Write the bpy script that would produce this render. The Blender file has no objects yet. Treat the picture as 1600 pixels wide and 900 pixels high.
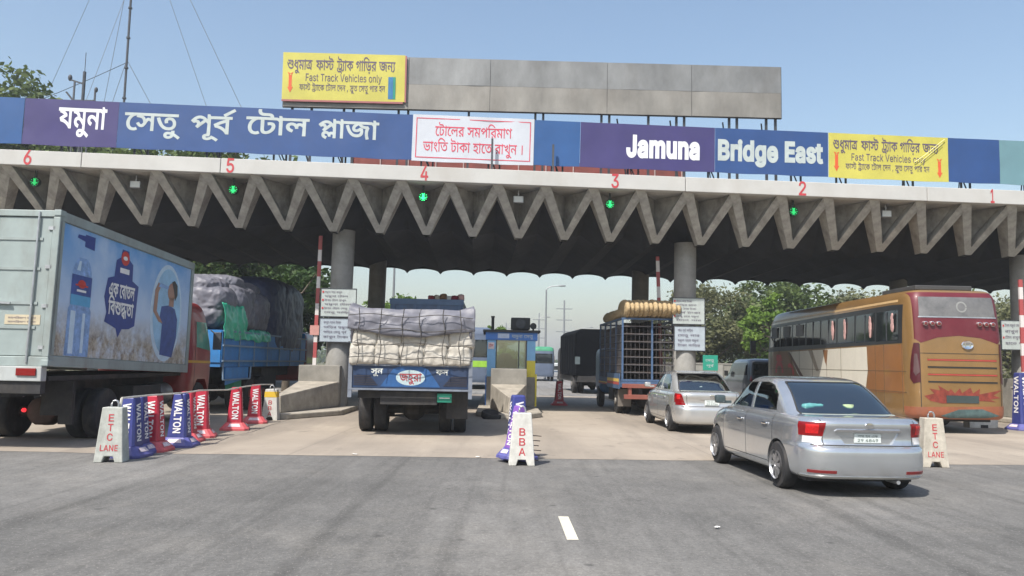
import bpy, bmesh, math, random
from mathutils import Vector, Matrix, noise
from mathutils.geometry import delaunay_2d_cdt
R = math.radians
SC = bpy.context.scene
COL = SC.collection

# ------------------------------------------------------------------ camera, sky, sun, exposure
cam_data = bpy.data.cameras.new('camera')
cam_data.sensor_width = 36.0
cam_data.lens = 36.0 * 1250.0 / 1600.0
cam_data.clip_start = 0.1
cam_data.clip_end = 6000
cam = bpy.data.objects.new('camera', cam_data)
COL.objects.link(cam)
_p, _r = 0.0927, 0.020
_fw = Vector((0, math.cos(_p), math.sin(_p)))
_rt = Vector((1, 0, 0))
_up = _rt.cross(_fw)
_x = math.cos(_r) * _rt + math.sin(_r) * _up
_y = -math.sin(_r) * _rt + math.cos(_r) * _up
_m = Matrix((_x, _y, -_fw)).transposed().to_4x4()
_m.translation = (0, 0, 1.58)
cam.matrix_world = _m
SC.camera = cam

TO_SUN = Vector((-0.42, -0.60, 1.0)).normalized()
world = bpy.data.worlds.new('World')
SC.world = world
world.use_nodes = True
_nt = world.node_tree
_bg = _nt.nodes['Background']
_sky = _nt.nodes.new('ShaderNodeTexSky')
_sky.sky_type = 'NISHITA'
_sky.sun_disc = False
_sky.sun_elevation = math.asin(TO_SUN.z)
_sky.sun_rotation = math.atan2(TO_SUN.x, TO_SUN.y)
_sky.altitude = 0
_sky.air_density = 1.35
_sky.dust_density = 2.3
_sky.ozone_density = 1.8
_nt.links.new(_sky.outputs[0], _bg.inputs[0])
_bg.inputs[1].default_value = 0.142
sun_data = bpy.data.lights.new('sun', 'SUN')
sun_data.energy = 4.8
sun_data.angle = R(0.6)
sun_data.color = (1.0, 0.955, 0.885)
sun = bpy.data.objects.new('sun', sun_data)
COL.objects.link(sun)
sun.rotation_euler = TO_SUN.to_track_quat('Z', 'Y').to_euler()
SC.view_settings.view_transform = 'Standard'
SC.view_settings.look = 'None'
SC.view_settings.gamma = 1.0
SC.view_settings.use_curve_mapping = False
SC.view_settings.exposure = 0.38
SC.cycles.max_bounces = 8
SC.cycles.transparent_max_bounces = 12

HAZE = 0.0011
GLYPHS = {
'45': (626, '636,622 636,551 531,551 531,0 454,0 410,53 361,98 306,138 243,170 170,195 84,212 48,303 80,324 113,343 147,362 182,380 218,398 252,414 211,441 164,466 111,486 48,502 79,570 81,551 -10,551 -10,622/454,551 135,551 114,560 156,547 198,528 240,505 278,480 310,456 336,432 341,376 304,359 266,341 227,322 190,303 155,284 125,265 113,280 194,264 264,240 324,209 378,172 426,130 470,83 457,79 456,101 455,124 454,148 454,171'),
'44': (622, '632,622 632,551 527,551 527,0 450,0 450,135 468,82 433,133 398,180 361,221 322,253 281,274 236,281 202,276 174,262 154,238 148,205 154,175 172,150 202,129 243,111 218,34 169,55 130,80 102,108 82,140 70,173 66,208 72,252 90,288 116,316 150,336 186,349 223,353 279,348 328,331 371,305 408,272 441,233 471,189 454,186 452,209 451,232 450,256 450,281 450,551 -10,551 -10,622/299,323 299,317 298,311 298,305 297,299 221,322 215,374 201,415 178,446 144,468 98,484 38,494 51,566 97,553 142,546 182,534 217,515 246,490 269,459 286,420 296,375'),
'57': (0, '-286,-266 -314,-263 -345,-254 -375,-240 -400,-218 -416,-189 -422,-151 -412,-105 -383,-70 -354,-53 -317,-42 -274,-39 -213,-45 -154,-62 -96,-88 -38,-124 24,-167 89,-217 44,-271 -20,-220 -78,-178 -132,-146 -182,-122 -231,-108 -279,-103 -310,-106 -333,-117 -346,-133 -351,-153 -346,-177 -332,-192 -310,-201 -286,-204 -253,-200 -226,-188 -207,-171 -192,-150 -182,-127 -176,-102 -173,-79 -172,-59 -172,8 -95,8 -95,-45 -97,-75 -102,-110 -111,-148 -128,-184 -152,-216 -185,-242 -229,-260'),
'39': (604, '614,622 614,551 509,551 509,0 432,0 432,243 448,187 414,231 376,270 336,303 296,329 256,346 216,351 182,346 154,332 134,307 128,274 133,246 149,222 176,202 214,184 176,113 122,142 80,180 55,226 46,277 52,322 70,358 96,387 130,407 166,419 204,423 254,418 299,405 341,384 380,356 416,322 451,284 437,280 434,303 433,326 432,348 432,371 432,551 -10,551 -10,622'),
'54': (266, '276,622 276,551 171,551 171,0 94,0 94,469 79,500 58,527 32,545 -2,551 -10,551 -10,622 5,622 30,618 55,606 78,587 97,559 96,567 95,582 94,599 94,613 94,688 148,688 170,622'),
'61': (346, '356,622 356,551 336,551 304,540 269,520 234,494 201,460 172,419 148,372 133,320 128,262 133,197 150,148 174,111 203,87 235,74 267,69 290,70 309,74 327,81 348,92 383,31 356,14 326,3 295,-3 264,-5 205,3 152,28 109,68 76,120 56,185 49,260 57,338 80,408 116,470 164,521 219,561 280,588 216,555 197,553 177,552 155,551 130,551 -10,551 -10,622'),
'50': (682, '692,622 692,551 587,551 587,0 510,0 510,353 533,290 504,326 480,353 457,370 436,375 422,373 410,367 397,355 383,336 366,308 343,268 317,223 294,188 271,160 248,142 220,131 188,127 162,130 136,138 112,153 88,174 62,205 35,244 96,281 121,241 141,218 160,207 180,203 197,206 212,214 229,228 246,250 266,281 289,321 312,354 338,400 362,428 387,444 415,449 446,444 474,430 503,407 536,374 516,373 513,395 511,416 510,437 510,458 510,551 -10,551 -10,622/271,271 261,332 250,379 236,414 214,441 184,461 146,476 98,486 38,495 53,571 107,551 159,541 202,528 236,512 264,492 284,466 299,436 309,400 315,356'),
'35': (707, '407,50 328,60 254,90 208,123 166,167 126,222 91,290 58,371 29,466 105,486 142,373 182,282 226,212 278,164 337,136 405,126 448,129 484,138 513,151 536,170 552,193 564,218 571,247 573,278 569,318 557,354 538,385 512,409 480,424 444,429 410,425 386,412 373,392 369,367 370,357 371,346 374,334 378,321 301,306 296,325 292,343 289,361 288,380 293,416 308,446 331,469 362,486 398,496 440,500 498,493 549,472 591,437 623,392 643,337 650,274 643,214 624,160 590,115 543,80 482,58/717,622 717,551 -10,551 -10,622'),
'40': (716, '726,622 726,551 621,551 621,0 544,0 544,396 566,332 527,388 491,434 458,473 426,504 396,527 365,544 333,553 298,556 260,552 226,541 194,524 166,501 140,475 116,447 108,445 124,454 140,460 156,464 174,465 209,462 238,451 259,434 279,398 286,356 286,345 285,335 284,326 282,320 265,326 277,339 288,351 299,363 312,375 324,387 337,400 461,516 510,463 226,195 167,250 249,328 213,285 183,262 197,280 208,298 216,319 219,343 215,366 204,383 186,394 160,398 144,397 129,394 114,388 98,380 22,452 62,502 104,544 147,580 192,606 240,623 291,629 344,624 392,608 436,582 479,546 522,499 567,441 549,446 546,471 545,498 544,527 544,558 544,688 597,688 620,622'),
'58': (0, '-177,-241 -207,-238 -238,-230 -265,-217 -288,-197 -303,-170 -308,-137 -304,-106 -290,-81 -268,-62 -224,-43 -172,-36 -172,8 -95,8 -95,-56 -128,-102 -136,-101 -144,-100 -154,-100 -165,-100 -195,-102 -217,-110 -230,-122 -235,-140 -231,-157 -219,-169 -201,-176 -179,-179 -139,-174 -103,-159 -70,-135 -38,-102 10,-125 62,-154 115,-186 163,-218 121,-271 84,-244 46,-220 10,-199 -22,-183 -43,-200 -66,-214 -91,-226 -118,-234 -146,-239'),
'42': (596, '606,622 606,551 501,551 501,0 424,0 388,58 342,110 285,157 221,196 151,225 76,243 37,339 135,394 236,444 340,488 447,524 424,482 424,551 -10,551 -10,622/424,474 445,446 367,418 285,384 204,346 130,304 186,288 245,263 304,230 358,190 404,142 438,88 429,88 427,111 426,134 424,159 424,189'),
'131': (0, '-254,707 72,917 110,860 -209,644'),
'30': (567, '577,622 577,551 172,551 172,205 173,168 177,143 182,128 189,117 212,101 244,96 282,101 318,115 351,136 379,162 405,194 424,228 435,263 439,299 435,327 423,348 402,360 370,364 358,364 344,362 330,360 317,357 306,428 325,432 346,436 367,438 389,439 424,436 455,425 481,407 500,381 513,346 517,303 510,245 488,188 455,137 415,95 376,66 334,44 289,29 239,24 205,27 176,35 151,48 132,63 117,84 106,109 98,143 95,191 95,551 -10,551 -10,622/395,622 390,657 376,681 351,694 315,699 221,699 163,701 120,708 88,720 60,736 36,759 20,788 9,821 6,859 6,872 8,884 9,898 11,912 85,907 83,897 82,888 81,879 81,869 82,848 86,830 91,814 100,802 117,788 140,778 173,773 216,771 294,771 342,769 378,763 407,752 431,734 446,715 457,690 464,660 467,622'),
'47': (731, '741,622 741,551 636,551 636,0 559,0 559,335 565,309 542,338 518,360 493,374 465,379 450,378 434,374 420,366 408,353 401,334 398,307 398,297 398,288 399,279 400,271 335,266 328,304 313,336 293,361 269,379 242,390 213,394 188,391 167,384 150,371 138,356 130,337 128,316 135,279 158,248 193,222 241,201 214,127 168,145 128,168 94,197 68,232 52,273 46,320 52,362 68,398 94,426 127,448 166,462 208,466 257,461 299,446 336,421 369,384 354,383 369,412 392,434 422,447 452,451 486,448 514,437 541,420 571,397 562,382 561,403 560,424 559,445 559,467 559,551 -10,551 -10,622'),
'380': (716, '291,629 349,623 400,604 447,574 494,530 543,473 600,401 545,362 510,410 478,450 448,484 418,510 390,531 360,545 329,553 295,556 259,553 225,545 193,532 164,516 138,498 114,478 106,477 123,485 140,492 160,496 182,497 214,494 239,483 258,466 275,434 281,396 281,388 280,380 280,371 278,363 169,299 188,317 203,336 213,357 216,383 213,401 203,418 186,430 160,434 144,433 128,428 111,422 95,413 22,485 62,525 104,560 147,589 192,610 240,624/498,474 216,238 162,297 254,368 266,370 277,380 288,390 298,399 309,408 320,418 333,428 451,526/726,622 726,551 621,551 621,231 544,231 544,396 549,446 546,471 545,498 544,527 544,558 544,688 597,688 620,622/271,228 310,224 346,212 377,191 400,164 413,184 430,198 450,205 473,208 502,204 529,194 556,176 583,154 545,169 544,180 544,192 544,203 544,214 544,256 621,255 621,0 544,0 544,164 577,78 553,103 531,123 509,136 485,140 466,137 450,128 440,111 436,86 436,77 436,69 437,61 438,54 377,51 365,97 344,132 314,153 278,160 252,156 234,145 222,128 218,109 223,84 238,64 263,46 302,29 273,-39 219,-14 176,18 156,45 144,76 140,113 149,158 177,195 219,220'),
'27': (917, '401,63 343,68 288,84 236,111 186,152 141,206 100,276 62,362 29,465 105,485 141,374 181,286 226,219 278,174 337,148 404,139 449,143 487,153 516,171 537,196 550,228 554,268 552,297 546,321 538,341 530,358 590,358 561,330 532,306 500,286 466,270 430,260 391,257 354,261 322,272 295,290 275,316 262,347 258,384 266,428 289,474 331,516 394,553 373,552 348,552 323,551 298,551 -10,551 -10,622 927,622 927,551 614,551 591,551 571,552 552,553 535,554 461,518 408,485 372,455 350,428 339,404 335,380 339,356 351,340 368,331 387,328 423,332 455,346 487,367 523,396 609,365 617,343 624,316 628,285 630,254 624,206 608,160 578,121 534,90 476,70/801,205 803,157 809,111 820,63 836,10 761,-7 745,50 733,106 726,163 723,222 725,272 732,317 743,356 755,388 685,393 626,408 576,430 536,460 503,498 475,543 551,559 569,532 592,508 620,487 655,472 698,462 751,459 765,459 778,460 792,461 806,462 845,392 824,348 811,304 804,258'),
'46': (596, '606,622 606,551 501,551 501,0 424,0 388,58 342,110 285,157 221,196 151,225 76,243 37,339 135,394 236,444 340,488 447,524 424,482 424,551 -10,551 -10,622/424,474 445,446 367,418 285,384 204,346 130,304 186,288 245,263 304,230 358,190 404,142 438,88 429,88 427,111 426,134 424,159 424,189/185,-6 162,-2 142,10 129,28 125,52 129,76 142,95 162,108 185,112 208,108 228,95 241,76 245,52 241,28 228,10 208,-2'),
'55': (266, '276,622 276,551 171,551 171,0 94,0 94,551 -10,551 -10,622 82,622 66,642 50,662 34,683 20,704 55,760 93,812 136,855 185,888 244,910 313,917 365,914 414,904 463,888 510,866 557,840 605,808 654,771 705,731 663,677 597,728 538,770 484,802 432,826 380,839 325,844 274,839 230,825 192,802 160,772 131,735 106,693 116,677 128,660 143,642 160,622'),
'34': (620, '630,622 630,551 525,551 525,0 448,0 448,425 468,363 423,424 381,472 340,510 301,536 262,551 222,556 193,553 168,544 149,530 134,512 125,489 122,463 126,434 138,409 158,389 186,374 225,363 275,355 269,272 207,282 152,300 105,328 70,364 48,408 40,462 46,512 64,554 92,586 127,610 168,624 211,629 261,624 306,611 347,589 388,558 428,520 470,473 454,477 451,497 450,522 448,550 448,576 448,688 501,688 524,622'),
'43': (721, '422,43 359,48 300,64 245,92 194,134 146,191 103,264 64,355 29,465 105,485 130,403 157,332 186,272 235,203 290,156 351,128 420,119 469,124 510,138 544,161 568,190 583,226 588,267 586,296 582,321 575,344 566,364 554,383 542,398 590,476 623,422 646,369 660,317 664,266 657,206 636,152 602,107 554,72 495,50/384,284 328,292 285,316 258,353 249,402 251,425 256,448 263,468 271,486 351,462 344,451 338,437 334,422 332,406 336,383 347,367 364,358 386,355 407,357 428,363 450,375 474,394 499,424 527,466 590,476 582,422 554,381 526,346 495,320 462,300 425,288/731,622 731,551 -10,551 -10,622'),
'6': (438, '123,314 184,272 242,224 296,169 346,111 388,51 424,-8 359,-41 318,19 278,72 235,121 188,166 135,208 73,250/78,486 83,524 96,558 118,585 147,605 181,618 219,622 257,618 291,605 320,585 342,558 355,524 360,486 355,448 342,414 320,386 291,366 257,353 219,349 181,353 147,366 118,386 96,414 83,447/147,486 152,456 168,433 191,419 219,414 248,419 271,434 286,456 291,486 286,516 271,538 248,552 219,557 191,552 168,538 152,515'),
'20': (807, '817,622 817,551 492,551 492,489 492,473 492,0 415,0 380,57 334,111 278,159 216,198 147,227 76,243 37,339 134,392 231,439 331,480 437,517 415,475 415,551 -10,551 -10,622/415,467 436,438 384,422 330,401 277,378 224,353 175,328 130,304 187,288 246,262 302,228 354,186 398,140 428,90 420,88 418,111 416,134 415,159 415,189/761,288 758,256 748,226 731,199 705,177 670,163 625,158 609,158 594,159 580,160 566,163 572,235 579,234 586,234 596,233 606,233 646,238 668,252 679,272 683,296 677,330 660,360 632,386 592,409 541,426 479,438 482,513 556,499 622,474 679,440 723,396 752,346'),
'51': (530, '242,500 313,493 370,474 412,444 441,406 458,366 464,325 458,274 438,231 406,195 362,168 305,150 236,141 246,152 292,136 341,115 391,89 442,60 492,26 540,-10 494,-63 435,-20 380,16 329,48 279,75 228,98 173,119 113,137 46,154 61,223 95,214 128,208 164,205 207,204 270,208 316,221 349,240 370,265 381,292 385,320 381,353 368,380 346,402 302,423 247,430 214,428 189,423 170,414 158,402 150,388 148,370 148,362 150,354 152,345 154,338 81,323 76,338 73,354 71,370 70,384 76,418 92,447 118,470 152,486 194,497/175,465 165,495 145,522 114,542 73,556 97,601 143,589 191,566 224,539 245,507 254,468/540,622 540,551 -10,551 -10,622'),
'21': (696, '706,622 706,551 601,551 601,0 524,0 494,40 460,79 422,116 380,149 334,179 283,204 227,224 166,238 142,331 190,296 276,276 348,248 407,213 456,175 495,136 526,97 525,120 524,143 524,167 524,193 524,688 577,688 600,622/450,470 442,416 418,372 381,335 332,308 274,288 209,276 162,285 142,331 216,340 274,354 319,375 350,400 369,431 375,466 372,496 361,522 343,547 316,571 371,625 402,592 428,554 444,514/182,430 127,438 85,462 58,499 49,548 51,570 56,592 63,612 71,628 147,607 140,596 135,582 131,568 130,552 134,529 144,514 161,504 182,501 202,503 224,509 246,521 270,541 293,571 316,612 371,625 373,575 351,534 325,498 295,470 262,448 224,434'),
'641': (379, '194,0 194,622 275,622 275,0'),
'456': (825, '440,629 477,624 508,610 536,584 562,542 616,608 677,622 707,594 733,560 751,519 757,471 751,421 732,376 703,337 665,303 619,274 566,250 535,323 595,350 642,382 663,406 677,436 681,470 678,495 670,518 655,540 633,559 682,581 582,459 521,457 509,502 492,532 468,550 439,556 422,554 406,548 393,539 382,526 376,510 374,490 380,461 398,438 430,422 476,416 471,339 421,347 382,364 352,387 331,418 319,453 315,493 319,536 332,570 353,596 378,614 408,625/207,629 242,625 275,614 304,594 328,565 343,527 348,480 344,445 332,411 312,381 282,358 244,342 196,337 189,414 238,420 268,438 284,462 289,486 284,515 268,538 241,551 203,556 186,555 172,553 157,550 141,545 133,620 153,624 171,627 188,628/519,32 414,43 316,75 255,109 199,155 148,213 102,283 62,367 28,464 102,487 133,403 167,331 205,270 246,219 292,178 342,147 424,118 517,108 586,115 640,134 666,156 682,183 687,218 680,256 661,286 632,311 596,330 677,363 716,335 745,300 762,259 768,212 760,161 738,118 702,82 652,54 591,38'),
'38': (596, '606,622 606,551 501,551 501,0 424,0 388,58 342,110 285,157 221,196 151,225 76,243 37,339 135,394 236,444 340,488 447,524 424,482 424,622/424,474 445,446 367,418 285,384 204,346 130,304 186,288 245,263 304,230 358,190 404,142 438,88 429,88 427,111 426,134 424,159 424,189/240,629 252,629 266,628 280,626 293,624 287,552 280,553 272,554 263,554 251,554 224,551 204,542 192,527 188,509 194,485 211,464 243,445 293,423 233,378 198,398 167,418 142,441 124,466 113,494 109,524 112,550 123,575 141,597 166,614 199,625'),
'219': (715, '471,528 506,526 534,521 557,512 577,500 596,482 609,460 617,430 620,389 620,0 543,0 530,39 511,66 484,82 450,87 417,86 387,83 357,79 326,74 292,71 252,70 220,72 185,77 150,87 118,104 89,128 66,161 51,205 46,262 47,285 49,309 52,332 56,353 133,341 129,325 126,308 125,289 124,265 129,218 144,185 166,164 194,152 223,146 251,144 286,145 317,148 346,153 374,157 402,160 432,161 465,158 496,148 522,132 543,106 543,382 542,405 538,422 533,434 524,443 515,449 504,454 489,456 471,457 442,454 416,446 391,433 370,417 352,399 338,380 329,359 326,340 328,326 335,313 350,304 377,301 390,301 402,302 412,303 422,305 429,234 417,231 402,228 384,227 362,226 320,232 282,251 263,271 251,299 247,333 251,366 264,400 286,434 314,464 347,490 385,510 426,524/725,622 725,551 -10,551 -10,622'),
'41': (838, '848,622 848,551 130,551 114,560 156,547 198,528 240,505 278,480 310,456 336,432 341,376 304,359 266,341 227,322 190,303 155,284 125,265 114,282 187,264 251,241 307,214 357,181 403,143 447,99 446,116 446,134 445,152 445,171 445,510 458,510 512,508 564,501 614,489 660,471 702,446 739,414 761,387 778,358 788,324 792,288 789,256 778,226 761,199 735,177 700,163 655,158 640,158 626,159 611,160 597,163 602,234 609,233 617,232 626,232 636,232 676,237 700,251 710,272 714,296 708,329 691,359 662,386 624,409 577,425 522,434 522,0 445,0 402,52 354,98 301,137 240,168 168,194 84,212 48,303 80,324 113,343 147,362 182,380 218,398 252,414 211,441 164,466 111,486 48,502 79,570 81,551 -10,551 -10,622'),
'434': (983, '188,127 162,130 136,138 112,153 88,174 62,205 35,244 96,281 121,241 141,218 160,207 180,203 197,206 212,214 229,228 246,250 266,281 289,321 312,354 338,401 362,430 387,444 415,449 446,444 474,430 503,407 536,374 539,343 532,292 504,327 480,353 457,370 436,375 422,373 410,367 397,355 383,336 366,308 343,268 317,223 294,188 271,160 248,142 220,131/271,271 261,332 250,379 236,414 214,441 184,461 146,476 98,486 38,495 53,571 107,551 159,541 202,528 236,512 264,492 284,466 299,436 309,400 315,356/993,622 993,551 588,551 588,205 589,168 593,143 598,128 605,117 628,101 659,96 698,101 734,115 767,136 795,162 821,194 840,228 851,263 855,299 851,327 839,348 818,360 786,364 774,364 760,362 746,360 733,357 722,428 741,432 762,436 783,438 805,439 840,436 871,425 897,407 916,381 929,346 933,303 926,245 904,188 871,137 831,95 792,66 750,44 705,29 655,24 621,27 592,35 567,48 548,63 533,84 522,109 514,143 511,191 511,337 515,373 513,392 512,412 511,433 511,458 511,551 -10,551 -10,622/811,622 806,657 792,681 767,694 731,699 637,699 579,701 536,708 504,720 476,736 452,759 436,788 425,821 422,859 422,872 424,884 425,898 427,912 501,907 499,897 498,888 497,879 497,869 498,848 502,830 507,814 516,802 533,788 556,778 589,773 632,771 710,771 758,769 794,763 823,752 847,734 862,715 873,690 880,660 883,622'),
'214': (675, '685,622 685,551 279,551 279,220 280,182 284,158 290,142 296,132 319,116 351,111 389,116 425,130 458,151 486,177 512,209 530,243 542,278 546,314 542,342 530,362 509,375 477,379 464,378 450,377 437,375 424,372 413,443 432,448 452,451 474,453 496,454 531,450 562,440 588,422 608,396 620,362 624,318 621,278 610,240 595,203 574,169 549,138 521,110 482,81 441,58 396,44 346,39 312,42 282,50 258,62 239,78 224,99 212,124 205,158 202,206 202,551 -10,551 -10,622/502,622 497,657 482,681 458,694 422,699 328,699 270,701 228,708 195,720 167,736 143,759 126,788 116,821 113,859 113,872 114,884 116,898 118,912 192,907 190,897 189,888 188,879 188,869 189,848 192,830 198,814 207,802 224,788 248,778 280,773 323,771 401,771 448,769 485,763 514,752 538,734 553,715 564,690 571,660 574,622/576,-190 501,-190 484,-154 460,-126 430,-110 398,-104 368,-105 339,-108 310,-112 282,-116 253,-120 223,-121 190,-119 158,-112 127,-101 100,-84 76,-59 57,-27 45,14 41,64 42,92 45,119 49,142 53,158 130,148 126,128 122,108 120,86 119,64 122,26 132,-4 147,-24 167,-38 192,-46 221,-49 248,-48 275,-44 303,-40 332,-36 360,-33 388,-32 416,-35 444,-43 471,-59 499,-86 499,35 499,53 500,76 501,102 503,130 576,184'),
'202': (255, '265,622 265,551 195,551 255,573 219,542 193,514 176,487 165,460 160,430 158,395 160,361 166,325 174,287 182,248 189,208 191,166 189,131 183,96 172,64 154,34 128,8 92,-16 47,-36 -10,-52 -31,17 25,34 64,54 89,79 104,106 111,136 113,168 111,208 105,246 97,284 88,321 82,358 80,393 82,429 87,460 96,488 111,514 131,542 157,572 172,551 -10,551 -10,622'),
'22': (656, '484,0 484,425 505,362 471,409 440,448 410,482 381,509 353,530 324,544 294,553 263,556 215,549 178,528 147,499 120,465 106,457 124,469 149,478 180,485 216,487 258,482 290,469 315,449 332,424 343,396 346,369 336,313 306,264 255,217 182,172 131,245 182,269 226,296 256,328 266,365 262,385 249,402 228,413 200,417 175,416 152,411 128,403 103,392 22,458 54,507 88,548 125,583 164,608 208,624 255,629 303,625 346,612 388,590 428,559 467,520 507,472 489,483 487,501 486,526 484,555 484,585 484,688 537,688 560,622 666,622 666,551 561,551 561,0'),
'32': (712, '722,622 722,551 356,551 356,372 358,347 365,330 376,319 393,316 412,319 432,328 454,344 477,366 502,396 529,433 589,442 617,394 638,345 652,295 656,245 649,185 628,132 594,87 548,53 488,31 417,24 353,30 294,47 239,77 189,122 143,181 101,258 63,352 29,465 105,485 130,398 156,324 184,262 231,188 284,138 344,110 413,100 462,104 503,118 536,140 561,169 575,204 580,243 577,285 568,320 553,349 535,373 581,392 551,346 520,308 488,279 456,258 425,246 394,242 372,244 351,248 332,257 317,268 302,285 290,308 282,342 279,393 279,551 -10,551 -10,622'),
'52': (0, '-255,-183 -278,-179 -298,-167 -311,-148 -315,-125 -311,-101 -298,-82 -278,-69 -255,-65 -232,-69 -212,-82 -199,-101 -195,-125 -199,-148 -212,-167 -232,-179'),
'37': (603, '613,622 613,551 159,551 159,253 145,273 188,316 236,357 289,394 347,428 409,459 475,486 540,422 523,388 510,354 500,320 492,285 488,247 487,205 489,157 495,111 506,63 522,10 447,-7 431,50 419,106 412,163 409,222 410,262 415,299 422,333 432,364 442,389 453,410 465,405 409,380 354,349 300,314 248,273 195,227 141,175 82,215 82,551 -10,551 -10,622'),
'221': (720, '730,622 730,551 276,551 276,253 262,273 328,337 406,394 494,445 592,486 657,422 640,387 626,352 616,317 609,280 605,240 604,196 605,152 608,113 612,76 619,40 628,2 639,-40 564,-59 543,45 536,85 530,126 527,171 526,223 528,261 532,298 539,332 548,364 559,390 570,410 582,405 526,380 471,349 418,314 365,273 312,227 258,175 199,215 199,551 -10,551 -10,622/422,100 459,96 496,86 530,68 562,40 564,-59 546,-20 517,7 480,23 435,28 404,26 372,22 340,15 306,8 270,3 231,1 199,3 166,10 135,21 106,38 82,60 62,89 50,124 46,167 47,186 49,204 52,220 55,232 132,223 128,211 126,198 124,184 124,169 127,139 137,114 153,96 174,83 200,76 230,73 262,75 293,80 323,87 354,94 387,98'),
'597': (263, '190,116 197,105 187,69 174,32 160,-6 146,-44 130,-82 113,-119 46,-119 60,-59 74,2 85,62 93,116'),
'16': (758, '511,628 549,626 580,620 605,609 626,594 643,576 656,554 664,527 667,490 667,0 592,0 582,27 569,49 552,66 532,78 509,85 481,87 446,86 414,83 382,79 350,74 313,71 272,70 237,72 199,78 161,88 125,106 93,132 68,168 52,217 46,278 47,303 50,328 54,354 58,377 135,366 131,350 128,330 125,307 124,280 127,240 137,209 152,185 172,168 195,156 221,149 248,145 276,144 324,146 368,152 412,159 461,161 501,158 536,148 566,132 590,106 590,463 589,495 585,516 578,530 569,542 546,553 514,557 479,553 446,541 415,523 388,500 365,474 348,446 337,419 333,393 334,383 337,372 343,362 354,353 370,347 392,345 403,345 413,346 423,347 434,348 441,278 429,274 414,272 397,270 376,270 330,278 290,300 270,324 258,354 254,392 259,432 274,474 299,513 331,550 370,582 414,606 461,623'),
'350': (779, '789,622 789,551 159,551 159,253 145,273 211,337 289,394 378,445 475,486 522,439 522,228 445,197 445,431 465,405 409,380 354,349 300,314 248,273 195,227 141,175 82,215 82,551 -10,551 -10,622/703,69 704,32 709,-4 716,-41 727,-81 658,-98 646,-53 637,-9 631,34 629,75 630,114 634,150 641,188 653,229 655,213 620,203 583,192 545,179 510,166 490,161 419,135 352,108 292,79 238,52 249,60 303,45 354,25 402,-1 448,-36 447,-18 446,3 445,23 445,38 445,162 522,189 522,-117 445,-117 407,-82 368,-54 328,-32 286,-16 242,-4 195,6 159,85 205,111 254,136 305,160 360,184 416,206 474,228 500,235 546,252 592,267 638,281 681,292 735,237 720,194 710,151 705,109'),
'-': (648, '482,351 482,270 163,270 163,351'),
'.': (269, '136,-6 111,-2 90,13 75,34 70,60 75,85 90,106 111,121 136,125 162,121 183,106 197,85 202,60 197,34 183,13 162,-2'),
'd0': (648, '324,-10 273,-5 227,10 186,34 151,68 122,110 99,162 83,221 73,288 69,363 73,438 83,505 100,565 123,616 152,659 187,693 227,718 273,732 324,737 375,732 421,718 462,693 497,659 526,616 549,565 566,505 576,438 579,363 576,288 566,221 549,162 526,110 498,68 463,34 422,10 376,-5/324,71 358,75 388,87 415,106 437,132 456,165 471,206 482,252 488,305 490,363 488,422 482,475 471,522 456,562 437,596 415,622 388,641 358,653 324,657 291,653 260,641 234,622 211,596 192,562 177,522 167,475 160,422 158,363 160,305 167,252 177,206 192,165 211,132 234,106 260,87 291,75'),
'd1': (648, '110,0 110,78 560,78 560,0/396,728 396,0 305,0 305,642 300,642 124,511 124,611 282,728'),
'd2': (648, '92,0 92,67 334,329 371,370 401,406 425,439 442,469 452,500 456,533 451,569 438,599 416,624 389,642 356,653 319,657 280,653 247,640 220,620 200,593 187,559 183,521 94,521 98,562 107,600 124,634 146,664 173,690 205,710 241,725 280,734 321,737 363,734 401,725 436,710 467,690 493,666 515,637 531,605 540,571 543,534 540,495 529,457 517,431 501,403 479,373 453,339 419,300 379,257 220,87 220,82 556,82 556,0'),
'd3': (648, '310,-10 267,-7 227,0 189,13 155,31 125,53 100,79 80,110 67,145 61,184 156,184 164,150 181,122 205,100 236,84 272,75 311,72 353,76 391,87 413,99 432,114 448,132 459,153 466,178 468,206 464,243 450,278 435,299 416,316 392,332 362,343 327,350 286,352 226,352 226,426 410,640 410,646 97,646 97,728 532,728 532,660 303,396 303,411 353,412 399,406 440,392 475,372 505,346 529,316 547,281 557,244 561,205 557,165 546,128 528,94 504,64 475,39 440,18 400,2 357,-7'),
'd4': (648, '59,148 59,224 349,728 440,728 157,235 157,229 589,229 589,148/402,0 402,170 402,206 402,454 490,454 490,0'),
'd5': (648, '315,-10 274,-7 236,1 201,15 169,34 142,57 120,84 103,115 92,148 87,184 177,184 184,153 199,126 221,103 248,86 280,75 315,72 344,74 370,81 394,92 415,108 433,127 448,149 459,174 465,201 467,231 465,261 458,289 447,315 431,338 413,357 391,373 366,385 339,392 310,395 276,392 241,384 210,372 185,356 98,367 141,728 524,728 524,646 219,646 194,434 198,434 224,451 255,464 290,473 327,476 375,472 419,458 458,436 492,407 520,371 541,330 554,283 558,232 555,188 544,146 527,108 503,74 474,45 440,22 402,4 361,-6'),
'd6': (648, '324,-10 281,-6 241,4 205,21 172,44 145,73 123,106 106,144 96,186 93,231 98,284 115,341 134,382 161,430 196,485 361,728 461,728 218,373 209,373 221,392 238,410 258,425 281,437 308,444 336,447 378,444 417,435 451,419 482,398 507,372 528,342 543,306 552,267 555,224 552,180 542,140 525,104 503,71 475,43 443,21 407,4 367,-6/324,70 351,72 376,79 398,90 427,114 448,145 462,182 467,224 465,253 459,280 448,304 427,335 398,358 376,369 351,375 324,377 285,373 250,358 221,335 199,305 185,268 181,226 185,183 199,145 213,123 230,105 250,90 272,79 297,72'),
'd7': (648, '139,0 462,640 462,646 89,646 89,728 559,728 559,641 236,0'),
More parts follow.
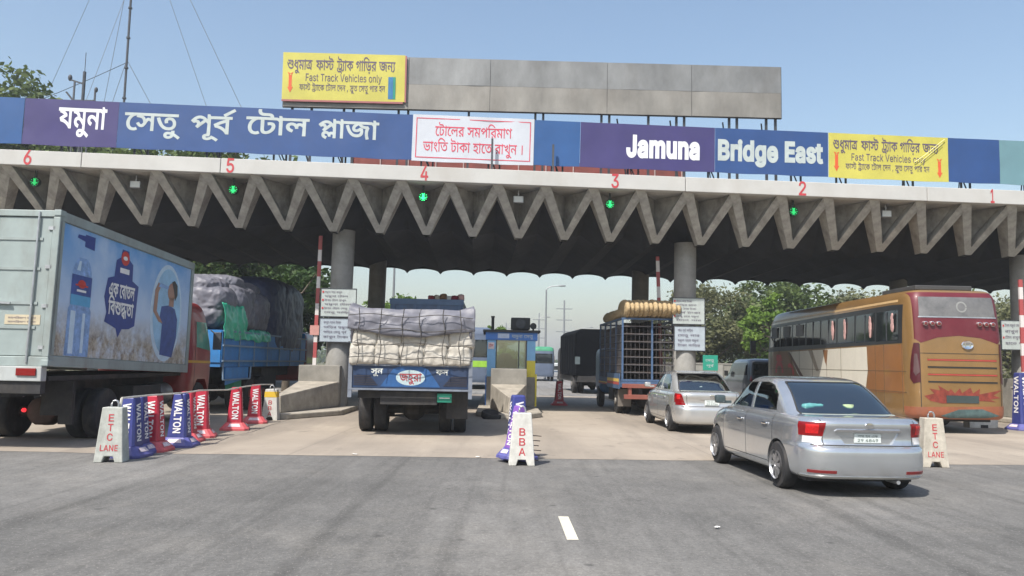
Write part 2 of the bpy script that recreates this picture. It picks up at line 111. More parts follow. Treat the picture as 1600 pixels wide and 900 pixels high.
'd8': (648, '324,-10 277,-7 233,2 194,16 159,36 129,60 106,88 88,120 78,155 74,193 79,238 93,279 115,315 144,344 178,366 216,378 216,382 183,394 155,414 132,441 114,473 104,507 101,544 104,580 113,613 129,643 151,670 177,693 208,712 244,726 282,735 324,737 365,735 403,726 438,712 469,693 496,670 517,643 533,613 543,580 546,544 543,507 532,473 515,441 492,414 464,394 432,382 432,378 469,366 503,344 532,315 555,279 569,238 574,193 570,155 560,120 542,88 518,60 488,36 453,16 414,2 371,-7/324,71 369,75 407,87 438,106 462,131 472,151 479,174 481,198 479,224 472,248 460,270 436,297 404,319 366,332 324,336 280,332 242,319 210,297 186,270 175,248 168,224 166,198 170,162 185,131 199,113 217,99 239,87 278,75/324,414 360,418 392,429 419,448 439,473 452,503 457,537 452,571 440,601 420,624 393,642 361,654 324,657 286,654 254,642 227,624 207,601 195,571 190,537 195,503 207,473 227,448 254,429 287,418'),
'd9': (648, '324,737 367,734 407,724 443,707 476,683 503,655 525,621 542,583 552,542 555,497 550,443 533,387 514,345 487,297 452,243 287,0 187,0 430,355 439,355 427,335 410,318 390,302 366,291 340,283 312,281 270,284 231,293 197,308 166,329 141,355 120,386 105,421 96,461 93,504 96,547 106,588 123,624 145,657 173,684 205,707 241,724 281,734/324,658 297,655 273,649 250,638 221,614 199,583 186,546 181,504 186,461 199,424 221,393 250,370 285,355 324,350 363,355 398,369 418,384 435,402 449,423 463,460 467,502 463,545 449,583 427,614 398,638 376,649 351,655'),
':': (269, '136,-6 111,-2 90,13 75,34 70,60 75,85 90,106 111,121 136,125 162,121 183,106 197,85 202,60 197,34 183,13 162,-2/136,389 111,393 90,408 75,429 70,455 75,480 90,501 111,516 136,521 162,516 183,501 197,480 202,455 197,429 183,408 162,393'),
'A': (690, '25,0 290,728 397,728 665,0 567,0 413,432 397,477 380,531 366,575 351,626 334,684 352,684 335,625 320,574 306,530 294,492 283,459 274,432 124,0/158,203 158,284 532,284 532,203'),
'B': (654, '88,0 88,728 346,728 394,725 435,716 471,701 502,682 526,659 545,632 559,601 567,569 569,535 567,505 562,479 553,457 534,430 509,409 481,393 450,382 450,375 484,368 518,352 540,335 559,315 575,291 588,262 595,230 598,194 595,159 586,126 573,95 553,68 526,45 494,26 454,11 408,3 354,0/181,82 352,82 403,86 443,97 472,115 492,138 504,165 508,195 504,230 490,262 467,290 437,312 413,322 386,328 356,330 181,330/181,408 341,408 378,412 412,424 440,442 462,467 476,497 480,533 477,563 466,589 448,613 421,631 387,642 344,646 181,646'),
'C': (730, '382,-10 322,-5 267,10 216,35 171,70 133,113 101,164 78,224 64,290 60,363 64,437 78,503 101,563 133,614 171,657 216,692 267,717 322,732 382,737 436,733 487,721 533,701 575,674 611,640 640,599 662,552 676,499 583,499 572,534 556,564 536,591 510,612 482,629 451,642 417,649 382,651 340,648 301,637 264,618 231,593 204,560 181,521 164,475 153,422 150,363 153,305 164,252 181,206 204,167 232,135 265,109 301,91 340,80 382,76 417,79 451,86 482,99 510,115 536,137 556,163 572,194 583,229 676,229 662,176 640,129 611,89 575,54 534,27 487,7 436,-6'),
'D': (722, '315,0 139,0 139,82 309,82 365,86 414,97 456,116 492,142 521,174 543,213 559,258 569,309 572,365 569,421 560,471 544,515 522,554 493,586 459,612 418,631 371,642 318,646 135,646 135,728 324,728 392,723 452,708 506,684 552,651 591,609 622,559 644,502 658,437 662,365 658,293 644,228 622,170 590,119 551,77 503,44 448,20 385,5/181,728 181,0 88,0 88,728'),
'E': (601, '88,0 88,728 531,728 531,646 181,646 181,408 507,408 507,326 181,326 181,82 536,82 536,0'),
'F': (590, '88,0 88,728 528,728 528,646 181,646 181,396 495,396 495,314 181,314 181,0'),
'G': (746, '385,-10 323,-5 266,10 215,36 170,70 132,113 101,165 78,224 64,290 60,363 64,437 78,503 101,563 131,614 169,657 214,692 264,717 320,732 379,737 435,733 487,720 534,699 577,671 613,637 642,596 664,550 678,500 583,500 569,533 553,562 532,588 509,610 481,628 451,641 417,649 380,651 339,648 300,637 264,618 231,593 204,561 181,521 164,475 153,422 150,363 153,305 164,252 181,207 204,167 232,135 265,109 302,91 342,80 385,76 425,79 461,88 494,102 523,122 547,147 567,177 581,211 590,248 593,290 621,285 404,285 404,366 684,366 684,286 679,229 666,176 645,129 616,88 581,54 539,27 492,6 441,-6'),
'H': (743, '88,0 88,728 181,728 181,413 562,413 562,728 655,728 655,0 562,0 562,331 181,331 181,0'),
'I': (441, '45,0 45,82 174,82 174,646 45,646 45,728 396,728 396,646 267,646 267,82 396,82 396,0'),
'J': (571, '266,-10 206,-3 154,15 109,47 76,90 56,144 49,208 49,247 142,247 142,208 145,167 157,133 176,107 201,87 231,76 266,72 301,76 331,87 356,107 375,133 386,167 390,208 390,728 483,728 483,208 476,144 456,90 423,47 378,15 326,-3'),
'K': (672, '151,208 151,307 176,341 201,373 226,403 251,434 278,463 305,493 522,728 644,728 333,395 328,395/88,0 88,728 181,728 181,479 179,322 181,276 181,0/534,0 271,370 329,442 644,0'),
'L': (565, '88,0 88,728 181,728 181,82 518,82 518,0'),
'M': (903, '88,0 88,728 220,728 399,269 406,250 413,228 422,203 430,176 439,148 448,119 456,92 462,67 442,67 449,91 457,117 466,145 474,174 483,201 492,227 500,250 506,269 683,728 815,728 815,0 724,0 724,416 724,440 724,467 725,496 725,527 726,559 727,592 727,624 728,655 736,655 725,621 714,587 703,552 692,519 681,488 671,460 662,435 654,416 492,0 411,0 246,416 239,435 230,459 220,486 210,517 199,550 187,584 175,620 163,655 172,655 173,627 174,596 174,564 175,532 175,500 176,469 176,441 176,416 176,0'),
'N': (753, '88,0 88,728 197,728 493,262 506,242 521,216 539,186 557,152 576,115 595,76 582,76 578,117 576,156 574,193 573,227 573,256 573,281 573,728 666,728 666,0 555,0 292,414 273,443 255,473 236,507 213,546 197,576 177,610 155,649 172,649 175,597 177,549 179,506 180,469 181,438 181,415 181,0'),
'O': (765, '383,-10 323,-5 267,10 217,35 171,70 133,113 102,164 78,224 64,290 60,363 64,437 78,503 102,563 133,614 171,657 217,692 267,717 323,732 383,737 443,732 498,717 549,692 594,657 632,614 663,563 687,503 700,437 705,363 700,290 687,224 663,164 632,113 594,70 549,35 498,10 443,-5/383,76 425,80 464,91 500,109 533,135 561,167 584,206 601,252 611,305 615,363 611,422 601,475 584,521 561,561 533,593 500,618 464,637 425,648 383,651 341,648 301,637 265,618 232,593 204,560 181,521 164,475 153,422 150,363 153,305 164,252 181,207 204,167 232,135 265,109 301,91 341,80'),
'P': (639, '88,0 88,728 337,728 390,724 437,714 477,697 510,674 537,646 558,613 573,577 582,538 585,496 582,454 573,415 558,378 537,346 510,318 477,294 437,277 391,267 337,263 161,263 161,345 333,345 369,347 400,354 426,365 447,379 464,397 477,419 489,455 493,496 489,537 477,573 464,594 447,612 426,626 399,637 368,644 332,646 181,646 181,0'),
'R': (644, '88,0 88,728 337,728 390,724 437,715 477,698 510,677 537,650 558,619 573,583 582,545 585,503 582,461 573,423 558,388 537,357 510,331 477,310 437,295 391,285 337,282 140,282 140,365 333,365 369,367 400,372 426,382 447,394 464,410 477,429 489,463 493,503 489,544 477,578 464,598 447,615 425,628 399,638 368,644 332,646 181,646 181,0/506,0 330,328 435,328 613,0'),
'S': (642, '321,-13 271,-10 225,-1 184,13 149,32 118,56 94,84 75,116 63,151 57,190 152,190 157,165 166,142 180,123 207,100 241,83 280,74 321,70 368,74 409,86 434,99 455,114 472,132 484,152 492,175 495,200 492,222 486,241 475,257 452,277 422,293 388,306 351,318 263,343 208,362 163,386 126,414 99,448 83,487 77,533 81,572 92,608 110,640 135,669 165,693 200,712 239,726 282,734 327,737 373,734 415,726 454,712 488,693 517,670 541,643 559,612 571,579 575,544 484,544 476,577 459,604 434,626 402,642 365,652 324,655 280,651 242,640 211,622 187,598 172,569 167,537 170,513 178,493 191,476 217,455 247,440 278,428 306,419 379,399 410,390 444,378 478,362 511,342 541,316 564,284 576,259 583,230 585,198 582,160 571,124 554,91 530,61 500,36 464,15 422,0 374,-10'),
'T': (646, '48,646 48,728 598,728 598,646 370,646 370,0 277,0 277,646'),
'V': (690, '293,0 25,728 123,728 277,296 286,268 297,235 310,197 324,152 339,101 356,44 338,44 355,103 370,154 384,198 396,236 407,269 416,296 566,728 665,728 400,0'),
'W': (985, '224,0 25,728 120,728 235,281 244,245 253,209 261,172 269,134 277,96 284,56 272,56 280,96 288,134 296,172 304,209 313,245 322,281 440,728 545,728 662,281 672,245 680,209 689,172 697,134 705,96 713,56 700,56 708,96 715,134 723,172 732,209 741,245 750,281 864,728 960,728 761,0 653,0 528,461 516,508 504,559 493,616 482,681 502,681 491,619 481,564 470,513 457,461 332,0'),
'X': (682, '28,0 312,407 312,338 44,728 151,728 256,573 278,542 295,516 309,492 322,470 335,445 350,416 334,416 349,445 362,469 375,492 390,515 407,542 429,573 536,728 641,728 373,342 373,410 654,0 547,0 420,185 401,213 385,237 372,258 359,280 346,304 332,332 352,332 337,305 324,281 312,260 298,238 281,213 262,185 133,0'),
'Y': (679, '293,0 293,298 25,728 133,728 277,493 300,454 320,417 339,377 359,327 322,327 342,378 361,419 381,455 403,493 546,728 653,728 386,298 386,0'),
'a': (562, '230,-13 181,-8 136,7 110,22 87,41 69,64 55,91 47,121 44,155 46,185 52,210 62,231 84,258 112,278 145,292 181,303 218,310 256,316 301,322 336,326 363,330 382,337 393,349 396,366 396,369 393,400 384,427 368,447 346,463 317,472 282,476 246,473 215,463 190,450 170,433 155,414 144,396 60,423 75,454 94,480 116,501 154,525 195,541 238,550 280,553 309,551 342,546 376,536 409,520 430,505 448,486 463,462 475,434 482,400 484,360 484,0 398,0 398,74 392,74 380,55 362,35 339,16 309,1 273,-9/245,65 276,67 303,73 328,84 357,106 379,134 392,165 396,197 396,273 388,267 373,261 354,257 332,252 309,249 287,246 267,243 252,242 222,236 193,228 168,217 149,200 140,187 134,170 132,151 136,125 147,104 164,87 187,75 214,67'),
'c': (571, '299,-12 252,-8 208,4 169,23 135,50 106,83 82,122 65,167 54,216 51,270 54,324 65,374 82,419 106,458 135,491 169,518 208,537 252,549 299,553 338,550 374,542 408,530 438,513 465,491 488,466 507,436 521,402 436,378 429,398 418,417 404,433 388,447 370,458 349,467 325,472 299,474 265,471 235,461 209,446 188,425 171,400 157,371 144,322 140,270 144,218 157,170 171,141 188,116 209,95 235,79 265,70 299,67 326,69 350,74 371,83 390,95 407,110 420,127 431,146 438,167 522,144 509,109 490,78 467,52 440,30 409,12 375,-1 338,-9'),
'd': (612, '282,-12 238,-8 198,4 162,23 129,49 102,82 80,121 64,166 54,216 51,271 54,327 64,376 80,421 103,460 130,493 162,519 199,538 239,549 282,553 315,551 343,545 367,535 394,516 415,495 430,475 440,458 447,458 447,728 535,728 535,0 450,0 450,84 440,84 430,67 414,47 393,25 365,6 342,-4 314,-10/295,67 326,70 354,79 379,93 400,113 417,137 431,166 440,198 446,234 448,272 446,311 441,346 431,378 417,406 400,430 379,449 355,463 327,471 295,474 262,471 234,462 209,447 188,427 171,403 157,375 144,326 140,272 144,218 157,169 171,140 188,115 209,94 234,79 263,70'),
'e': (583, '307,-12 256,-8 211,4 170,23 135,50 105,83 82,122 65,166 54,215 51,269 54,322 64,372 81,417 104,456 133,489 167,517 206,537 249,549 296,553 340,549 382,538 422,520 459,492 480,468 498,440 514,408 525,370 532,328 534,280 534,243 110,243 110,317 487,317 446,290 442,341 429,385 416,411 399,433 379,451 355,464 327,472 296,475 265,472 237,464 212,450 190,433 172,412 158,387 144,347 140,304 140,255 142,217 149,182 161,152 177,126 196,105 219,88 246,76 275,69 307,66 338,69 366,76 390,87 411,104 428,125 440,150 525,127 508,88 482,55 449,27 407,6 360,-7'),
'g': (613, '298,-216 260,-214 225,-209 194,-200 153,-183 120,-160 94,-133 74,-104 145,-59 158,-75 174,-93 194,-111 221,-126 243,-133 268,-138 298,-139 339,-136 375,-125 406,-108 429,-83 444,-50 448,-9 448,100 440,100 429,83 414,63 393,43 365,25 342,16 314,11 281,9 239,12 200,23 164,40 131,64 104,94 81,130 64,173 54,221 51,275 54,329 64,378 81,422 103,461 130,493 163,519 200,538 240,549 283,553 316,551 344,545 367,535 395,517 416,496 431,475 442,458 451,458 451,546 536,546 536,-14 533,-58 522,-97 504,-129 481,-156 452,-178 419,-195 381,-206 341,-213/296,87 327,89 355,97 380,110 401,127 418,149 432,175 441,205 447,240 449,277 447,315 442,349 432,380 418,407 401,430 380,449 356,463 328,471 296,474 263,471 234,462 209,448 188,428 171,404 157,376 144,329 140,277 142,241 148,208 158,178 171,152 189,129 210,111 235,98 264,90'),
'h': (591, '165,327 165,0 77,0 77,728 165,728 165,414 150,414 169,459 193,495 221,521 253,539 290,549 329,553 364,550 397,543 426,530 452,512 473,490 491,462 504,429 512,390 514,347 514,0 426,0 426,339 422,378 411,411 393,438 368,458 338,470 303,474 266,469 232,457 204,436 183,407 173,383 167,357'),
'i': (242, '77,0 77,546 165,546 165,0/122,635 98,640 79,652 65,671 61,693 65,716 79,735 98,747 122,751 145,747 165,735 179,716 183,693 179,671 165,652 145,640'),
'k': (549, '160,196 160,305 176,305 409,546 518,546 266,287 256,287/77,0 77,728 165,728 165,0/422,0 213,267 276,329 535,0'),
'l': (275, '200,-4 162,0 131,11 108,29 91,54 81,85 77,121 77,728 165,728 165,143 166,120 169,103 174,90 182,82 194,76 210,75 223,75 232,76 239,77 246,79 263,4 250,1 234,-1 217,-3'),
'm': (876, '77,0 77,546 163,546 163,424 156,424 171,464 192,497 218,523 248,541 281,552 316,556 353,552 385,539 412,519 434,492 450,460 460,423 448,423 462,461 484,494 513,520 547,540 585,552 627,556 672,551 713,535 738,519 758,498 776,473 789,443 796,408 799,368 799,0 711,0 711,366 707,401 696,430 678,450 654,464 629,473 601,476 566,472 537,460 514,442 496,418 486,389 482,356 482,0 394,0 394,375 391,403 381,427 364,448 342,463 316,472 287,476 256,472 227,461 202,442 182,417 173,395 167,371 165,344 165,0'),
'n': (591, '165,327 165,0 77,0 77,546 162,546 162,414 150,414 169,459 193,495 221,521 253,539 290,549 329,553 364,550 397,543 426,530 451,512 473,490 490,462 503,429 511,390 514,347 514,0 426,0 426,339 422,378 411,411 393,438 368,458 338,470 303,474 266,469 232,457 204,436 183,407 173,383 167,357'),
'o': (600, '299,-12 252,-8 208,4 169,23 135,50 106,83 82,122 65,167 54,216 51,270 54,324 65,374 82,419 106,458 135,491 169,518 208,537 252,549 299,553 347,549 391,537 430,518 465,491 494,458 518,419 535,374 545,324 549,270 545,216 535,167 518,122 494,83 465,50 430,23 391,4 347,-8/299,67 334,70 364,79 390,95 412,116 429,141 443,170 456,218 460,270 456,322 443,370 429,399 412,425 390,446 364,461 334,471 299,474 265,471 235,461 209,446 188,425 171,400 157,371 144,322 140,270 144,218 157,170 171,141 188,116 209,95 235,79 265,70'),
'r': (376, '77,0 77,546 162,546 162,462 168,462 181,488 199,510 222,529 249,543 278,551 310,554 320,554 333,553 345,553 354,552 354,464 347,465 334,467 318,468 301,469 264,465 231,452 204,433 183,407 169,377 165,342 165,0'),
's': (528, '263,-12 210,-8 163,5 135,17 111,34 91,53 74,76 61,103 53,132 136,152 146,125 161,103 180,86 204,75 231,68 262,65 297,68 328,76 353,90 372,107 383,127 387,148 385,166 378,181 367,195 351,207 331,216 307,223 216,245 171,258 134,277 105,299 85,326 73,357 69,394 72,424 81,451 96,476 115,499 139,517 168,532 200,544 234,550 271,553 307,551 339,545 367,536 403,516 431,490 452,458 468,421 388,401 373,429 351,454 330,467 304,475 272,478 241,476 214,468 191,456 173,439 162,420 158,399 161,380 168,364 180,350 198,339 221,329 250,321 333,301 378,287 414,269 442,247 462,220 474,189 478,154 475,123 466,95 451,69 430,45 405,26 375,10 341,-2 304,-9'),
't': (327, '292,546 292,471 10,471 10,546/92,676 180,676 180,142 181,119 186,102 195,88 207,79 223,73 244,71 254,72 265,73 278,75 289,77 307,3 293,-1 276,-4 259,-6 242,-7 198,-3 161,10 131,31 109,59 96,93 92,135'),
'u': (591, '262,-7 227,-4 195,3 165,16 140,34 118,56 100,84 87,118 80,156 77,199 77,546 165,546 165,207 169,168 180,135 198,108 223,88 253,76 289,72 326,77 359,89 386,110 408,139 418,163 424,189 426,219 426,546 514,546 514,0 429,0 429,132 441,132 422,86 398,50 369,24 336,7 301,-3'),
'y': (562, '68,-198 91,-122 100,-124 126,-128 149,-128 170,-121 188,-106 205,-82 219,-48 235,-3 26,546 123,546 239,222 256,172 270,122 283,73 297,25 265,25 279,73 292,122 306,172 323,222 440,546 536,546 296,-82 278,-121 256,-153 231,-177 202,-195 169,-205 133,-208 111,-207 92,-205 78,-201'),
}
WORDS = {'jamuna': [45, 44, 57, 39, 54], 'setu': [61, 50, 35, 57], 'purbo': [40, 58, 42, 131], 'tol': [61, 30, 54, 47], 'plaza': [380, 54, 27, 54], 'toler': [61, 30, 54, 61, 47, 46], 'somo': [50, 44, 40, 55, 46, 44, 54, 34], 'vangti': [43, 54, 6, 55, 35], 'taka': [30, 54, 20, 54], 'hate': [51, 54, 61, 35], 'rakhun': [46, 54, 21, 57, 39], 'danda': [641], 'shudhu': [456, 38, 57, 44, 54, 219], 'fast': [41, 54, 434], 'track': [214, 202, 54, 20], 'garir': [22, 54, 55, 32, 52, 46], 'jonno': [27, 39, 202], 'trackey': [214, 202, 54, 61, 20], 'den': [61, 37, 39], 'druto': [221, 57, 35], 'par': [40, 54, 46], 'hon': [51, 39], 'comma': [597], 'ek': [16, 20], 'botol': [61, 42, 54, 35, 47], 'bishuddhota': [55, 42, 456, 350, 35, 54], 'left': [50, 57, 39], 'right': [41, 39], 'art': [27, 51, 57, 46, 54]}
# ------------------------------------------------------------------ helpers
class MB:
    """collects faces; build() links them as one mesh object"""
    def __init__(s):
        s.v, s.f, s.m = [], [], []
    def add(s, pts, faces, m=0):
        o = len(s.v)
        s.v += [tuple(p) for p in pts]
        for f in faces:
            s.f.append([o + i for i in f]); s.m.append(m)
        return s
    def quad(s, *pts, m=0):
        return s.add(pts, [range(len(pts))], m)
    def box(s, x0, x1, y0, y1, z0, z1, m=0):
        p = [(x, y, z) for z in (z0, z1) for y in (y0, y1) for x in (x0, x1)]
        return s.add(p, [(0, 2, 3, 1), (4, 5, 7, 6), (0, 1, 5, 4), (2, 6, 7, 3), (0, 4, 6, 2), (1, 3, 7, 5)], m)
    def obox(s, c, size, rot=None, m=0):
        a, b, d = [k / 2 for k in size]
        p = [Vector((x, y, z)) for z in (-d, d) for y in (-b, b) for x in (-a, a)]
        if rot is not None: p = [rot @ q for q in p]
        p = [q + Vector(c) for q in p]
        return s.add(p, [(0, 2, 3, 1), (4, 5, 7, 6), (0, 1, 5, 4), (2, 6, 7, 3), (0, 4, 6, 2), (1, 3, 7, 5)], m)
    def beam(s, p0, p1, w, d, up=(0, 0, 1), m=0):
        p0, p1 = Vector(p0), Vector(p1)
        t = (p1 - p0).normalized(); u = Vector(up)
        if abs(t.dot(u)) > .98: u = Vector((0, 1, 0))
        a = t.cross(u).normalized() * w / 2; b = a.cross(t).normalized() * d / 2
        p = [q + i * a + j * b for q in (p0, p1) for (i, j) in ((-1, -1), (1, -1), (1, 1), (-1, 1))]
        return s.add(p, [(3, 2, 1, 0), (4, 5, 6, 7), (0, 1, 5, 4), (1, 2, 6, 5), (2, 3, 7, 6), (3, 0, 4, 7)], m)
    def prism(s, poly, axis, a, b, m=0):
        f = {'x': lambda p, t: (t, p[0], p[1]), 'y': lambda p, t: (p[0], t, p[1]), 'z': lambda p, t: (p[0], p[1], t)}[axis]
        n = len(poly)
        pts = [f(p, a) for p in poly] + [f(p, b) for p in poly]
        fs = [list(range(n))[::-1], list(range(n, 2 * n))] + [(i, (i + 1) % n, n + (i + 1) % n, n + i) for i in range(n)]
        return s.add(pts, fs, m)
    def loft(s, rings, m=0, cap0=True, cap1=True):
        n = len(rings[0]); fs = []
        for k in range(len(rings) - 1):
            for i in range(n):
                j = (i + 1) % n
                fs.append((k * n + i, k * n + j, (k + 1) * n + j, (k + 1) * n + i))
        if cap0: fs.append(list(range(n))[::-1])
        if cap1: fs.append(list(range((len(rings) - 1) * n, len(rings) * n)))
        return s.add([p for r in rings for p in r], fs, m)
    def tube(s, p0, p1, r0, r1=None, n=8, m=0, caps=True):
        r1 = r0 if r1 is None else r1
        p0, p1 = Vector(p0), Vector(p1)
        t = (p1 - p0).normalized(); u = Vector((0, 0, 1)) if abs(t.z) < .9 else Vector((1, 0, 0))
        a = t.cross(u).normalized(); b = t.cross(a)
        rings = [[p + r * (math.cos(k * 2 * math.pi / n) * a + math.sin(k * 2 * math.pi / n) * b) for k in range(n)][::-1] for p, r in ((p0, r0), (p1, r1))]
        return s.loft(rings, m, caps, caps)
    def path(s, pts, r, n=6, m=0):
        pts = [Vector(p) for p in pts]; rings = []
        for i, p in enumerate(pts):
            t = (pts[min(i + 1, len(pts) - 1)] - pts[max(i - 1, 0)]).normalized()
            u = Vector((0, 0, 1)) if abs(t.z) < .95 else Vector((1, 0, 0))
            a = t.cross(u).normalized(); b = t.cross(a)
            rr = r[i] if isinstance(r, (list, tuple)) else r
            rings.append([p + rr * (math.cos(k * 2 * math.pi / n) * a + math.sin(k * 2 * math.pi / n) * b) for k in range(n)][::-1])
        return s.loft(rings, m)
    def lathe(s, prof, c=(0, 0, 0), axis='z', n=24, m=0):
        rings = []
        for r, h in prof:
            ring = []
            for k in range(n):
                a = 2 * math.pi * k / n; x, y = r * math.cos(a), r * math.sin(a)
                q = {'z': (x, y, h), 'x': (h, x, y), 'y': (y, h, x)}[axis]
                ring.append((q[0] + c[0], q[1] + c[1], q[2] + c[2]))
            rings.append(ring)
        return s.loft(rings, m)
    def ball(s, c, rx, ry, rz, m=0, n=12, k=8, nz=0, seed=0):
        rings = []
        for i in range(1, k):
            t = math.pi * i / k - math.pi / 2; ring = []
            for j in range(n):
                a = 2 * math.pi * j / n
                d = Vector((math.cos(t) * math.cos(a), math.cos(t) * math.sin(a), math.sin(t)))
                q = 1 + nz * noise.noise(d * 1.7 + Vector((seed, 0, 0)))
                ring.append((c[0] + rx * d.x * q, c[1] + ry * d.y * q, c[2] + rz * d.z * q))
            rings.append(ring)
        return s.loft(rings, m)
    def cushion(s, x0, x1, y0, y1, z0, z1, e=4.0, nz=.03, fr=2.0, seed=0., n=(14, 14, 12), m=0, pil=0, pf=1.5):
        """a soft rounded block with creases"""
        cx, cy, cz = (x0 + x1) / 2, (y0 + y1) / 2, (z0 + z1) / 2
        hx, hy, hz = (x1 - x0) / 2, (y1 - y0) / 2, (z1 - z0) / 2
        def pt(a, b, c):
            l = (abs(a) ** e + abs(b) ** e + abs(c) ** e) ** (1 / e)
            k = max(abs(a), abs(b), abs(c)) / l
            p = Vector((cx + a * k * hx, cy + b * k * hy, cz + c * k * hz))
            d = Vector((a, b, c)).normalized()
            q = p * fr + Vector((seed * 3.1, seed * 7.7, seed))
            w = .7 * noise.noise(q) + .9 * (.25 - abs(noise.noise(q * 1.7))) + .6 * (.25 - abs(noise.noise(q * 3.3 + Vector((9, 2, 5)))))
            if pil:
                dv = noise.voronoi(p * pf + Vector((seed * 1.3, 0, seed)) + .25 * Vector((noise.noise(q), noise.noise(q + Vector((4, 0, 0))), 0)))[0]
                w2 = min(1, (dv[1] - dv[0]) * 2.2) ** .6
                return p + d * (nz * w + pil * (w2 - .5))
            return p + d * nz * w
        def face(fn, na, nb):
            o = len(s.v); pts = [fn(-1 + 2 * i / na, -1 + 2 * j / nb) for j in range(nb + 1) for i in range(na + 1)]
            s.add(pts, [(j * (na + 1) + i, j * (na + 1) + i + 1, (j + 1) * (na + 1) + i + 1, (j + 1) * (na + 1) + i) for j in range(nb) for i in range(na)], m)
        nx, ny, n_z = n
        face(lambda a, b: pt(a, -1, b), nx, n_z); face(lambda a, b: pt(-a, 1, b), nx, n_z)
        face(lambda a, b: pt(1, a, b), ny, n_z); face(lambda a, b: pt(-1, -a, b), ny, n_z)
        face(lambda a, b: pt(a, b, 1), nx, ny); face(lambda a, b: pt(a, -b, -1), nx, ny)
        return s
    def mesh(s, name, mats, smooth=None, weld=False):
        me = bpy.data.meshes.new(name)
        me.from_pydata(s.v, [], s.f)
        for mt in (mats if isinstance(mats, (list, tuple)) else [mats]): me.materials.append(mt)
        for p, k in zip(me.polygons, s.m): p.material_index = k
        if weld:
            bm = bmesh.new(); bm.from_mesh(me); bmesh.ops.remove_doubles(bm, verts=bm.verts, dist=1e-4); bm.to_mesh(me); bm.free()
        me.update()
        if smooth is not None: smooth_mesh(me, smooth)
        return me
    def build(s, name, mats, parent=None, smooth=None, bevel=None, weld=False, loc=(0, 0, 0), rot=(0, 0, 0)):
        me = s.mesh(name, mats, smooth, weld)
        o = link(name, me, parent); o.location = loc; o.rotation_euler = rot
        if bevel:
            b = o.modifiers.new('bevel', 'BEVEL'); b.width = bevel; b.segments = 2; b.limit_method = 'ANGLE'; b.angle_limit = R(50)
            b.harden_normals = False
        return o

def smooth_mesh(me, deg):
    me.polygons.foreach_set('use_smooth', [True] * len(me.polygons))
    me.set_sharp_from_angle(angle=R(deg))

def link(name, data, parent=None):
    o = bpy.data.objects.new(name, data); COL.objects.link(o)
    if parent is not None: o.parent = parent
    return o

def tag(o, label=None, cat=None, group=None, kind=None):
    if label: o['label'] = label
    if cat: o['category'] = cat
    if group: o['group'] = group
    if kind: o['kind'] = kind
    return o

def thing(name, label, cat, loc=(0, 0, 0), rz=0.0, group=None, rot=None):
    o = link(name, None)
    o.location = loc; o.rotation_euler = rot if rot else (0, 0, rz)
    return tag(o, label, cat, group)

def copy_tree(src, parent=None):
    c = src.copy(); COL.objects.link(c)
    if parent is not None: c.parent = parent
    for ch in list(src.children): copy_tree(ch, c)
    return c

def dup(src, loc, rz, label, group=None, scale=None):
    c = copy_tree(src); c.location = loc; c.rotation_euler = (0, 0, rz); c['label'] = label
    if group: c['group'] = group
    if scale: c.scale = scale
    return c

def boolean(me, cutter, op):
    """me (op) cutter -> new mesh; both plain meshes in the same space"""
    a = bpy.data.objects.new('ta', me); b = bpy.data.objects.new('tb', cutter)
    COL.objects.link(a); COL.objects.link(b)
    md = a.modifiers.new('b', 'BOOLEAN'); md.operation = op; md.object = b; md.solver = 'EXACT'
    dg = bpy.context.evaluated_depsgraph_get(); dg.update()
    out = bpy.data.meshes.new_from_object(a.evaluated_get(dg))
    bpy.data.objects.remove(a); bpy.data.objects.remove(b)
    return out

def part(name, me, mat, parent, smooth=35):
    me.materials.clear(); me.materials.append(mat)
    me.polygons.foreach_set('material_index', [0] * len(me.polygons))
    if smooth: smooth_mesh(me, smooth)
    return link(name, me, parent)

# plaza frame: u along the canopy, v away from the camera
PA, PO, PT = 0.042, Vector((0, 22.98, 0)), 0.0107
PU, PV = Vector((math.cos(PA), math.sin(PA), 0)), Vector((-math.sin(PA), math.cos(PA), 0))
def P(u, v, z=0.0): return PO + PU * u + PV * v + Vector((0, 0, z))

# ------------------------------------------------------------------ writing
def glyph_polys(tokens, bold=0.0, track=0.0):
    polys, x = [], 0.0
    for t in tokens:
        if t == ' ': x += 300; continue
        adv, enc = GLYPHS[t]
        for c in enc.split('/'):
            pts = [tuple(map(float, q.split(','))) for q in c.split()]
            if bold:
                n = len(pts); new = []
                for i in range(n):
                    a, b, d = pts[i - 1], pts[i], pts[(i + 1) % n]
                    e1 = Vector((b[0] - a[0], b[1] - a[1])); e2 = Vector((d[0] - b[0], d[1] - b[1]))
                    if e1.length < 1e-6 or e2.length < 1e-6: new.append(b); continue
                    e1.normalize(); e2.normalize()
                    nn = Vector((-e1.y - e2.y, e1.x + e2.x))
                    if nn.length < 1e-3: new.append(b); continue
                    nn.normalize(); k = bold / max(.5, nn.dot(Vector((-e1.y, e1.x))))
                    new.append((b[0] + nn.x * k, b[1] + nn.y * k))
                pts = new
            polys.append([(px + x, py) for px, py in pts])
        x += adv + track
    return polys, x
def toks(s):
    """'@setu' = a word of WORDS, anything else letter by letter"""
    out = []
    for w in s.split(' '):
        if out: out.append(' ')
        if w.startswith('@'): out += [str(i) for i in WORDS[w[1:]]]
        else: out += [('d' + ch if ch.isdigit() else ch) for ch in w]
    return out
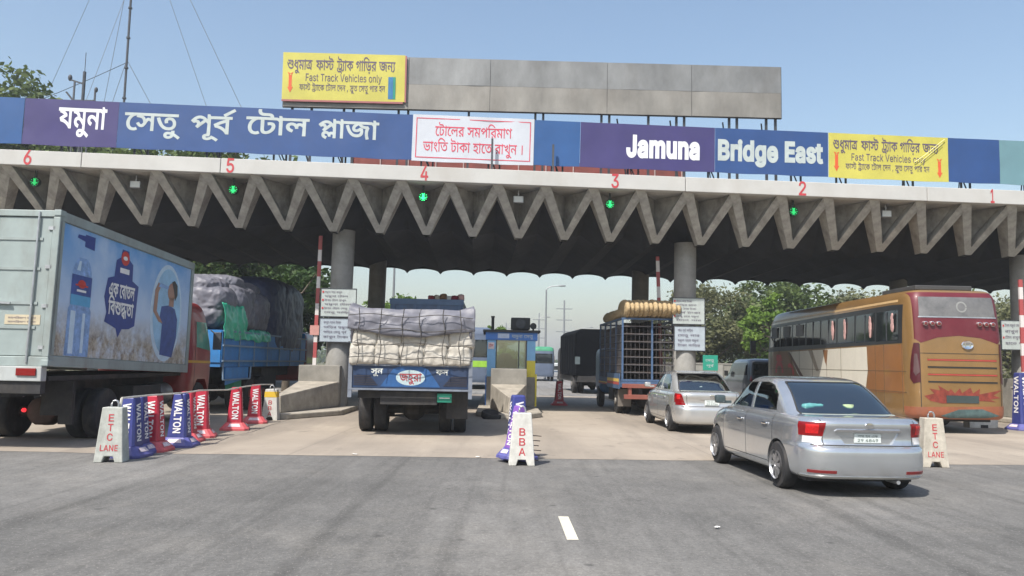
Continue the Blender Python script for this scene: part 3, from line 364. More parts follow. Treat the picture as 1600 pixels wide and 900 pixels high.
def fill(polys):
    vs, es = [], []
    for p in polys:
        o = len(vs); vs += [Vector(q) for q in p]; es += [(o + i, o + (i + 1) % len(p)) for i in range(len(p))]
    r = delaunay_2d_cdt(vs, es, [], 0, 1e-4)
    edges = []
    for p in polys:
        for i in range(len(p)):
            a, b = p[i], p[(i + 1) % len(p)]
            if a[1] != b[1]: edges.append((a, b))
    out = []
    for f in r[2]:
        cx = sum(r[0][i].x for i in f) / len(f); cy = sum(r[0][i].y for i in f) / len(f); w = 0
        for a, b in edges:
            if (a[1] > cy) != (b[1] > cy):
                if a[0] + (cy - a[1]) / (b[1] - a[1]) * (b[0] - a[0]) > cx: w += 1 if b[1] > a[1] else -1
        if w: out.append(f)
    return r[0], out
_tc = {}
def text_mesh(s, w=None, h=None, bold=0.0, track=0.0, cap=622.0, name='lettering'):
    """width w, headline/cap height h; mesh lies in XZ, facing -Y, left at x=0, baseline at z=0"""
    key = (s, bold, track)
    if key not in _tc:
        polys, adv = glyph_polys(toks(s), bold, track); _tc[key] = (fill(polys), polys)
    (vs, fs), polys = _tc[key]
    x0 = min(q[0] for p in polys for q in p); x1 = max(q[0] for p in polys for q in p)
    sy = h / cap; sx = (w / (x1 - x0)) if w else sy
    me = bpy.data.meshes.new(name)
    me.from_pydata([((v.x - x0) * sx, 0, v.y * sy) for v in vs], [], [list(f) for f in fs])
    return me
def text(parent, s, mat, x, y, z, w=None, h=.2, bold=0.0, track=0.0, cap=622.0, rot=(0, 0, 0), name='lettering'):
    me = text_mesh(s, w, h, bold, track, cap, name); me.materials.append(mat)
    o = link(name, me, parent); o.location = (x, y, z); o.rotation_euler = rot
    return o

# ------------------------------------------------------------------ materials
def M(name, col, rough=.6, metal=0.0, var=.14, scale=3.0, bump=0.0, bscale=40.0, dirt=None, dirt_amt=.0, stretch=None, spec=.5, coat=0.0):
    mt = bpy.data.materials.new(name); mt.use_nodes = True
    nt = mt.node_tree; b = nt.nodes['Principled BSDF']; L = nt.links.new
    b.inputs['Roughness'].default_value = rough; b.inputs['Metallic'].default_value = metal
    b.inputs['Specular IOR Level'].default_value = spec
    b.inputs['Coat Weight'].default_value = coat; b.inputs['Coat Roughness'].default_value = .05
    tc = nt.nodes.new('ShaderNodeTexCoord'); src = tc.outputs['Object']
    if stretch:
        mp = nt.nodes.new('ShaderNodeMapping'); mp.inputs['Scale'].default_value = stretch
        L(src, mp.inputs[0]); src = mp.outputs[0]
    n1 = nt.nodes.new('ShaderNodeTexNoise'); n1.inputs['Scale'].default_value = scale; n1.inputs['Detail'].default_value = 6; n1.inputs['Roughness'].default_value = .65
    L(src, n1.inputs['Vector'])
    mix = nt.nodes.new('ShaderNodeMix'); mix.data_type = 'RGBA'
    rp = nt.nodes.new('ShaderNodeMapRange'); rp.inputs[1].default_value = .3; rp.inputs[2].default_value = .7
    L(n1.outputs[0], rp.inputs[0]); L(rp.outputs[0], mix.inputs[0])
    lo = [c * (1 - var) for c in col]; hi = [min(1, c * (1 + var)) for c in col]
    mix.inputs[6].default_value = (*lo, 1); mix.inputs[7].default_value = (*hi, 1)
    out = mix.outputs[2]
    if dirt:
        n2 = nt.nodes.new('ShaderNodeTexNoise'); n2.inputs['Scale'].default_value = scale * .6; n2.inputs['Detail'].default_value = 8; n2.inputs['Roughness'].default_value = .7
        mp2 = nt.nodes.new('ShaderNodeMapping'); mp2.inputs['Location'].default_value = (7.3, 3.1, 1.7); mp2.inputs['Scale'].default_value = (1, 1, .45)
        L(tc.outputs['Object'], mp2.inputs[0]); L(mp2.outputs[0], n2.inputs['Vector'])
        r2 = nt.nodes.new('ShaderNodeMapRange'); r2.inputs[1].default_value = .48; r2.inputs[2].default_value = .78; r2.inputs[4].default_value = dirt_amt
        L(n2.outputs[0], r2.inputs[0])
        m2 = nt.nodes.new('ShaderNodeMix'); m2.data_type = 'RGBA'; m2.inputs[7].default_value = (*dirt, 1)
        L(r2.outputs[0], m2.inputs[0]); L(out, m2.inputs[6]); out = m2.outputs[2]
    L(out, b.inputs['Base Color'])
    if bump:
        n3 = nt.nodes.new('ShaderNodeTexNoise'); n3.inputs['Scale'].default_value = bscale; n3.inputs['Detail'].default_value = 4
        L(src, n3.inputs['Vector'])
        bp = nt.nodes.new('ShaderNodeBump'); bp.inputs['Strength'].default_value = bump; bp.inputs['Distance'].default_value = .02
        L(n3.outputs[0], bp.inputs['Height']); L(bp.outputs[0], b.inputs['Normal'])
    return mt

def MG(name, tint, keep=.35, rough=.03):
    """glass: tinted see-through plus mirror reflection"""
    mt = bpy.data.materials.new(name); mt.use_nodes = True
    nt = mt.node_tree; nt.nodes.clear(); L = nt.links.new
    o = nt.nodes.new('ShaderNodeOutputMaterial'); t = nt.nodes.new('ShaderNodeBsdfTransparent'); g = nt.nodes.new('ShaderNodeBsdfGlossy')
    t.inputs[0].default_value = (*[c * keep for c in tint], 1); g.inputs['Roughness'].default_value = rough
    g.inputs[0].default_value = (.9, .95, .95, 1)
    f = nt.nodes.new('ShaderNodeFresnel'); f.inputs[0].default_value = 1.6
    am = nt.nodes.new('ShaderNodeMapRange'); am.inputs[3].default_value = .22; L(f.outputs[0], am.inputs[0])
    mx = nt.nodes.new('ShaderNodeMixShader'); L(am.outputs[0], mx.inputs[0]); L(t.outputs[0], mx.inputs[1]); L(g.outputs[0], mx.inputs[2]); L(mx.outputs[0], o.inputs[0])
    return mt

def ME(name, col, strength):
    mt = bpy.data.materials.new(name); mt.use_nodes = True
    b = mt.node_tree.nodes['Principled BSDF']; b.inputs['Base Color'].default_value = (*col, 1)
    b.inputs['Emission Color'].default_value = (*col, 1); b.inputs['Emission Strength'].default_value = strength
    return mt

CONC = M('concrete', (.40, .385, .355), .9, var=.22, scale=1.6, bump=.25, bscale=30, dirt=(.16, .145, .12), dirt_amt=.6)
CONC_RIB = M('rib concrete', (.345, .33, .30), .9, var=.3, scale=3.5, bump=.25, bscale=30, dirt=(.11, .10, .088), dirt_amt=.9)
CONC_SOFFIT = M('shade darkened soffit concrete', (.032, .035, .042), .95, var=.3, scale=1.2, dirt=(.022, .022, .024), dirt_amt=.8)  # shade under the canopy is put into this near-black colour
FASCIA = M('painted fascia', (.47, .465, .445), .8, var=.06, scale=1.1, dirt=(.36, .33, .29), dirt_amt=.5)
STEEL = M('dark steel', (.07, .075, .085), .6, .4, var=.3, scale=8)
GALV = M('galvanised steel', (.42, .43, .44), .45, .7, var=.2, scale=6)
BLACK = M('black rubber', (.018, .018, .02), .8, var=.3, scale=9, dirt=(.10, .085, .07), dirt_amt=.55)
CHASSIS = M('grimy chassis', (.026, .025, .026), .8, var=.4, scale=5, dirt=(.085, .07, .055), dirt_amt=.7)
RED_PAINT = M('red paint', (.42, .03, .04), .45, var=.15, scale=5)
WHITE_PAINT = M('white paint', (.72, .72, .70), .55, var=.08, scale=4, dirt=(.36, .33, .28), dirt_amt=.5)
LETTER_RED = M('red lettering', (.45, .045, .055), .6, var=.2, scale=14)
CHROME = M('chrome', (.75, .75, .76), .12, 1.0, var=.03)
# ------------------------------------------------------------------ the ground
def nodes_mat(name):
    mt = bpy.data.materials.new(name); mt.use_nodes = True
    return mt, mt.node_tree, mt.node_tree.nodes['Principled BSDF'], mt.node_tree.links.new
def N(nt, t, **kw):
    n = nt.nodes.new(t)
    for k, v in kw.items():
        if isinstance(k, str) and hasattr(n, k): setattr(n, k, v)
    return n
def noise_n(nt, vec, scale, detail=6, rough=.6, mapscale=None, loc=(0, 0, 0)):
    if mapscale or loc != (0, 0, 0):
        mp = nt.nodes.new('ShaderNodeMapping'); mp.inputs['Scale'].default_value = mapscale or (1, 1, 1); mp.inputs['Location'].default_value = loc
        nt.links.new(vec, mp.inputs[0]); vec = mp.outputs[0]
    n = nt.nodes.new('ShaderNodeTexNoise'); n.inputs['Scale'].default_value = scale; n.inputs['Detail'].default_value = detail; n.inputs['Roughness'].default_value = rough
    nt.links.new(vec, n.inputs['Vector']); return n.outputs[0]
def ramp(nt, x, a, b, lo=0.0, hi=1.0):
    r = nt.nodes.new('ShaderNodeMapRange'); r.inputs[1].default_value = a; r.inputs[2].default_value = b; r.inputs[3].default_value = lo; r.inputs[4].default_value = hi
    nt.links.new(x, r.inputs[0]); return r.outputs[0]
def mixc(nt, fac, a, b, mode='MIX'):
    m = nt.nodes.new('ShaderNodeMix'); m.data_type = 'RGBA'; m.blend_type = mode
    for k, v in ((0, fac), (6, a), (7, b)):
        if isinstance(v, (int, float)): m.inputs[k].default_value = v
        elif isinstance(v, tuple): m.inputs[k].default_value = (*v, 1)
        else: nt.links.new(v, m.inputs[k])
    return m.outputs[2]

def asphalt(name, base, tint):
    mt, nt, b, L = nodes_mat(name)
    tc = nt.nodes.new('ShaderNodeTexCoord'); v = tc.outputs['Object']
    big = ramp(nt, noise_n(nt, v, .22, 5, .6), .35, .68)
    c = mixc(nt, big, tuple(k * .76 for k in base), tint)
    lanes = ramp(nt, noise_n(nt, v, 1.0, 4, .6, (.55, .05, 1)), .42, .70)          # worn wheel tracks
    c = mixc(nt, ramp(nt, lanes, 0, 1, 0, .55), c, tuple(k * .6 for k in base))
    spots = ramp(nt, noise_n(nt, v, 1.3, 7, .75, (1, .55, 1), (5, 2, 0)), .60, .76, 0, .45)  # oil and dust
    c = mixc(nt, spots, c, tuple(k * .5 for k in base))
    dust = ramp(nt, noise_n(nt, v, .5, 6, .7, (1, 1, 1), (11, 4, 0)), .52, .78, 0, .4)
    c = mixc(nt, dust, c, (.27, .25, .22))
    def mul(c, f):
        mm = nt.nodes.new('ShaderNodeMix'); mm.data_type = 'RGBA'; mm.blend_type = 'MULTIPLY'; mm.inputs[0].default_value = 1
        L(c, mm.inputs[6]); L(f, mm.inputs[7]); return mm.outputs[2]
    c = mul(c, ramp(nt, noise_n(nt, v, 22, 6, .95), .28, .72, .48, 1.5))                       # coarse grain
    c = mul(c, ramp(nt, noise_n(nt, v, 5, 5, .8, (1, .45, 1), (2, 6, 0)), .3, .7, .80, 1.18))    # mottling
    c = mul(c, ramp(nt, noise_n(nt, v, 3.2, 3, .6, (1, .025, 1), (0, 3, 0)), .50, .72, 1.0, .72))  # tyre streaks
    st = nt.nodes.new('ShaderNodeTexVoronoi'); st.inputs['Scale'].default_value = 26; L(v, st.inputs['Vector'])
    c = mixc(nt, ramp(nt, st.outputs['Distance'], .10, .20, .55, 0), c, (.34, .32, .29))       # pale stones
    sp2 = nt.nodes.new('ShaderNodeTexVoronoi'); sp2.inputs['Scale'].default_value = 1.7; L(v, sp2.inputs['Vector'])
    c = mixc(nt, ramp(nt, sp2.outputs['Distance'], .03, .10, .6, 0), c, (.035, .034, .033))      # oil drips
    vo = nt.nodes.new('ShaderNodeTexVoronoi'); vo.feature = 'DISTANCE_TO_EDGE'; vo.inputs['Scale'].default_value = .42
    wv = nt.nodes.new('ShaderNodeVectorMath'); wv.operation = 'ADD'
    nz = nt.nodes.new('ShaderNodeTexNoise'); nz.inputs['Scale'].default_value = 1.2; nz.inputs['Detail'].default_value = 6; L(v, nz.inputs['Vector']); L(v, wv.inputs[0]); L(nz.outputs[1], wv.inputs[1]); L(wv.outputs[0], vo.inputs['Vector'])
    crack = ramp(nt, vo.outputs['Distance'], .0, .010, .5, 0.0)
    crack_mask = ramp(nt, noise_n(nt, v, .35, 3, .5, (1, 1, 1), (3, 9, 0)), .5, .6)
    cm = nt.nodes.new('ShaderNodeMath'); cm.operation = 'MULTIPLY'; L(crack, cm.inputs[0]); L(crack_mask, cm.inputs[1])
    c = mixc(nt, ramp(nt, cm.outputs[0], 0, 1, 0, .35), c, (.05, .05, .05))
    L(c, b.inputs['Base Color']); b.inputs['Roughness'].default_value = .88; b.inputs['Specular IOR Level'].default_value = .3
    bp = nt.nodes.new('ShaderNodeBump'); bp.inputs['Strength'].default_value = .5; bp.inputs['Distance'].default_value = .01
    L(noise_n(nt, v, 70, 3, .7), bp.inputs['Height']); L(bp.outputs[0], b.inputs['Normal'])
    return mt
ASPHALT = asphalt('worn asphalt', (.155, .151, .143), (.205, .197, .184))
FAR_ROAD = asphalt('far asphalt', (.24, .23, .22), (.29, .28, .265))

def apron_mat():
    mt, nt, b, L = nodes_mat('concrete apron')
    tc = nt.nodes.new('ShaderNodeTexCoord'); v = tc.outputs['Object']
    c = mixc(nt, ramp(nt, noise_n(nt, v, .3, 6, .6), .35, .65), (.30, .255, .205), (.39, .335, .27))
    c = mixc(nt, ramp(nt, noise_n(nt, v, 1.0, 5, .6, (.6, .07, 1)), .44, .70, 0, .75), c, (.15, .13, .11))   # tyre and oil trails
    c = mixc(nt, ramp(nt, noise_n(nt, v, 1.7, 7, .75, (1, .6, 1), (4, 8, 0)), .57, .70, 0, .6), c, (.12, .105, .09))
    c = mixc(nt, ramp(nt, noise_n(nt, v, 40, 3, .8), .3, .8, 0, .25), c, (.25, .22, .19))
    br = nt.nodes.new('ShaderNodeTexBrick'); br.inputs['Scale'].default_value = 1; br.inputs['Mortar Size'].default_value = .012
    br.inputs['Brick Width'].default_value = 3.6; br.inputs['Row Height'].default_value = 4.4; br.offset = 0
    br.inputs['Color1'].default_value = (0, 0, 0, 1); br.inputs['Color2'].default_value = (0, 0, 0, 1); br.inputs['Mortar'].default_value = (1, 1, 1, 1)
    L(v, br.inputs['Vector'])
    c = mixc(nt, ramp(nt, br.outputs[0], 0, 1, 0, .45), c, (.16, .14, .12))
    L(c, b.inputs['Base Color']); b.inputs['Roughness'].default_value = .88; b.inputs['Specular IOR Level'].default_value = .3
    bp = nt.nodes.new('ShaderNodeBump'); bp.inputs['Strength'].default_value = .3; bp.inputs['Distance'].default_value = .01
    L(noise_n(nt, v, 35, 4, .7), bp.inputs['Height']); L(bp.outputs[0], b.inputs['Normal'])
    return mt
APRON = apron_mat()

def soil_mat():
    mt, nt, b, L = nodes_mat('grass and soil')
    tc = nt.nodes.new('ShaderNodeTexCoord'); v = tc.outputs['Object']
    c = mixc(nt, ramp(nt, noise_n(nt, v, .12, 8, .7), .4, .6), (.085, .10, .04), (.20, .165, .105))
    c = mixc(nt, ramp(nt, noise_n(nt, v, 3, 6, .7), .35, .75, 0, .5), c, (.05, .07, .025))
    L(c, b.inputs['Base Color']); b.inputs['Roughness'].default_value = .95
    return mt
SOIL = soil_mat()

def sheet(name, poly, z, mat):
    mb = MB(); mb.quad(*[(x, y, z) for x, y in poly])
    return tag(mb.build(name, mat), kind='structure')
sheet('ground', [(-700, -60), (700, -60), (700, 1000), (-700, 1000)], -0.012, SOIL)
sheet('road', [(-24, -30), (24, -30), (24, 20), (-24, 20)], 0.0, ASPHALT)
# apron: its near edge is ragged where the asphalt meets it
rnd = random.Random(4)
edge = []
for i in range(81):
    u = -24 + 48 * i / 80
    v = -9.55 + .012 * u + .22 * noise.noise(Vector((u * .35, 2.2, 0))) + .07 * noise.noise(Vector((u * 2.2, 7.2, 0)))
    edge.append(P(u, v))
far = [P(24, 16), P(-24, 16)]
mb = MB(); k = len(edge)
mb.add([(p.x, p.y, .004) for p in edge] + [(p.x, p.y, .004) for p in [P(-24 + 48 * i / 80, 16) for i in range(81)]], [(i, i + 1, k + i + 1, k + i) for i in range(k - 1)])
tag(mb.build('concrete_apron', APRON), kind='structure')
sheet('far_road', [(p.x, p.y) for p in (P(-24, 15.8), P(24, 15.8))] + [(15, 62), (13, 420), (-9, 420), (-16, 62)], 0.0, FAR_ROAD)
mb = MB()
mb.quad((.525, 8.46, .004), (.54, 7.36, .004), (.645, 7.37, .004), (.63, 8.46, .004))
PAINT = M('worn lane paint', (.62, .58, .47), .8, var=.15, scale=9, dirt=(.22, .21, .19), dirt_amt=.55)
tag(mb.build('lane_dash', PAINT), kind='structure')

# ------------------------------------------------------------------ toll canopy
TILT = (0, PT, PA)
canopy = thing('toll_canopy', 'long grey concrete toll canopy with folded zigzag front across all lanes', 'canopy', P(0, 0, 0), rot=TILT)
UA, UB = -22.9, 23.3
mb = MB()
cuts = [UA, -12.4, -8.5, 4.95, 12.2, UB]
for a, b in zip(cuts, cuts[1:]):
    mb.box(a + .008, b - .008, -.14, .16, 6.72, 7.15)
mb.build('fascia', FASCIA, canopy, bevel=.015)
mb = MB(); mb.box(UA, UB, .165, 10.6, 6.80, 7.05); mb.box(UA, UB, .165, 10.6, 6.725, 6.795)
mb.build('roof_slab', CONC, canopy)
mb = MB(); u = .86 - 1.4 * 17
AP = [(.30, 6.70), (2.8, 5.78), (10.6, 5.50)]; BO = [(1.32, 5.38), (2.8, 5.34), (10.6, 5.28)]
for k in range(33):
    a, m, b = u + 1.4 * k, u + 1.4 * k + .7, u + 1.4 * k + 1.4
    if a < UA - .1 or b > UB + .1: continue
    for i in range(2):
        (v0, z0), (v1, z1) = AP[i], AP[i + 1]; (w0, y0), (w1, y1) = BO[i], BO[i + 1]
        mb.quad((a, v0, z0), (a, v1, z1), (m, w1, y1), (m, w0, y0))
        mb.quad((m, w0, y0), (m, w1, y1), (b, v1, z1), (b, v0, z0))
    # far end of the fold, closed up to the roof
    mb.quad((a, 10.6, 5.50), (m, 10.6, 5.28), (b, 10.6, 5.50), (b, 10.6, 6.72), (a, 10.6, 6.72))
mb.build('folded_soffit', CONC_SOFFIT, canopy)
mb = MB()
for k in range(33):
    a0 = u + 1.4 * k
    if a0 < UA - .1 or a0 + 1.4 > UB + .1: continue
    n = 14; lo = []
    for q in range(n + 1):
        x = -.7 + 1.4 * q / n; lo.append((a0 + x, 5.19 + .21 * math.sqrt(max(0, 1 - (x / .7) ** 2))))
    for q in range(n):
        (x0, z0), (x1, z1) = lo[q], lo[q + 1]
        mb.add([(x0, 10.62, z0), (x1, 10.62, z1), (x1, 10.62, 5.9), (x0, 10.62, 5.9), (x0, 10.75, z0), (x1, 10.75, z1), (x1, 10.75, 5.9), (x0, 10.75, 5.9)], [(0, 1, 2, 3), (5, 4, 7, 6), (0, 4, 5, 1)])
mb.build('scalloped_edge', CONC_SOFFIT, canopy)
# trough panels: two concrete facets meeting in a crease behind each V
mb = MB()
for k in range(33):
    a = u + 1.4 * k; b = a + 1.4; m = a + .7
    if a < UA - .1 or b > UB + .1: continue
    mb.quad((a + .10, .30, 6.72), (m, 1.25, 6.72), (m, 1.46, 5.40))
    mb.quad((m, 1.25, 6.72), (b - .10, .30, 6.72), (m, 1.46, 5.40))
mb.build('trough_panel', CONC_RIB, canopy)
def rib_mb(sgn):
    mb = MB(); w = .105
    n = (w, 0)
    # a tapering slanted arm: front face, inner flank going back
    t0 = (0, -.02, 6.719); t1 = (sgn * .70, 1.08, 5.34)
    r = []
    for (c, ww, dd) in ((t0, .150, .62), (t1, .100, .34)):
        r.append([(c[0] - ww, c[1], c[2]), (c[0] + ww, c[1], c[2]), (c[0] + ww, c[1] + dd, c[2]), (c[0] - ww, c[1] + dd, c[2])])
    mb.loft(r[::-1]); return mb
# the two arms of one V rise from its bottom point: one piece per V
def vee():
    mb = MB()
    for sgn in (1, -1):
        off = 0 if sgn == 1 else 1.4
        m2 = rib_mb(sgn); mb.add([(x + off, y - (.004 if sgn == 1 else 0), z) for x, y, z in m2.v], m2.f)
    return mb
vee_me = None
for k in range(33):
    a = u + 1.4 * k
    if a < UA - .1 or a + 1.4 > UB + .1: continue
    if vee_me is None:
        o = vee().build('front_rib', CONC_RIB, canopy); vee_me = o
    else:
        o = vee_me.copy(); COL.objects.link(o); o.parent = canopy
    o.location = (a, 0, 0)
COLM = M('column concrete', (.25, .243, .225), .85, var=.22, scale=2.2, bump=.2, dirt=(.13, .12, .10), dirt_amt=.7)
for (uu, vv, top) in ((-5.27, 2.05, 5.52), (5.53, 2.05, 5.52), (16.55, 2.05, 5.52), (-16.3, 2.05, 5.52), (-5.1, 9.4, 5.7), (5.6, 9.4, 5.7), (16.4, 9.4, 5.7), (-16.1, 9.4, 5.7)):
    mb = MB(); mb.lathe([(.36, .0), (.36, 2.2), (.345, 2.22), (.345, top)], n=32)
    mb.build('column', COLM, canopy, smooth=40, loc=(uu, vv, 0))
nums = [('6', -13.87), ('5', -8.2), ('4', -2.66), ('3', 2.89), ('2', 8.45), ('1', 14.2)]
for s, uu in nums:
    w = .22 if s != '1' else .12
    o = text(canopy, s, LETTER_RED, uu - w / 2 - .02, -.146, 6.745, w, .40, bold=18, cap=727, name='lane_number')
    tag(o, 'red lane number ' + s)

# ------------------------------------------------------------------ signals and floodlights under the fascia
SIG_BODY = M('signal housing', (.03, .045, .04), .5, var=.2)
sig_names = {'6': 'over the box truck, dimmest', '5': 'under red lane number 5', '4': 'under red lane number 4, brightest', '3': 'under red lane number 3', '2': 'under red lane number 2'}
SG = {}
for s, uu in nums[:5]:
    st = {'6': .22, '5': .8, '4': 2.4, '3': 1.0, '2': .45}[s]
    t = thing('lane_signal', 'round signal with a green down arrow ' + sig_names[s], 'signal', P(uu, .42, 6.36 - PT * uu), PA, 'lane signals under the canopy')
    mb = MB(); mb.lathe([(.02, .10), (.15, .10), (.16, .08), (.16, -.05), (.145, -.05), (.145, -.0)], axis='y', n=28); mb.box(-.03, .03, .0, .05, .15, .40)
    mb.build('housing', SIG_BODY, t, smooth=40)
    mb = MB()
    g = ME('green signal ' + s, (.03, .9, .22), st)
    mb.prism([(0, -.115), (.105, -.01), (.04, -.01), (.04, .11), (-.04, .11), (-.04, -.01), (-.105, -.01)], 'y', -.035, -.015)
    for a in range(10):
        an = 2 * math.pi * a / 10
        mb.box(.125 * math.cos(an) - .012, .125 * math.cos(an) + .012, -.03, -.015, .125 * math.sin(an) - .012, .125 * math.sin(an) + .012)
    mb.build('arrow_lamp', g, t); t.scale = (.85, 1, .85)
FLOOD_G = M('floodlight glass', (.62, .64, .62), .25, var=.05)
for (uu, lab) in ((-11.05, 'left floodlight, between lane numbers 6 and 5'), (.16, 'middle floodlight, between lane numbers 4 and 3'), (11.35, 'right floodlight, between lane numbers 2 and 1')):
    t = thing('floodlight', 'flat white rectangular ' + lab, 'floodlight', P(uu, .5, 6.42 - PT * uu), PA, 'floodlights under the canopy')
    mb = MB(); mb.box(-.15, .15, -.03, .16, -.10, .10); mb.box(-.02, .02, .02, .06, .10, .285)
    mb.build('lamp_body', GALV, t, bevel=.01)
    mb = MB(); mb.box(-.13, .13, -.037, -.032, -.085, .085); mb.build('lens', FLOOD_G, t)

# ------------------------------------------------------------------ banners on the roof edge
def vinyl(name, col, var=.08):
    return M(name, col, .55, var=var, scale=1.6, bump=.35, bscale=2.2, dirt=tuple(c * .6 + .03 for c in col), dirt_amt=.35)
B_BLUE = vinyl('blue vinyl', (.020, .062, .195)); B_BLUE2 = vinyl('brighter blue vinyl', (.018, .080, .235)); B_PUR = vinyl('purple vinyl', (.042, .034, .135))
B_YEL = vinyl('yellow vinyl', (.50, .455, .085)); B_WHITE = vinyl('white vinyl', (.50, .525, .57), .04); B_TEAL = vinyl('faded teal vinyl', (.13, .245, .28))
INK_W = M('white print', (.70, .71, .74), .6, var=.05); INK_S = M('silver print', (.42, .47, .46), .6, var=.1, scale=5); INK_R = M('red print', (.55, .05, .09), .6, var=.15, scale=10)
INK_D = M('dark print', (.10, .075, .12), .6, var=.3, scale=10); INK_O = M('orange red print', (.62, .10, .03), .6, var=.1); INK_G = M('green print', (.02, .25, .17), .6); INK_B = M('blue print', (.03, .16, .33), .6)
def cloth_panel(x0, x1, z0, z1, ripple, seed, nx=None):
    """a hung sheet with ripples; y<0 side faces the traffic; 18 mm thick"""
    nx = nx or max(6, int((x1 - x0) * 7)); nz = 8; mb = MB()
    def pt(i, j, back):
        x = x0 + (x1 - x0) * i / nx; z = z0 + (z1 - z0) * j / nz
        e = math.sin(math.pi * j / nz) * .5 + .5
        y = ripple * (noise.noise(Vector((x * 1.1 + seed, z * .7, seed))) + .5 * noise.noise(Vector((x * 2.7 + z * 1.9, z * 1.1, seed + 5))))
        sag = -.018 * math.sin(math.pi * i / nx * max(1, round((x1 - x0) / 1.8))) ** 2 if j == 0 else 0
        return (x, y * e + (.014 if back else 0), z + sag)
    for back in (0, 1):
        pts = [pt(i, j, back) for j in range(nz + 1) for i in range(nx + 1)]
        fs = [(j * (nx + 1) + i, j * (nx + 1) + i + 1, (j + 1) * (nx + 1) + i + 1, (j + 1) * (nx + 1) + i) for j in range(nz) for i in range(nx)]
        mb.add(pts, [f if not back else f[::-1] for f in fs])
    return mb
BZ0, BZ1 = 7.44, 8.80
def banner(name, label, x0, x1, mat, z0=BZ0, z1=BZ1, v=.30, seed=0):
    t = thing(name, label, 'banner', P(x0, v, -PT * x0), rot=TILT, group='banners along the canopy roof')
    cloth_panel(0, x1 - x0, z0, z1, .022, seed + x0).build('vinyl_sheet', mat, t, smooth=60)
    t['_rip'] = seed + x0; t['_z'] = (z0, z1)
    return t
YT = -.034
banner('banner', 'plain blue banner at the far left end beside the purple one', -16.5, -14.36, B_BLUE2)
t = banner('banner', 'purple banner with one white Bengali word at left', -14.35, -11.67, B_PUR)
text(t, '@jamuna', INK_W, .99, YT, 7.97, 1.37, .575, bold=20)
t = banner('banner', 'long blue banner with large silver Bengali words', -11.66, -3.12, B_BLUE)
for s, a, w, zz, hh in (('@setu', -11.48, 1.62, 7.99, .50), ('@purbo', -9.58, 1.30, 7.98, .50), ('@tol', -7.98, 1.84, 8.02, .50), ('@plaza', -5.88, 1.78, 8.00, .50)):
    text(t, s, INK_S, a + 11.66, YT, zz, w, hh, bold=18)
t = banner('notice_banner', 'white notice banner with thin red border and red Bengali writing', -3.11, .49, B_WHITE, 7.42, 8.82)
mb = MB(); Wd = 3.6
for (a, b, c, d) in ((.10, 3.50, 8.70, 8.725), (.10, 3.50, 7.52, 7.545), (.10, .125, 7.545, 8.70), (3.475, 3.50, 7.545, 8.70)):
    mb.quad((a, YT, c), (b, YT, c), (b, YT, d), (a, YT, d))
mb.build('red_border', INK_R, t)
text(t, '@toler @somo', INK_R, .66, YT, 8.20, 2.28, .28, bold=4)
text(t, '@vangti @taka @hate @rakhun @danda', INK_R, .32, YT, 7.72, 2.95, .28, bold=4)
banner('banner', 'plain bright blue banner between the white notice and the purple banner', .50, 1.87, B_BLUE2)
t = banner('banner', 'purple banner with the white word Jamuna', 1.88, 5.94, B_PUR)
text(t, 'Jamuna', INK_W, 1.38, YT, 7.83, 2.22, .60, bold=62, track=28, cap=727)
t = banner('banner', 'blue banner with the silver words Bridge East', 5.95, 9.40, B_BLUE)
text(t, 'Bridge', INK_S, .08, YT, 7.85, 1.85, .56, bold=62, track=28, cap=727)
text(t, 'East', INK_S, 2.12, YT, 7.87, 1.18, .56, bold=62, track=28, cap=727)
def down_arrow(mb, x, z, w, h, y):
    mb.quad((x - w * .28, y, z + h * .28), (x + w * .28, y, z + h * .28), (x + w * .28, y, z + h * .86), (x - w * .28, y, z + h * .86))
    mb.quad((x, y, z), (x + w * .5, y, z + h * .279), (x - w * .5, y, z + h * .279))
    mb.quad((x - w * .28, y, z + h * .861), (x, y, z + h * .93), (x - w * .5, y, z + h)); mb.quad((x + w * .28, y, z + h * .861), (x + w * .5, y, z + h), (x, y, z + h * .93))
def yellow_print(t, W, z0, z1, right):
    H = z1 - z0
    for s, a, w in (('@shudhu', .035, .205), ('@fast', .27, .145), ('@track', .44, .135), ('@garir', .595, .17), ('@jonno', .785, .135)):
        text(t, s, INK_D, a * W, YT, z0 + H * .64, w * W, H * .20, bold=12)
    text(t, 'Fast Track Vehicles only', INK_D, .19 * W, YT, z0 + H * .40, .62 * W, H * .155, cap=727, bold=4)
    text(t, '@fast @trackey @tol @den @comma @druto @setu @par @hon', INK_D, .14 * W, YT, z0 + H * .20, .70 * W, H * .12, bold=4)
    mb = MB(); down_arrow(mb, .065 * W, z0 + H * .14, .045 * W, H * .44, YT)
    if right == 'arrow': down_arrow(mb, .925 * W, z0 + H * .08, .045 * W, H * .44, YT)
    mb.build('red_arrow', INK_O, t)
    if right != 'arrow':
        mb = MB(); mb.quad((.865 * W, YT, z0 + H * .05), (.905 * W, YT, z0 + H * .05), (.905 * W, YT, z0 + H * .52), (.865 * W, YT, z0 + H * .52)); mb.build('blue_bar', INK_B, t)
        mb = MB(); mb.quad((.906 * W, YT, z0 + H * .05), (.925 * W, YT, z0 + H * .05), (.925 * W, YT, z0 + H * .52), (.906 * W, YT, z0 + H * .52)); mb.build('green_bar', INK_G, t)
t = banner('notice_banner', 'creased yellow fast track banner with two red arrows, beside Bridge East', 9.42, 13.12, B_YEL, 7.43, 8.80)
yellow_print(t, 3.7, 7.43, 8.80, 'arrow')
mb = MB(); mb.path([(2.62, -.045, 7.98), (2.95, -.05, 8.22), (3.28, -.05, 8.50), (3.58, -.04, 8.74)], .012, n=6); mb.path([(2.75, -.045, 7.94), (3.1, -.05, 8.25), (3.5, -.045, 8.60)], .008, n=6)
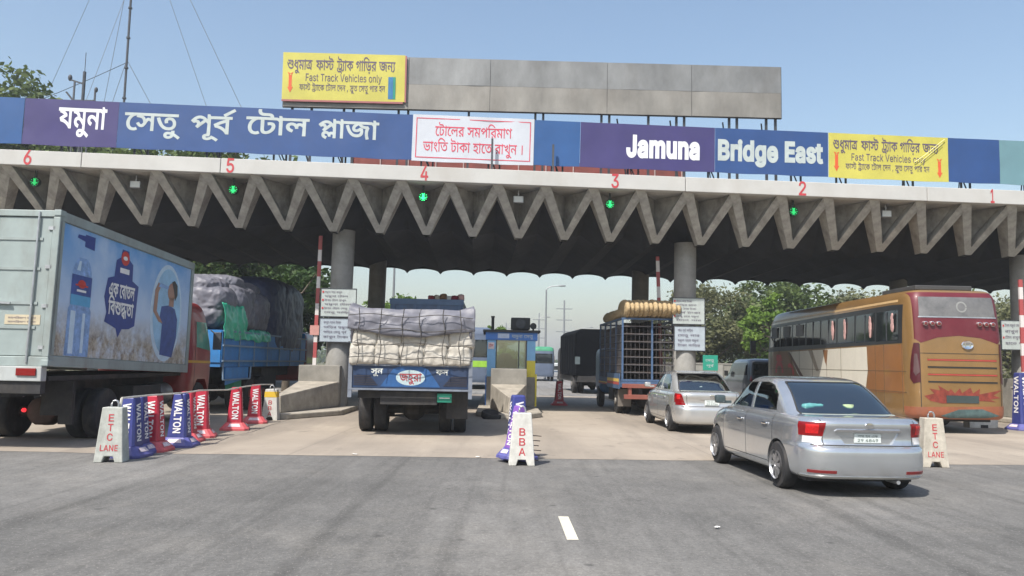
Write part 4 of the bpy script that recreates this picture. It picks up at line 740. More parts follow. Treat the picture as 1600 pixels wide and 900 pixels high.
mb.build('crease', M('pale creased vinyl', (.74, .70, .30), .5), t)
banner('banner', 'plain blue banner right of the yellow fast track banner', 13.13, 14.72, B_BLUE)
banner('banner', 'faded teal banner at the far right end', 14.73, 17.6, B_TEAL)
# lay the print on the rippled cloth
def lay_print():
    for t in [o for o in COL.objects if '_rip' in o]:
        s, (z0, z1) = t['_rip'], t['_z']
        for c in t.children:
            if c.name.startswith(('vinyl_sheet', 'crease', 'red_edging')): continue
            for v in c.data.vertices:
                x, z = v.co.x + c.location.x, v.co.z + c.location.z
                e = math.sin(math.pi * min(1, max(0, (z - z0) / (z1 - z0)))) * .5 + .5
                y = .022 * (noise.noise(Vector((x * 1.1 + s, z * .7, s))) + .5 * noise.noise(Vector((x * 2.7 + z * 1.9, z * 1.1, s + 5))))
                v.co.y = y * e - .006 - c.location.y
        del t['_rip'], t['_z']
# the frames that hold the banners: pairs of posts with a strut
pn = ['at the far left end', 'behind the purple Bengali word', 'left of the word setu', 'behind the word purbo', 'behind the word tol', 'behind the word plaza', 'behind the left half of the white notice', 'behind the right half of the white notice', 'behind the plain bright blue banner', 'behind the word Jamuna', 'left of the word Bridge', 'right of the word Bridge', 'left on the yellow banner', 'right on the yellow banner', 'behind the plain blue banner at right', 'behind the teal banner']
post_u = [-15.5, -13.1, -11.0, -8.9, -6.95, -5.2, -2.6, -.6, 1.3, 3.6, 6.05, 8.6, 10.0, 12.1, 13.9, 15.9]
fr = None
for uu, lab in zip(post_u, pn):
    loc = P(uu, .55, 7.05 - PT * uu)
    if fr is None:
        fr = thing('steel_trestle', 'thin dark steel post pair ' + lab, 'steel frame', loc, PA, 'steel frames behind the banners')
        mb = MB(); mb.beam((-.16, 0, 0), (-.16, 0, 1.80), .05, .05); mb.build('post', STEEL, fr)
        mb = MB(); mb.beam((.18, .10, 0), (.18, .10, 1.72), .05, .05); mb.build('post', STEEL, fr)
        mb = MB(); mb.beam((-.16, .05, .75), (.16, .10, .02), .03, .03); mb.beam((.16, .7, .02), (-.14, .06, .9), .03, .03); mb.build('strut', STEEL, fr)
    else: dup(fr, loc, PA, 'thin dark steel post pair ' + lab)
# two short poles standing in front of the banners
for uu, zt, lab in ((-.66, 8.12, 'in front of the white notice'), (1.14, 8.02, 'in front of the plain bright blue banner')):
    mb = MB(); mb.box(-.03, .03, -.03, .03, 0, zt - 7.15)
    o = mb.build('short_pole', STEEL, None, loc=P(uu, .10, 7.15 - PT * uu)); tag(o, 'short dark pole standing ' + lab, 'pole', 'short poles on the roof edge')

# ------------------------------------------------------------------ upper billboard
BILL = M('grey sheet metal', (.22, .225, .225), .6, .25, var=.32, scale=.8, dirt=(.13, .115, .10), dirt_amt=.6, stretch=(1, 1, .5))
BILL_LOW = M('lower grey sheet metal', (.255, .243, .22), .65, .15, var=.3, scale=.9, dirt=(.15, .13, .11), dirt_amt=.55, stretch=(1, 1, .5))
bt = thing('billboard', 'bare grey sheet metal billboard on posts above the blue banners', 'billboard', P(0, 1.5, 0), PA)
us = [-7.16, -3.30, -.75, 2.95, 5.65, 8.54]
for i, (a, b) in enumerate(zip(us, us[1:])):
    for row, (c, d, mt) in enumerate(((9.42, 10.22, BILL_LOW), (10.225, 11.09, BILL))):
        mb = MB(); nx, nz = 14, 6
        y = lambda x, z: .012 * noise.noise(Vector((x * 1.2, z * 1.5, i * 3 + row)))
        dz = lambda x: .0095 * (x - .7)
        pts = [(a + .006 + (b - a - .012) * q / nx, y(a + (b - a) * q / nx, c + (d - c) * r / nz), c + (d - c) * r / nz + dz(a + (b - a) * q / nx)) for r in range(nz + 1) for q in range(nx + 1)]
        mb.add(pts, [(r * (nx + 1) + q, r * (nx + 1) + q + 1, (r + 1) * (nx + 1) + q + 1, (r + 1) * (nx + 1) + q) for r in range(nz) for q in range(nx)])
        mb.build('sheet_panel', mt, bt, smooth=50)
mb = MB()
mb.add([(-7.18, .03, 9.33), (8.56, .03, 9.48), (8.56, .12, 9.48), (-7.18, .12, 9.33), (-7.18, .03, 11.02), (8.56, .03, 11.17), (8.56, .12, 11.17), (-7.18, .12, 11.02)], [(3, 2, 1, 0), (4, 5, 6, 7), (0, 1, 5, 4), (1, 2, 6, 5), (2, 3, 7, 6), (3, 0, 4, 7)])
mb.build('backing_board', STEEL, bt)
mb = MB()
for uu in [-6.9, -6.3, -5.3, -5.0, -3.6, -3.3, -1.4, .7, .95, 2.8, 3.05, 4.3, 5.2, 5.45, 6.9, 7.15, 8.1, 8.4]:
    mb.box(uu - .035, uu + .035, .13, .20, 7.05, 11.13 + .0095 * uu)
mb.build('support_post', STEEL, bt)
mb = MB()
for uu in (-6.6, 3.6, 5.3, 7.0, 8.25):
    mb.beam((uu - .3, .19, 9.35), (uu + .3, 1.2, 7.1), .04, .04)
mb.build('brace', STEEL, bt)
t = thing('notice_banner', 'yellow fast track banner with one red arrow, tied over the grey billboard', 'banner', P(-7.10, 1.44, -.07), rot=(0, -.0095, PA), group='banners along the canopy roof')
cloth_panel(0, 3.78, 9.62, 11.12, .022, 77).build('vinyl_sheet', B_YEL, t, smooth=60); t['_rip'] = 77.0; t['_z'] = (9.62, 11.12)
yellow_print(t, 3.78, 9.62, 11.12, 'bar')
mb = MB(); mb.box(0, 3.74, -.012, .01, 9.555, 9.615); mb.box(3.785, 3.83, -.012, .01, 9.6, 11.1); mb.build('red_edging', M('faded red edging', (.33, .12, .12), .7), t)
lay_print()
RUST = M('rust red cladding', (.22, .055, .045), .7, var=.25, scale=1.5, dirt=(.10, .05, .04), dirt_amt=.6)
t = thing('rooftop_panel', 'rust red cladding panel standing on the roof behind the white notice', 'panel', P(-5.36, 3.6, 7.05), PA)
mb = MB(); mb.box(0, 11.35, 0, .1, 0, 1.32); mb.build('cladding', RUST, t)
BAT = M('pale batten', (.42, .30, .28), .7)
for k in range(13):
    mb = MB(); mb.box(.05 + k * .93, .09 + k * .93, -.03, -.002, .02, 1.3); mb.build('batten', BAT, t)

# ------------------------------------------------------------------ antennas behind
t = thing('antenna_mast', 'tall thin guyed radio mast rising behind the left banners', 'mast', (-25.1, 50, 0))
mb = MB()
for k in range(16):
    mb.tube((0, 0, k * 2), (0, 0, k * 2 + 1.97), .075, n=8); mb.tube((0, 0, k * 2 + 1.9), (0, 0, k * 2 + 2), .13, n=8)
mb.build('mast_tube', STEEL, t)
mb = MB()
WIRE = M('guy wire', (.28, .29, .30), .5, .6)
for (tz, gx, gy) in ((32, -15, 5), (32, 15.5, 6), (20.5, 11, 4), (20.5, -9, 6), (31, 10, 8), (28, -8, 8), (26, -2.5, -8)):
    mb.tube((0, 0, tz), (gx, gy, 0), .017, n=4)
mb.build('guy_wire', WIRE, t)
mb = MB(); mb.path([(0, 0, 20.3), (-2.0, 0, 19.3), (-4.0, 0, 18.35), (-7, 0, 17.0), (-14, 2, 14)], .022, n=4)
mb.build('feed_cable', STEEL, t)
t = thing('weather_station', 'small weather station with crossarms on the roof left of the mast', 'weather station', (-15.32, 27.6, 7.5))
mb = MB(); mb.tube((0, 0, 0), (0, 0, 4.05), .055); mb.tube((0, 0, 4.05), (0, 0, 4.75), .012); mb.build('pole', STEEL, t)
mb = MB(); mb.beam((-.48, 0, 3.75), (0, 0, 3.6), .05, .05); mb.beam((-.35, 0, 3.0), (.42, 0, 3.0), .05, .05); mb.beam((.42, 0, 2.98), (.42, 0, 3.42), .05, .05); mb.beam((-.33, 0, 3.0), (-.33, 0, 3.68), .05, .05); mb.beam((-.6, 0, 3.3), (-.22, 0, 2.85), .07, .05); mb.build('crossarm', STEEL, t)
mb = MB(); mb.ball((-.5, 0, 3.82), .07, .07, .12); mb.build('sensor', STEEL, t)
mb = MB(); mb.ball((.45, 0, 3.4), .06, .06, .10); mb.build('sensor', STEEL, t)
mb = MB()
for x in (-.28, -.1, .1, .26): mb.beam((x, -.02, 0), (x * .95, -.02, 2.55), .04, .04)
mb.beam((-.28, -.02, 2.5), (.26, -.02, 2.5), .05, .05); mb.beam((-.28, -.02, 1.7), (.26, -.02, 2.5), .03, .03); mb.build('stand', STEEL, t)
# ------------------------------------------------------------------ vehicles
TYRE_P = [(.62, -.5), (.80, -.5), (.93, -.49), (.98, -.40), (1.0, -.30), (1.0, .30), (.98, .40), (.93, .49), (.80, .5), (.62, .5)]
def wheel(parent, c, r, w, rim_mat, spokes=0, side=-1, dual=False, hub=.62, name='wheel'):
    """a tyre with its rim; side -1: outer face looks to -x"""
    mb = MB()
    mb.lathe([(r * a, w * b) for a, b in TYRE_P], c=c, axis='x', n=36)
    if not dual:   # fine tread grooves read as rings
        pass
    o = mb.build(name, BLACK, parent, smooth=40)
    mb = MB(); x0 = c[0] + side * w * .40; R0 = r * hub
    def P3(rad, an, d): return (x0 + side * d, c[1] + rad * math.cos(an), c[2] + rad * math.sin(an))
    n = 36
    prof = [(R0 * 1.01, .05), (R0 * .97, .035), (R0 * .90, -.02), (R0 * .88, -.09)]
    if spokes:
        rings = [[P3(a, 2 * math.pi * k / n, d * 1.0) for k in range(n)] for a, d in prof]
        if side > 0: rings = [q[::-1] for q in rings]
        mb.loft(rings[::-1], cap0=False, cap1=False)
        for s in range(spokes):
            for off in (-.13, .13):
                an = 2 * math.pi * s / spokes
                p0 = Vector(P3(R0 * .20, an + off * .6, .02)); p1 = Vector(P3(R0 * .93, an + off, .012))
                mb.beam(p0, p1, .030, .03, up=(1, 0, 0))
        mb.lathe([(.01, .03), (R0 * .24, .028), (R0 * .27, .0), (R0 * .27, -.05)] if side > 0 else [(.01, -.03), (R0 * .24, -.028), (R0 * .27, 0), (R0 * .27, .05)], c=(x0, c[1], c[2]), axis='x', n=20)
        mb2 = MB(); mb2.lathe([(.01, -side * .075), (R0 * .88, -side * .075)], c=(x0, c[1], c[2]), axis='x', n=24)
        d = mb2.build('brake_disc', CHASSIS, o)
    else:
        pr = [(R0 * 1.01, .02), (R0 * .92, -.02), (R0 * .86, -.10 if dual else -.03), (R0 * .5, -.10 if dual else .02), (R0 * .42, .0), (R0 * .40, .05), (.01, .055)]
        mb.lathe([(a, side * d) for a, d in pr], c=(x0, c[1], c[2]), axis='x', n=n)
    mb.build('rim', rim_mat, o, smooth=35)
    return o

def outline(yr, yf, w, e, nr, nf, N=96, bow=.03):
    pts = []; yc = (yr + yf) / 2; hl = (yf - yr) / 2 + e; ww = w + e
    for k in range(N):
        # spread the points evenly along the sides and the ends
        t = k / N * 4; q = int(t); s = t - q; s = s * s * (3 - 2 * s) if False else s
        a = [(-1 + 2 * s, -1), (1, -1 + 2 * s), (1 - 2 * s, 1), (-1, 1 - 2 * s)][q]
        n = nr if a[1] < 0 else nf
        l = (abs(a[0]) ** n + abs(a[1]) ** n) ** (1 / n)
        x, y = a[0] / l, a[1] / l
        pts.append((x * ww, yc + y * hl + (bow * x * x if y < 0 else -bow * 2.5 * x * x) * abs(y) ** 4))
    return pts
def shell(levels, e=0.0, nr=7.0, nf=4.5, N=96, bow=.03, sub=3, ztop=None):
    """closed body lofted from plan outlines; levels of (z, y_rear, y_front, half_width)"""
    L = []
    for i in range(len(levels) - 1):
        p0, p1, p2, p3 = levels[max(0, i - 1)], levels[i], levels[i + 1], levels[min(len(levels) - 1, i + 2)]
        for k in range(sub):
            t = k / sub
            # monotone-ish cubic for everything but z
            q = [p1[0] + (p2[0] - p1[0]) * t]
            for c in range(1, 4):
                m1 = (p2[c] - p0[c]) / max(1e-6, p2[0] - p0[0]) * (p2[0] - p1[0]); m2 = (p3[c] - p1[c]) / max(1e-6, p3[0] - p1[0]) * (p2[0] - p1[0])
                d = p2[c] - p1[c]
                lim = lambda m: 0 if m * d <= 0 else (min(abs(m), 2.5 * abs(d)) * (1 if m > 0 else -1))
                m1, m2 = lim(m1), lim(m2)
                q.append((2 * t ** 3 - 3 * t ** 2 + 1) * p1[c] + (t ** 3 - 2 * t * t + t) * m1 + (-2 * t ** 3 + 3 * t * t) * p2[c] + (t ** 3 - t * t) * m2)
            L.append(tuple(q))
    L.append(levels[-1])
    mb = MB()
    z0, z1 = L[0][0], L[-1][0]
    rings = []
    for (z, yr, yf, w) in L:
        zz = z + (e if z == z1 else (-e if z == z0 else 0))
        rings.append([(x, y, zz) for x, y in outline(yr, yf, w, e, nr, nf, N, bow)])
    mb.loft(rings)
    return mb
def prism_me(poly, axis, a, b):
    mb = MB(); mb.prism(poly, axis, a, b)
    me = mb.mesh('cut', []);
    bm = bmesh.new(); bm.from_mesh(me); bmesh.ops.recalc_face_normals(bm, faces=bm.faces); bm.to_mesh(me); bm.free(); return me
def join_me(mes):
    bm = bmesh.new()
    for me in mes: bm.from_mesh(me)
    out = bpy.data.meshes.new('joined'); bm.to_mesh(out); bm.free(); return out
def skin(levels, e, poly, axis, a, b, **kw):
    """the piece of the body's skin (pushed out by e) inside a prism"""
    return boolean(shell(levels, e, **kw).mesh('s', []), prism_me(poly, axis, a, b), 'INTERSECT')

CAR_GLASS = MG('car glass', (.72, .86, .84), .80)
CAR_GLASS_D = MG('tinted car glass', (.5, .66, .64), .40)
SEAT = M('seat cloth', (.34, .345, .33), .9, var=.2)
LAMP_RED = M('red lamp', (.20, .002, .004), .2, var=.15, scale=30, coat=.2)
LAMP_CLEAR = M('clear lamp', (.62, .60, .60), .1, var=.1, scale=30, coat=1.0)
PLATE = M('number plate', (.62, .66, .64), .5, var=.05)
PLATE_INK = M('plate ink', (.05, .09, .07), .6)
SEAM = M('dark seam', (.02, .021, .022), .7)
ALLOY = M('alloy rim', (.42, .42, .43), .35, .85, var=.08)
CAR_BODY = [(.20, .22, 4.20, .75), (.235, .07, 4.28, .805), (.30, .02, 4.34, .832), (.42, .0, 4.36, .843), (.55, .0, 4.36, .846), (.605, .018, 4.35, .847), (.64, .07, 4.33, .846), (.72, .095, 4.27, .845), (.80, .085, 4.15, .840), (.865, .06, 3.98, .832), (.915, .062, 3.78, .815), (.955, .10, 3.55, .785), (.975, .16, 3.42, .74), (.988, .30, 3.25, .66)]
CAR_CABIN = [(.93, .46, 3.55, .765), (.99, .56, 3.42, .755), (1.10, .74, 3.20, .73), (1.22, .94, 2.98, .695), (1.33, 1.16, 2.78, .650), (1.40, 1.36, 2.62, .60), (1.435, 1.55, 2.48, .54), (1.455, 1.80, 2.30, .44), (1.462, 2.0, 2.15, .25)]
WIN_R1 = [(1.14, 1.005), (2.03, .995), (2.03, 1.372), (1.72, 1.378), (1.46, 1.345), (1.22, 1.22)]
WIN_F1 = [(2.10, .995), (3.10, .995), (2.80, 1.20), (2.60, 1.335), (2.45, 1.365), (2.10, 1.372)]

def sedan(label, loc, rz, paint, style):
    t = thing('silver_sedan', label, 'car', loc, rz, 'silver sedans')
    body = shell(CAR_BODY).mesh('body', [])
    for yc in (.90, 3.50):
        c = MB(); c.lathe([(.345, .50), (.345, 1.2)], c=(0, yc, .30), axis='x', n=40); c.lathe([(.345, -1.2), (.345, -.50)], c=(0, yc, .30), axis='x', n=40)
        cm = c.mesh('c', []); bm = bmesh.new(); bm.from_mesh(cm); bmesh.ops.recalc_face_normals(bm, faces=bm.faces); bm.to_mesh(cm); bm.free()
        body = boolean(body, cm, 'DIFFERENCE')
    if style == 'new':   # hollow for the number plate
        body = boolean(body, prism_me([(-.40, .80), (.40, .80), (.30, .655), (-.30, .655)], 'y', -.2, .118), 'DIFFERENCE')
    b = part('body', body, paint, t, 32)
    # cabin: outer skin minus window openings
    cab = boolean(shell(CAR_CABIN, 0, nr=6, nf=5, bow=.05).mesh('s', []), shell(CAR_CABIN, -.035, nr=6, nf=5, bow=.05).mesh('s', []), 'DIFFERENCE')
    rear = [(-.60, 1.0), (.60, 1.0), (.615, 1.03), (.52, 1.365), (.49, 1.385), (-.49, 1.385), (-.52, 1.365), (-.615, 1.03)]
    front = [(-.64, 1.0), (.64, 1.0), (.53, 1.375), (-.53, 1.375)]
    opens = [(WIN_R1, 'x', -1, 1), (WIN_F1, 'x', -1, 1), (rear, 'y', .2, 1.55), (front, 'y', 2.5, 3.7)]
    for o in opens: cab = boolean(cab, prism_me(*o), 'DIFFERENCE')
    part('cabin', cab, paint, t, 32)
    for (o, nm, g) in zip(opens, ('side_window', 'side_window', 'rear_window', 'windscreen'), (CAR_GLASS_D, CAR_GLASS_D, CAR_GLASS, CAR_GLASS)):
        thin = boolean(shell(CAR_CABIN, -.010, nr=6, nf=5, bow=.05).mesh('s', []), shell(CAR_CABIN, -.016, nr=6, nf=5, bow=.05).mesh('s', []), 'DIFFERENCE')
        if nm == 'side_window':
            for (a, c) in ((-1, -.3), (.3, 1)): part(nm, boolean(thin.copy(), prism_me(o[0], 'x', a, c), 'INTERSECT'), g, t, 40)
        else: part(nm, boolean(thin, prism_me(*o), 'INTERSECT'), g, t, 40)
        if nm == 'rear_window':
            grow = [(x * 1.03, 1.192 + (z - 1.192) * 1.06) for x, z in o[0]]
            fr = boolean(boolean(shell(CAR_CABIN, .002, nr=6, nf=5, bow=.05).mesh('s', []), shell(CAR_CABIN, -.006, nr=6, nf=5, bow=.05).mesh('s', []), 'DIFFERENCE'), prism_me(grow, 'y', .2, 1.55), 'INTERSECT')
            fr = boolean(fr, prism_me(*o), 'DIFFERENCE'); part('window_seal', fr, SEAM, t, 40)
    # seams round doors and boot
    seams = []
    for y in (2.09, 3.12, 1.06 if style == 'new' else 1.10):
        seams.append(skin(CAR_BODY, .0012, [(y, .30), (y + .009, .30), (y + .012, .955), (y + .003, .955)], 'x', -1, 1))
    seams.append(skin(CAR_BODY, .0012, [(1.1, .31), (3.1, .31), (3.1, .318), (1.1, .318)], 'x', -1, 1))
    seams.append(skin(CAR_BODY, .0012, [(-.70, .634), (.70, .634), (.70, .645), (-.70, .645)], 'y', -.1, .3))
    for sx in (-1, 1): seams.append(skin(CAR_BODY, .0012, [(sx * .56, .645), (sx * .57, .645), (sx * .60, .95), (sx * .59, .95)], 'y', -.1, .3))
    part('panel_seam', join_me(seams), SEAM, t, 30)
    # lamps wrap round the rear corners
    for sx in (-1, 1):
        if style == 'new':
            red = [(sx * .57, .745), (sx * .90, .745), (sx * .90, .915), (sx * .54, .915)]; clr = [(sx * .60, .66), (sx * .90, .66), (sx * .90, .741), (sx * .575, .741)]
            lim = .34
        else:
            red = [(sx * .63, .725), (sx * .90, .725), (sx * .90, .93), (sx * .70, .93)]; clr = [(sx * .60, .665), (sx * .90, .665), (sx * .90, .722), (sx * .625, .722)]
            lim = .42
        l = part('tail_light', skin(CAR_BODY, .008, red, 'y', -.1, lim), LAMP_RED, t, 35)
        LR = M('bright red lens', (.55, .012, .014), .15, var=.25, scale=45, coat=.2)
        z0, z1 = (.775, .89) if style == 'new' else (.80, .90)
        a_, b_ = (sx * .62, sx * .74) if style == 'new' else (sx * .72, sx * .80)
        part('lamp_lens', skin(CAR_BODY, .0105, [(a_, z0), (b_, z0), (b_, z1), (a_, z1)], 'y', -.1, .3), LR, l, 35)
        part('reverse_lens', skin(CAR_BODY, .007, clr, 'y', -.1, lim - .06), LAMP_CLEAR if style == 'new' else LAMP_RED, l, 35)
        if style == 'new': part('reflector', skin(CAR_BODY, .006, [(sx * .44, .30), (sx * .74, .30), (sx * .74, .335), (sx * .44, .335)], 'y', -.1, .2), M('dark red reflector', (.22, .02, .02), .3), t, 35)
        wheel(t, (sx * .755, .90, .305), .305, .185, ALLOY, 8 if style == 'new' else 6, sx)
        wheel(t, (sx * .755, 3.50, .305), .305, .185, ALLOY, 8 if style == 'new' else 6, sx)
        mb = MB(); mb.cushion(sx * .84 if sx > 0 else -1.0, 1.0 if sx > 0 else -.84, 2.98, 3.10, 1.0, 1.13, e=5, nz=0, n=(6, 6, 6)); mb.box(min(sx * .74, sx * .86), max(sx * .74, sx * .86), 3.02, 3.07, 1.0, 1.04)
        mb.build('side_mirror', paint if style != 'new' else M('dark mirror', (.05, .07, .075), .25), t, smooth=60)
        for y in (1.22, 2.22):
            mb = MB(); mb.cushion(min(sx * .835, sx * .868), max(sx * .835, sx * .868), y, y + .20, .80, .835, e=4, nz=0, n=(4, 8, 4)); mb.build('door_handle', CHROME, t, smooth=60)
    # boot trim, plate, badge
    py = .105 if style == 'new' else .060
    mb = MB(); mb.box(-.17, .17, py, py + .012, .672, .785); pl = mb.build('number_plate', PLATE, t, bevel=.004)
    rows = (('Dhaka MetRo', .735), ('K-17 9847', .69)) if False else None
    mb = MB(); rn = random.Random(5 if style == 'new' else 6)
    text(pl, 'HALK HRAH' if False else '@par @hon @ek', PLATE_INK, -.13, py - .002, .740, .26, .025)
    text(pl, '29 4849' if style == 'new' else '23 0754', PLATE_INK, -.13, py - .002, .685, .26, .034, bold=8, cap=727)
    if style == 'new':
        part('trim_bar', skin(CAR_BODY, .019, [(-.43, .808), (.43, .808), (.40, .832), (-.40, .832)], 'y', -.1, .16), CHROME, t, 30)
        part('rear_lip', skin(CAR_BODY, .014, [(-.9, .235), (.9, .235), (.9, .262), (-.9, .262)], 'y', -.1, .35), M('chrome strip', (.55, .55, .53), .3, .8), t, 30)
    else:
        part('trim_bar', skin(CAR_BODY, .010, [(-.28, .80), (.28, .80), (.28, .822), (-.28, .822)], 'y', -.1, .16), paint, t, 30)
    mb = MB(); mb.lathe([(.01, -.012), (.052, -.01), (.055, 0), (.055, .02)], c=(0, .058, .882), axis='y', n=20)
    for v in mb.v: pass
    mb.v = [(x, y, .882 + (z - .882) * .72) for x, y, z in mb.v]
    e = mb.build('badge', CHROME, t, smooth=40)
    mb = MB(); mb.tube((.35, .05, .20), (.35, .40, .20), .025); mb.build('exhaust_pipe', GALV, t)
    mb = MB(); mb.box(-.68, .68, .35, 4.0, .17, .21); mb.box(-.6, .6, .75, 1.05, .2, .3); mb.build('underbody', CHASSIS, t)
    # inside
    mb = MB()
    for sx in (-.36, .36):
        mb.cushion(sx - .23, sx + .23, 1.9, 2.06, .98, 1.14, e=4, nz=.004, n=(8, 6, 6)); mb.cushion(sx - .13, sx + .13, 1.92, 2.0, 1.15, 1.31, e=3, nz=0, n=(8, 6, 6))
    mb.cushion(-.6, .6, 1.05, 1.2, .98, 1.09, e=5, nz=.004, n=(10, 6, 6))
    for sx in (-.36, .36): mb.cushion(sx - .12, sx + .12, 1.07, 1.14, 1.09, 1.2, e=3, nz=0, n=(8, 6, 6))
    mb.build('seat', SEAT, t, smooth=60)
    mb = MB(); mb.box(-.6, .6, .55, 1.0, .985, .995); mb.build('parcel_shelf', M('parcel shelf', (.30, .34, .32), .9), t)
    return t

SILVER = M('silver car paint', (.56, .58, .60), .24, .78, var=.03, scale=6, coat=1.0, dirt=(.30, .27, .24), dirt_amt=.25)
PEARL = M('pearl silver car paint', (.52, .525, .52), .27, .6, var=.03, scale=6, coat=1.0, dirt=(.42, .38, .33), dirt_amt=.3)
near_car = sedan('near silver sedan with dark wing mirrors and red and clear tail lights', (4.46, 9.95, 0), R(3.2), SILVER, 'new')
far_car = sedan('farther pearl silver sedan with wedge shaped red tail lights behind the cage truck', (4.72, 18.75, 0), R(1.6), PEARL, 'old')
# on the near car's rear shelf
HAT = M('straw green hat', (.34, .42, .24), .9, var=.2, scale=30)
def inside(car, name, label, cat, mb, mat, loc):
    Mx = Matrix.Translation(car.location) @ Matrix.Rotation(car.rotation_euler.z, 4, 'Z')
    o = mb.build(name, mat, None, smooth=60); o.location = Mx @ Vector(loc); o.rotation_euler = car.rotation_euler
    return tag(o, label, cat)
mb = MB(); mb.lathe([(.01, .12), (.08, .115), (.10, .06), (.11, .02), (.22, .005), (.215, 0), (.01, 0)], n=20)
inside(near_car, 'sun_hat', 'pale green brimmed hat lying behind the near sedan rear window', 'hat', mb, HAT, (.08, .80, .996))
mb = MB(); mb.cushion(-.16, .16, -.06, .06, 0, .12, nz=.02, fr=8)
inside(near_car, 'teal_bag', 'crumpled teal bag at the left of the near sedan rear shelf', 'bag', mb, M('teal plastic', (.10, .30, .30), .4), (-.38, .80, .996))
mb = MB(); mb.box(-.11, .11, -.015, .015, 0, .035)
inside(near_car, 'tissue_box', 'small flat red box on the near sedan rear shelf', 'box', mb, M('red card', (.45, .05, .04), .6), (.06, .66, .996))
mb = MB(); mb.lathe([(.01, .10), (.07, .095), (.09, .05), (.10, .02), (.2, .005), (.2, 0), (.01, 0)], n=18)
inside(far_car, 'white_hat', 'white cap lying behind the farther sedan rear window', 'cap', mb, M('white cloth', (.7, .7, .68), .9), (-.08, .80, .996))
# ------------------------------------------------------------------ trucks and buses
RIM_W = M('dusty steel rim', (.33, .31, .28), .6, .3, var=.2, scale=8, dirt=(.14, .11, .09), dirt_amt=.7)
HUB_RED = M('dusty red hub', (.25, .07, .05), .7, var=.2, dirt=(.13, .10, .08), dirt_amt=.7)
DARKGLASS = M('dark window glass', (.012, .016, .018), .06, var=.1, spec=.9)
def rear_axle(t, y, half, r, w, rim, dual=True):
    for sx in (-1, 1):
        wheel(t, (sx * (half - w / 2), y, r), r, w, rim, 0, sx, dual=dual)
        if dual: wheel(t, (sx * (half - 1.5 * w - .06), y, r), r, w, rim, 0, sx, dual=dual)
    mb = MB(); mb.tube((-half + .2, y, r), (half - .2, y, r), .10); mb.ball((0, y, r), .26, .28, .26)
    return mb

# --- box truck at the left: grey van body with a printed poster on its side
GREY_BOX = M('grey green container paint', (.285, .335, .325), .55, .1, var=.10, scale=2.5, dirt=(.17, .155, .13), dirt_amt=.7)
t = thing('box_truck', 'grey box truck with red cab and a drinking water poster on its side', 'truck', (-8.72, 13.1, 0), R(.3))
BW, BL = 1.15, 5.75
mb = MB(); mb.box(-BW, BW, .06, BL, 0, 2.5)
box = mb.build('cargo_box', GREY_BOX, t, loc=(0, 0, 1.42), rot=(R(-1.7), 0, 0))
mb = MB()     # frame profiles standing proud round the poster and the edges
e = .045
for (y0, y1, z0, z1) in ((.0, BL, 2.37, 2.53), (.0, BL, -.06, .12), (.0, .13, .12, 2.37), (BL - .12, BL, .12, 2.37)):
    mb.box(BW + .002, BW + e, y0, y1, z0, z1); mb.box(-BW - e, -BW - .002, y0, y1, z0, z1)
mb.box(-BW - e, BW + e, -.03, .055, -.06, .10); mb.box(-BW - e, BW + e, -.03, .055, 2.42, 2.53); mb.box(BW - .07, BW + e, -.03, .055, .10, 2.42); mb.box(-BW - e, -BW + .07, -.03, .055, .10, 2.42)
for z in (-.05, 2.44):
    mb.box(BW - .06, BW + e + .012, -.045, .12, z, z + .1)
mb.build('corner_frame', GREY_BOX, box, bevel=.01)
RIBM = M('pressed rib', (.27, .31, .30), .6)
for sx in (-1, 1):
    mb = MB(); x0, x1 = (.012, BW - .08) if sx > 0 else (-BW + .08, -.012)
    mb.box(x0, x1, -.005, .05, .11, 2.41)
    d = mb.build('rear_door', GREY_BOX, box, bevel=.008)
    mb = MB()
    for z in (.55, .95, 1.52, 2.02):
        mb = MB(); mb.box(x0 + .14, x1 - .14, -.022, -.006, z, z + .045); mb.build('pressed_rib', RIBM, d)
    mb = MB()
    for x in (x0 + .10, x1 - .22): mb.tube((x, -.04, .0), (x, -.04, 2.5), .018)
    for z in (.1, .85, 1.6, 2.35): mb.box(x0 + .06, x0 + .14, -.05, -.007, z, z + .07)
    mb.build('lock_rod', GALV, d)
    mb = MB(); mb.beam((x0 + .10, -.055, .98), (x0 + .50, -.055, .96), .03, .03); mb.build('door_handle', GALV, d)
    mb = MB()
    for z in (.22, .9, 1.55, 2.2): mb.box(x1 - .06 if sx > 0 else x0 - .0, x1 + .05 if sx > 0 else x0 + .09, -.03, -.007, z, z + .06)
    mb.build('hinge', GALV, d)
mb = MB(); mb.box(.42, 1.0, -.012, -.007, .62, .78); o = mb.build('notice_plate', M('cream plate', (.50, .43, .30), .7), box)
for i in range(2): text(o, '@somo @jamuna', INK_D, .47, -.014, .71 - i * .065, .46, .03)
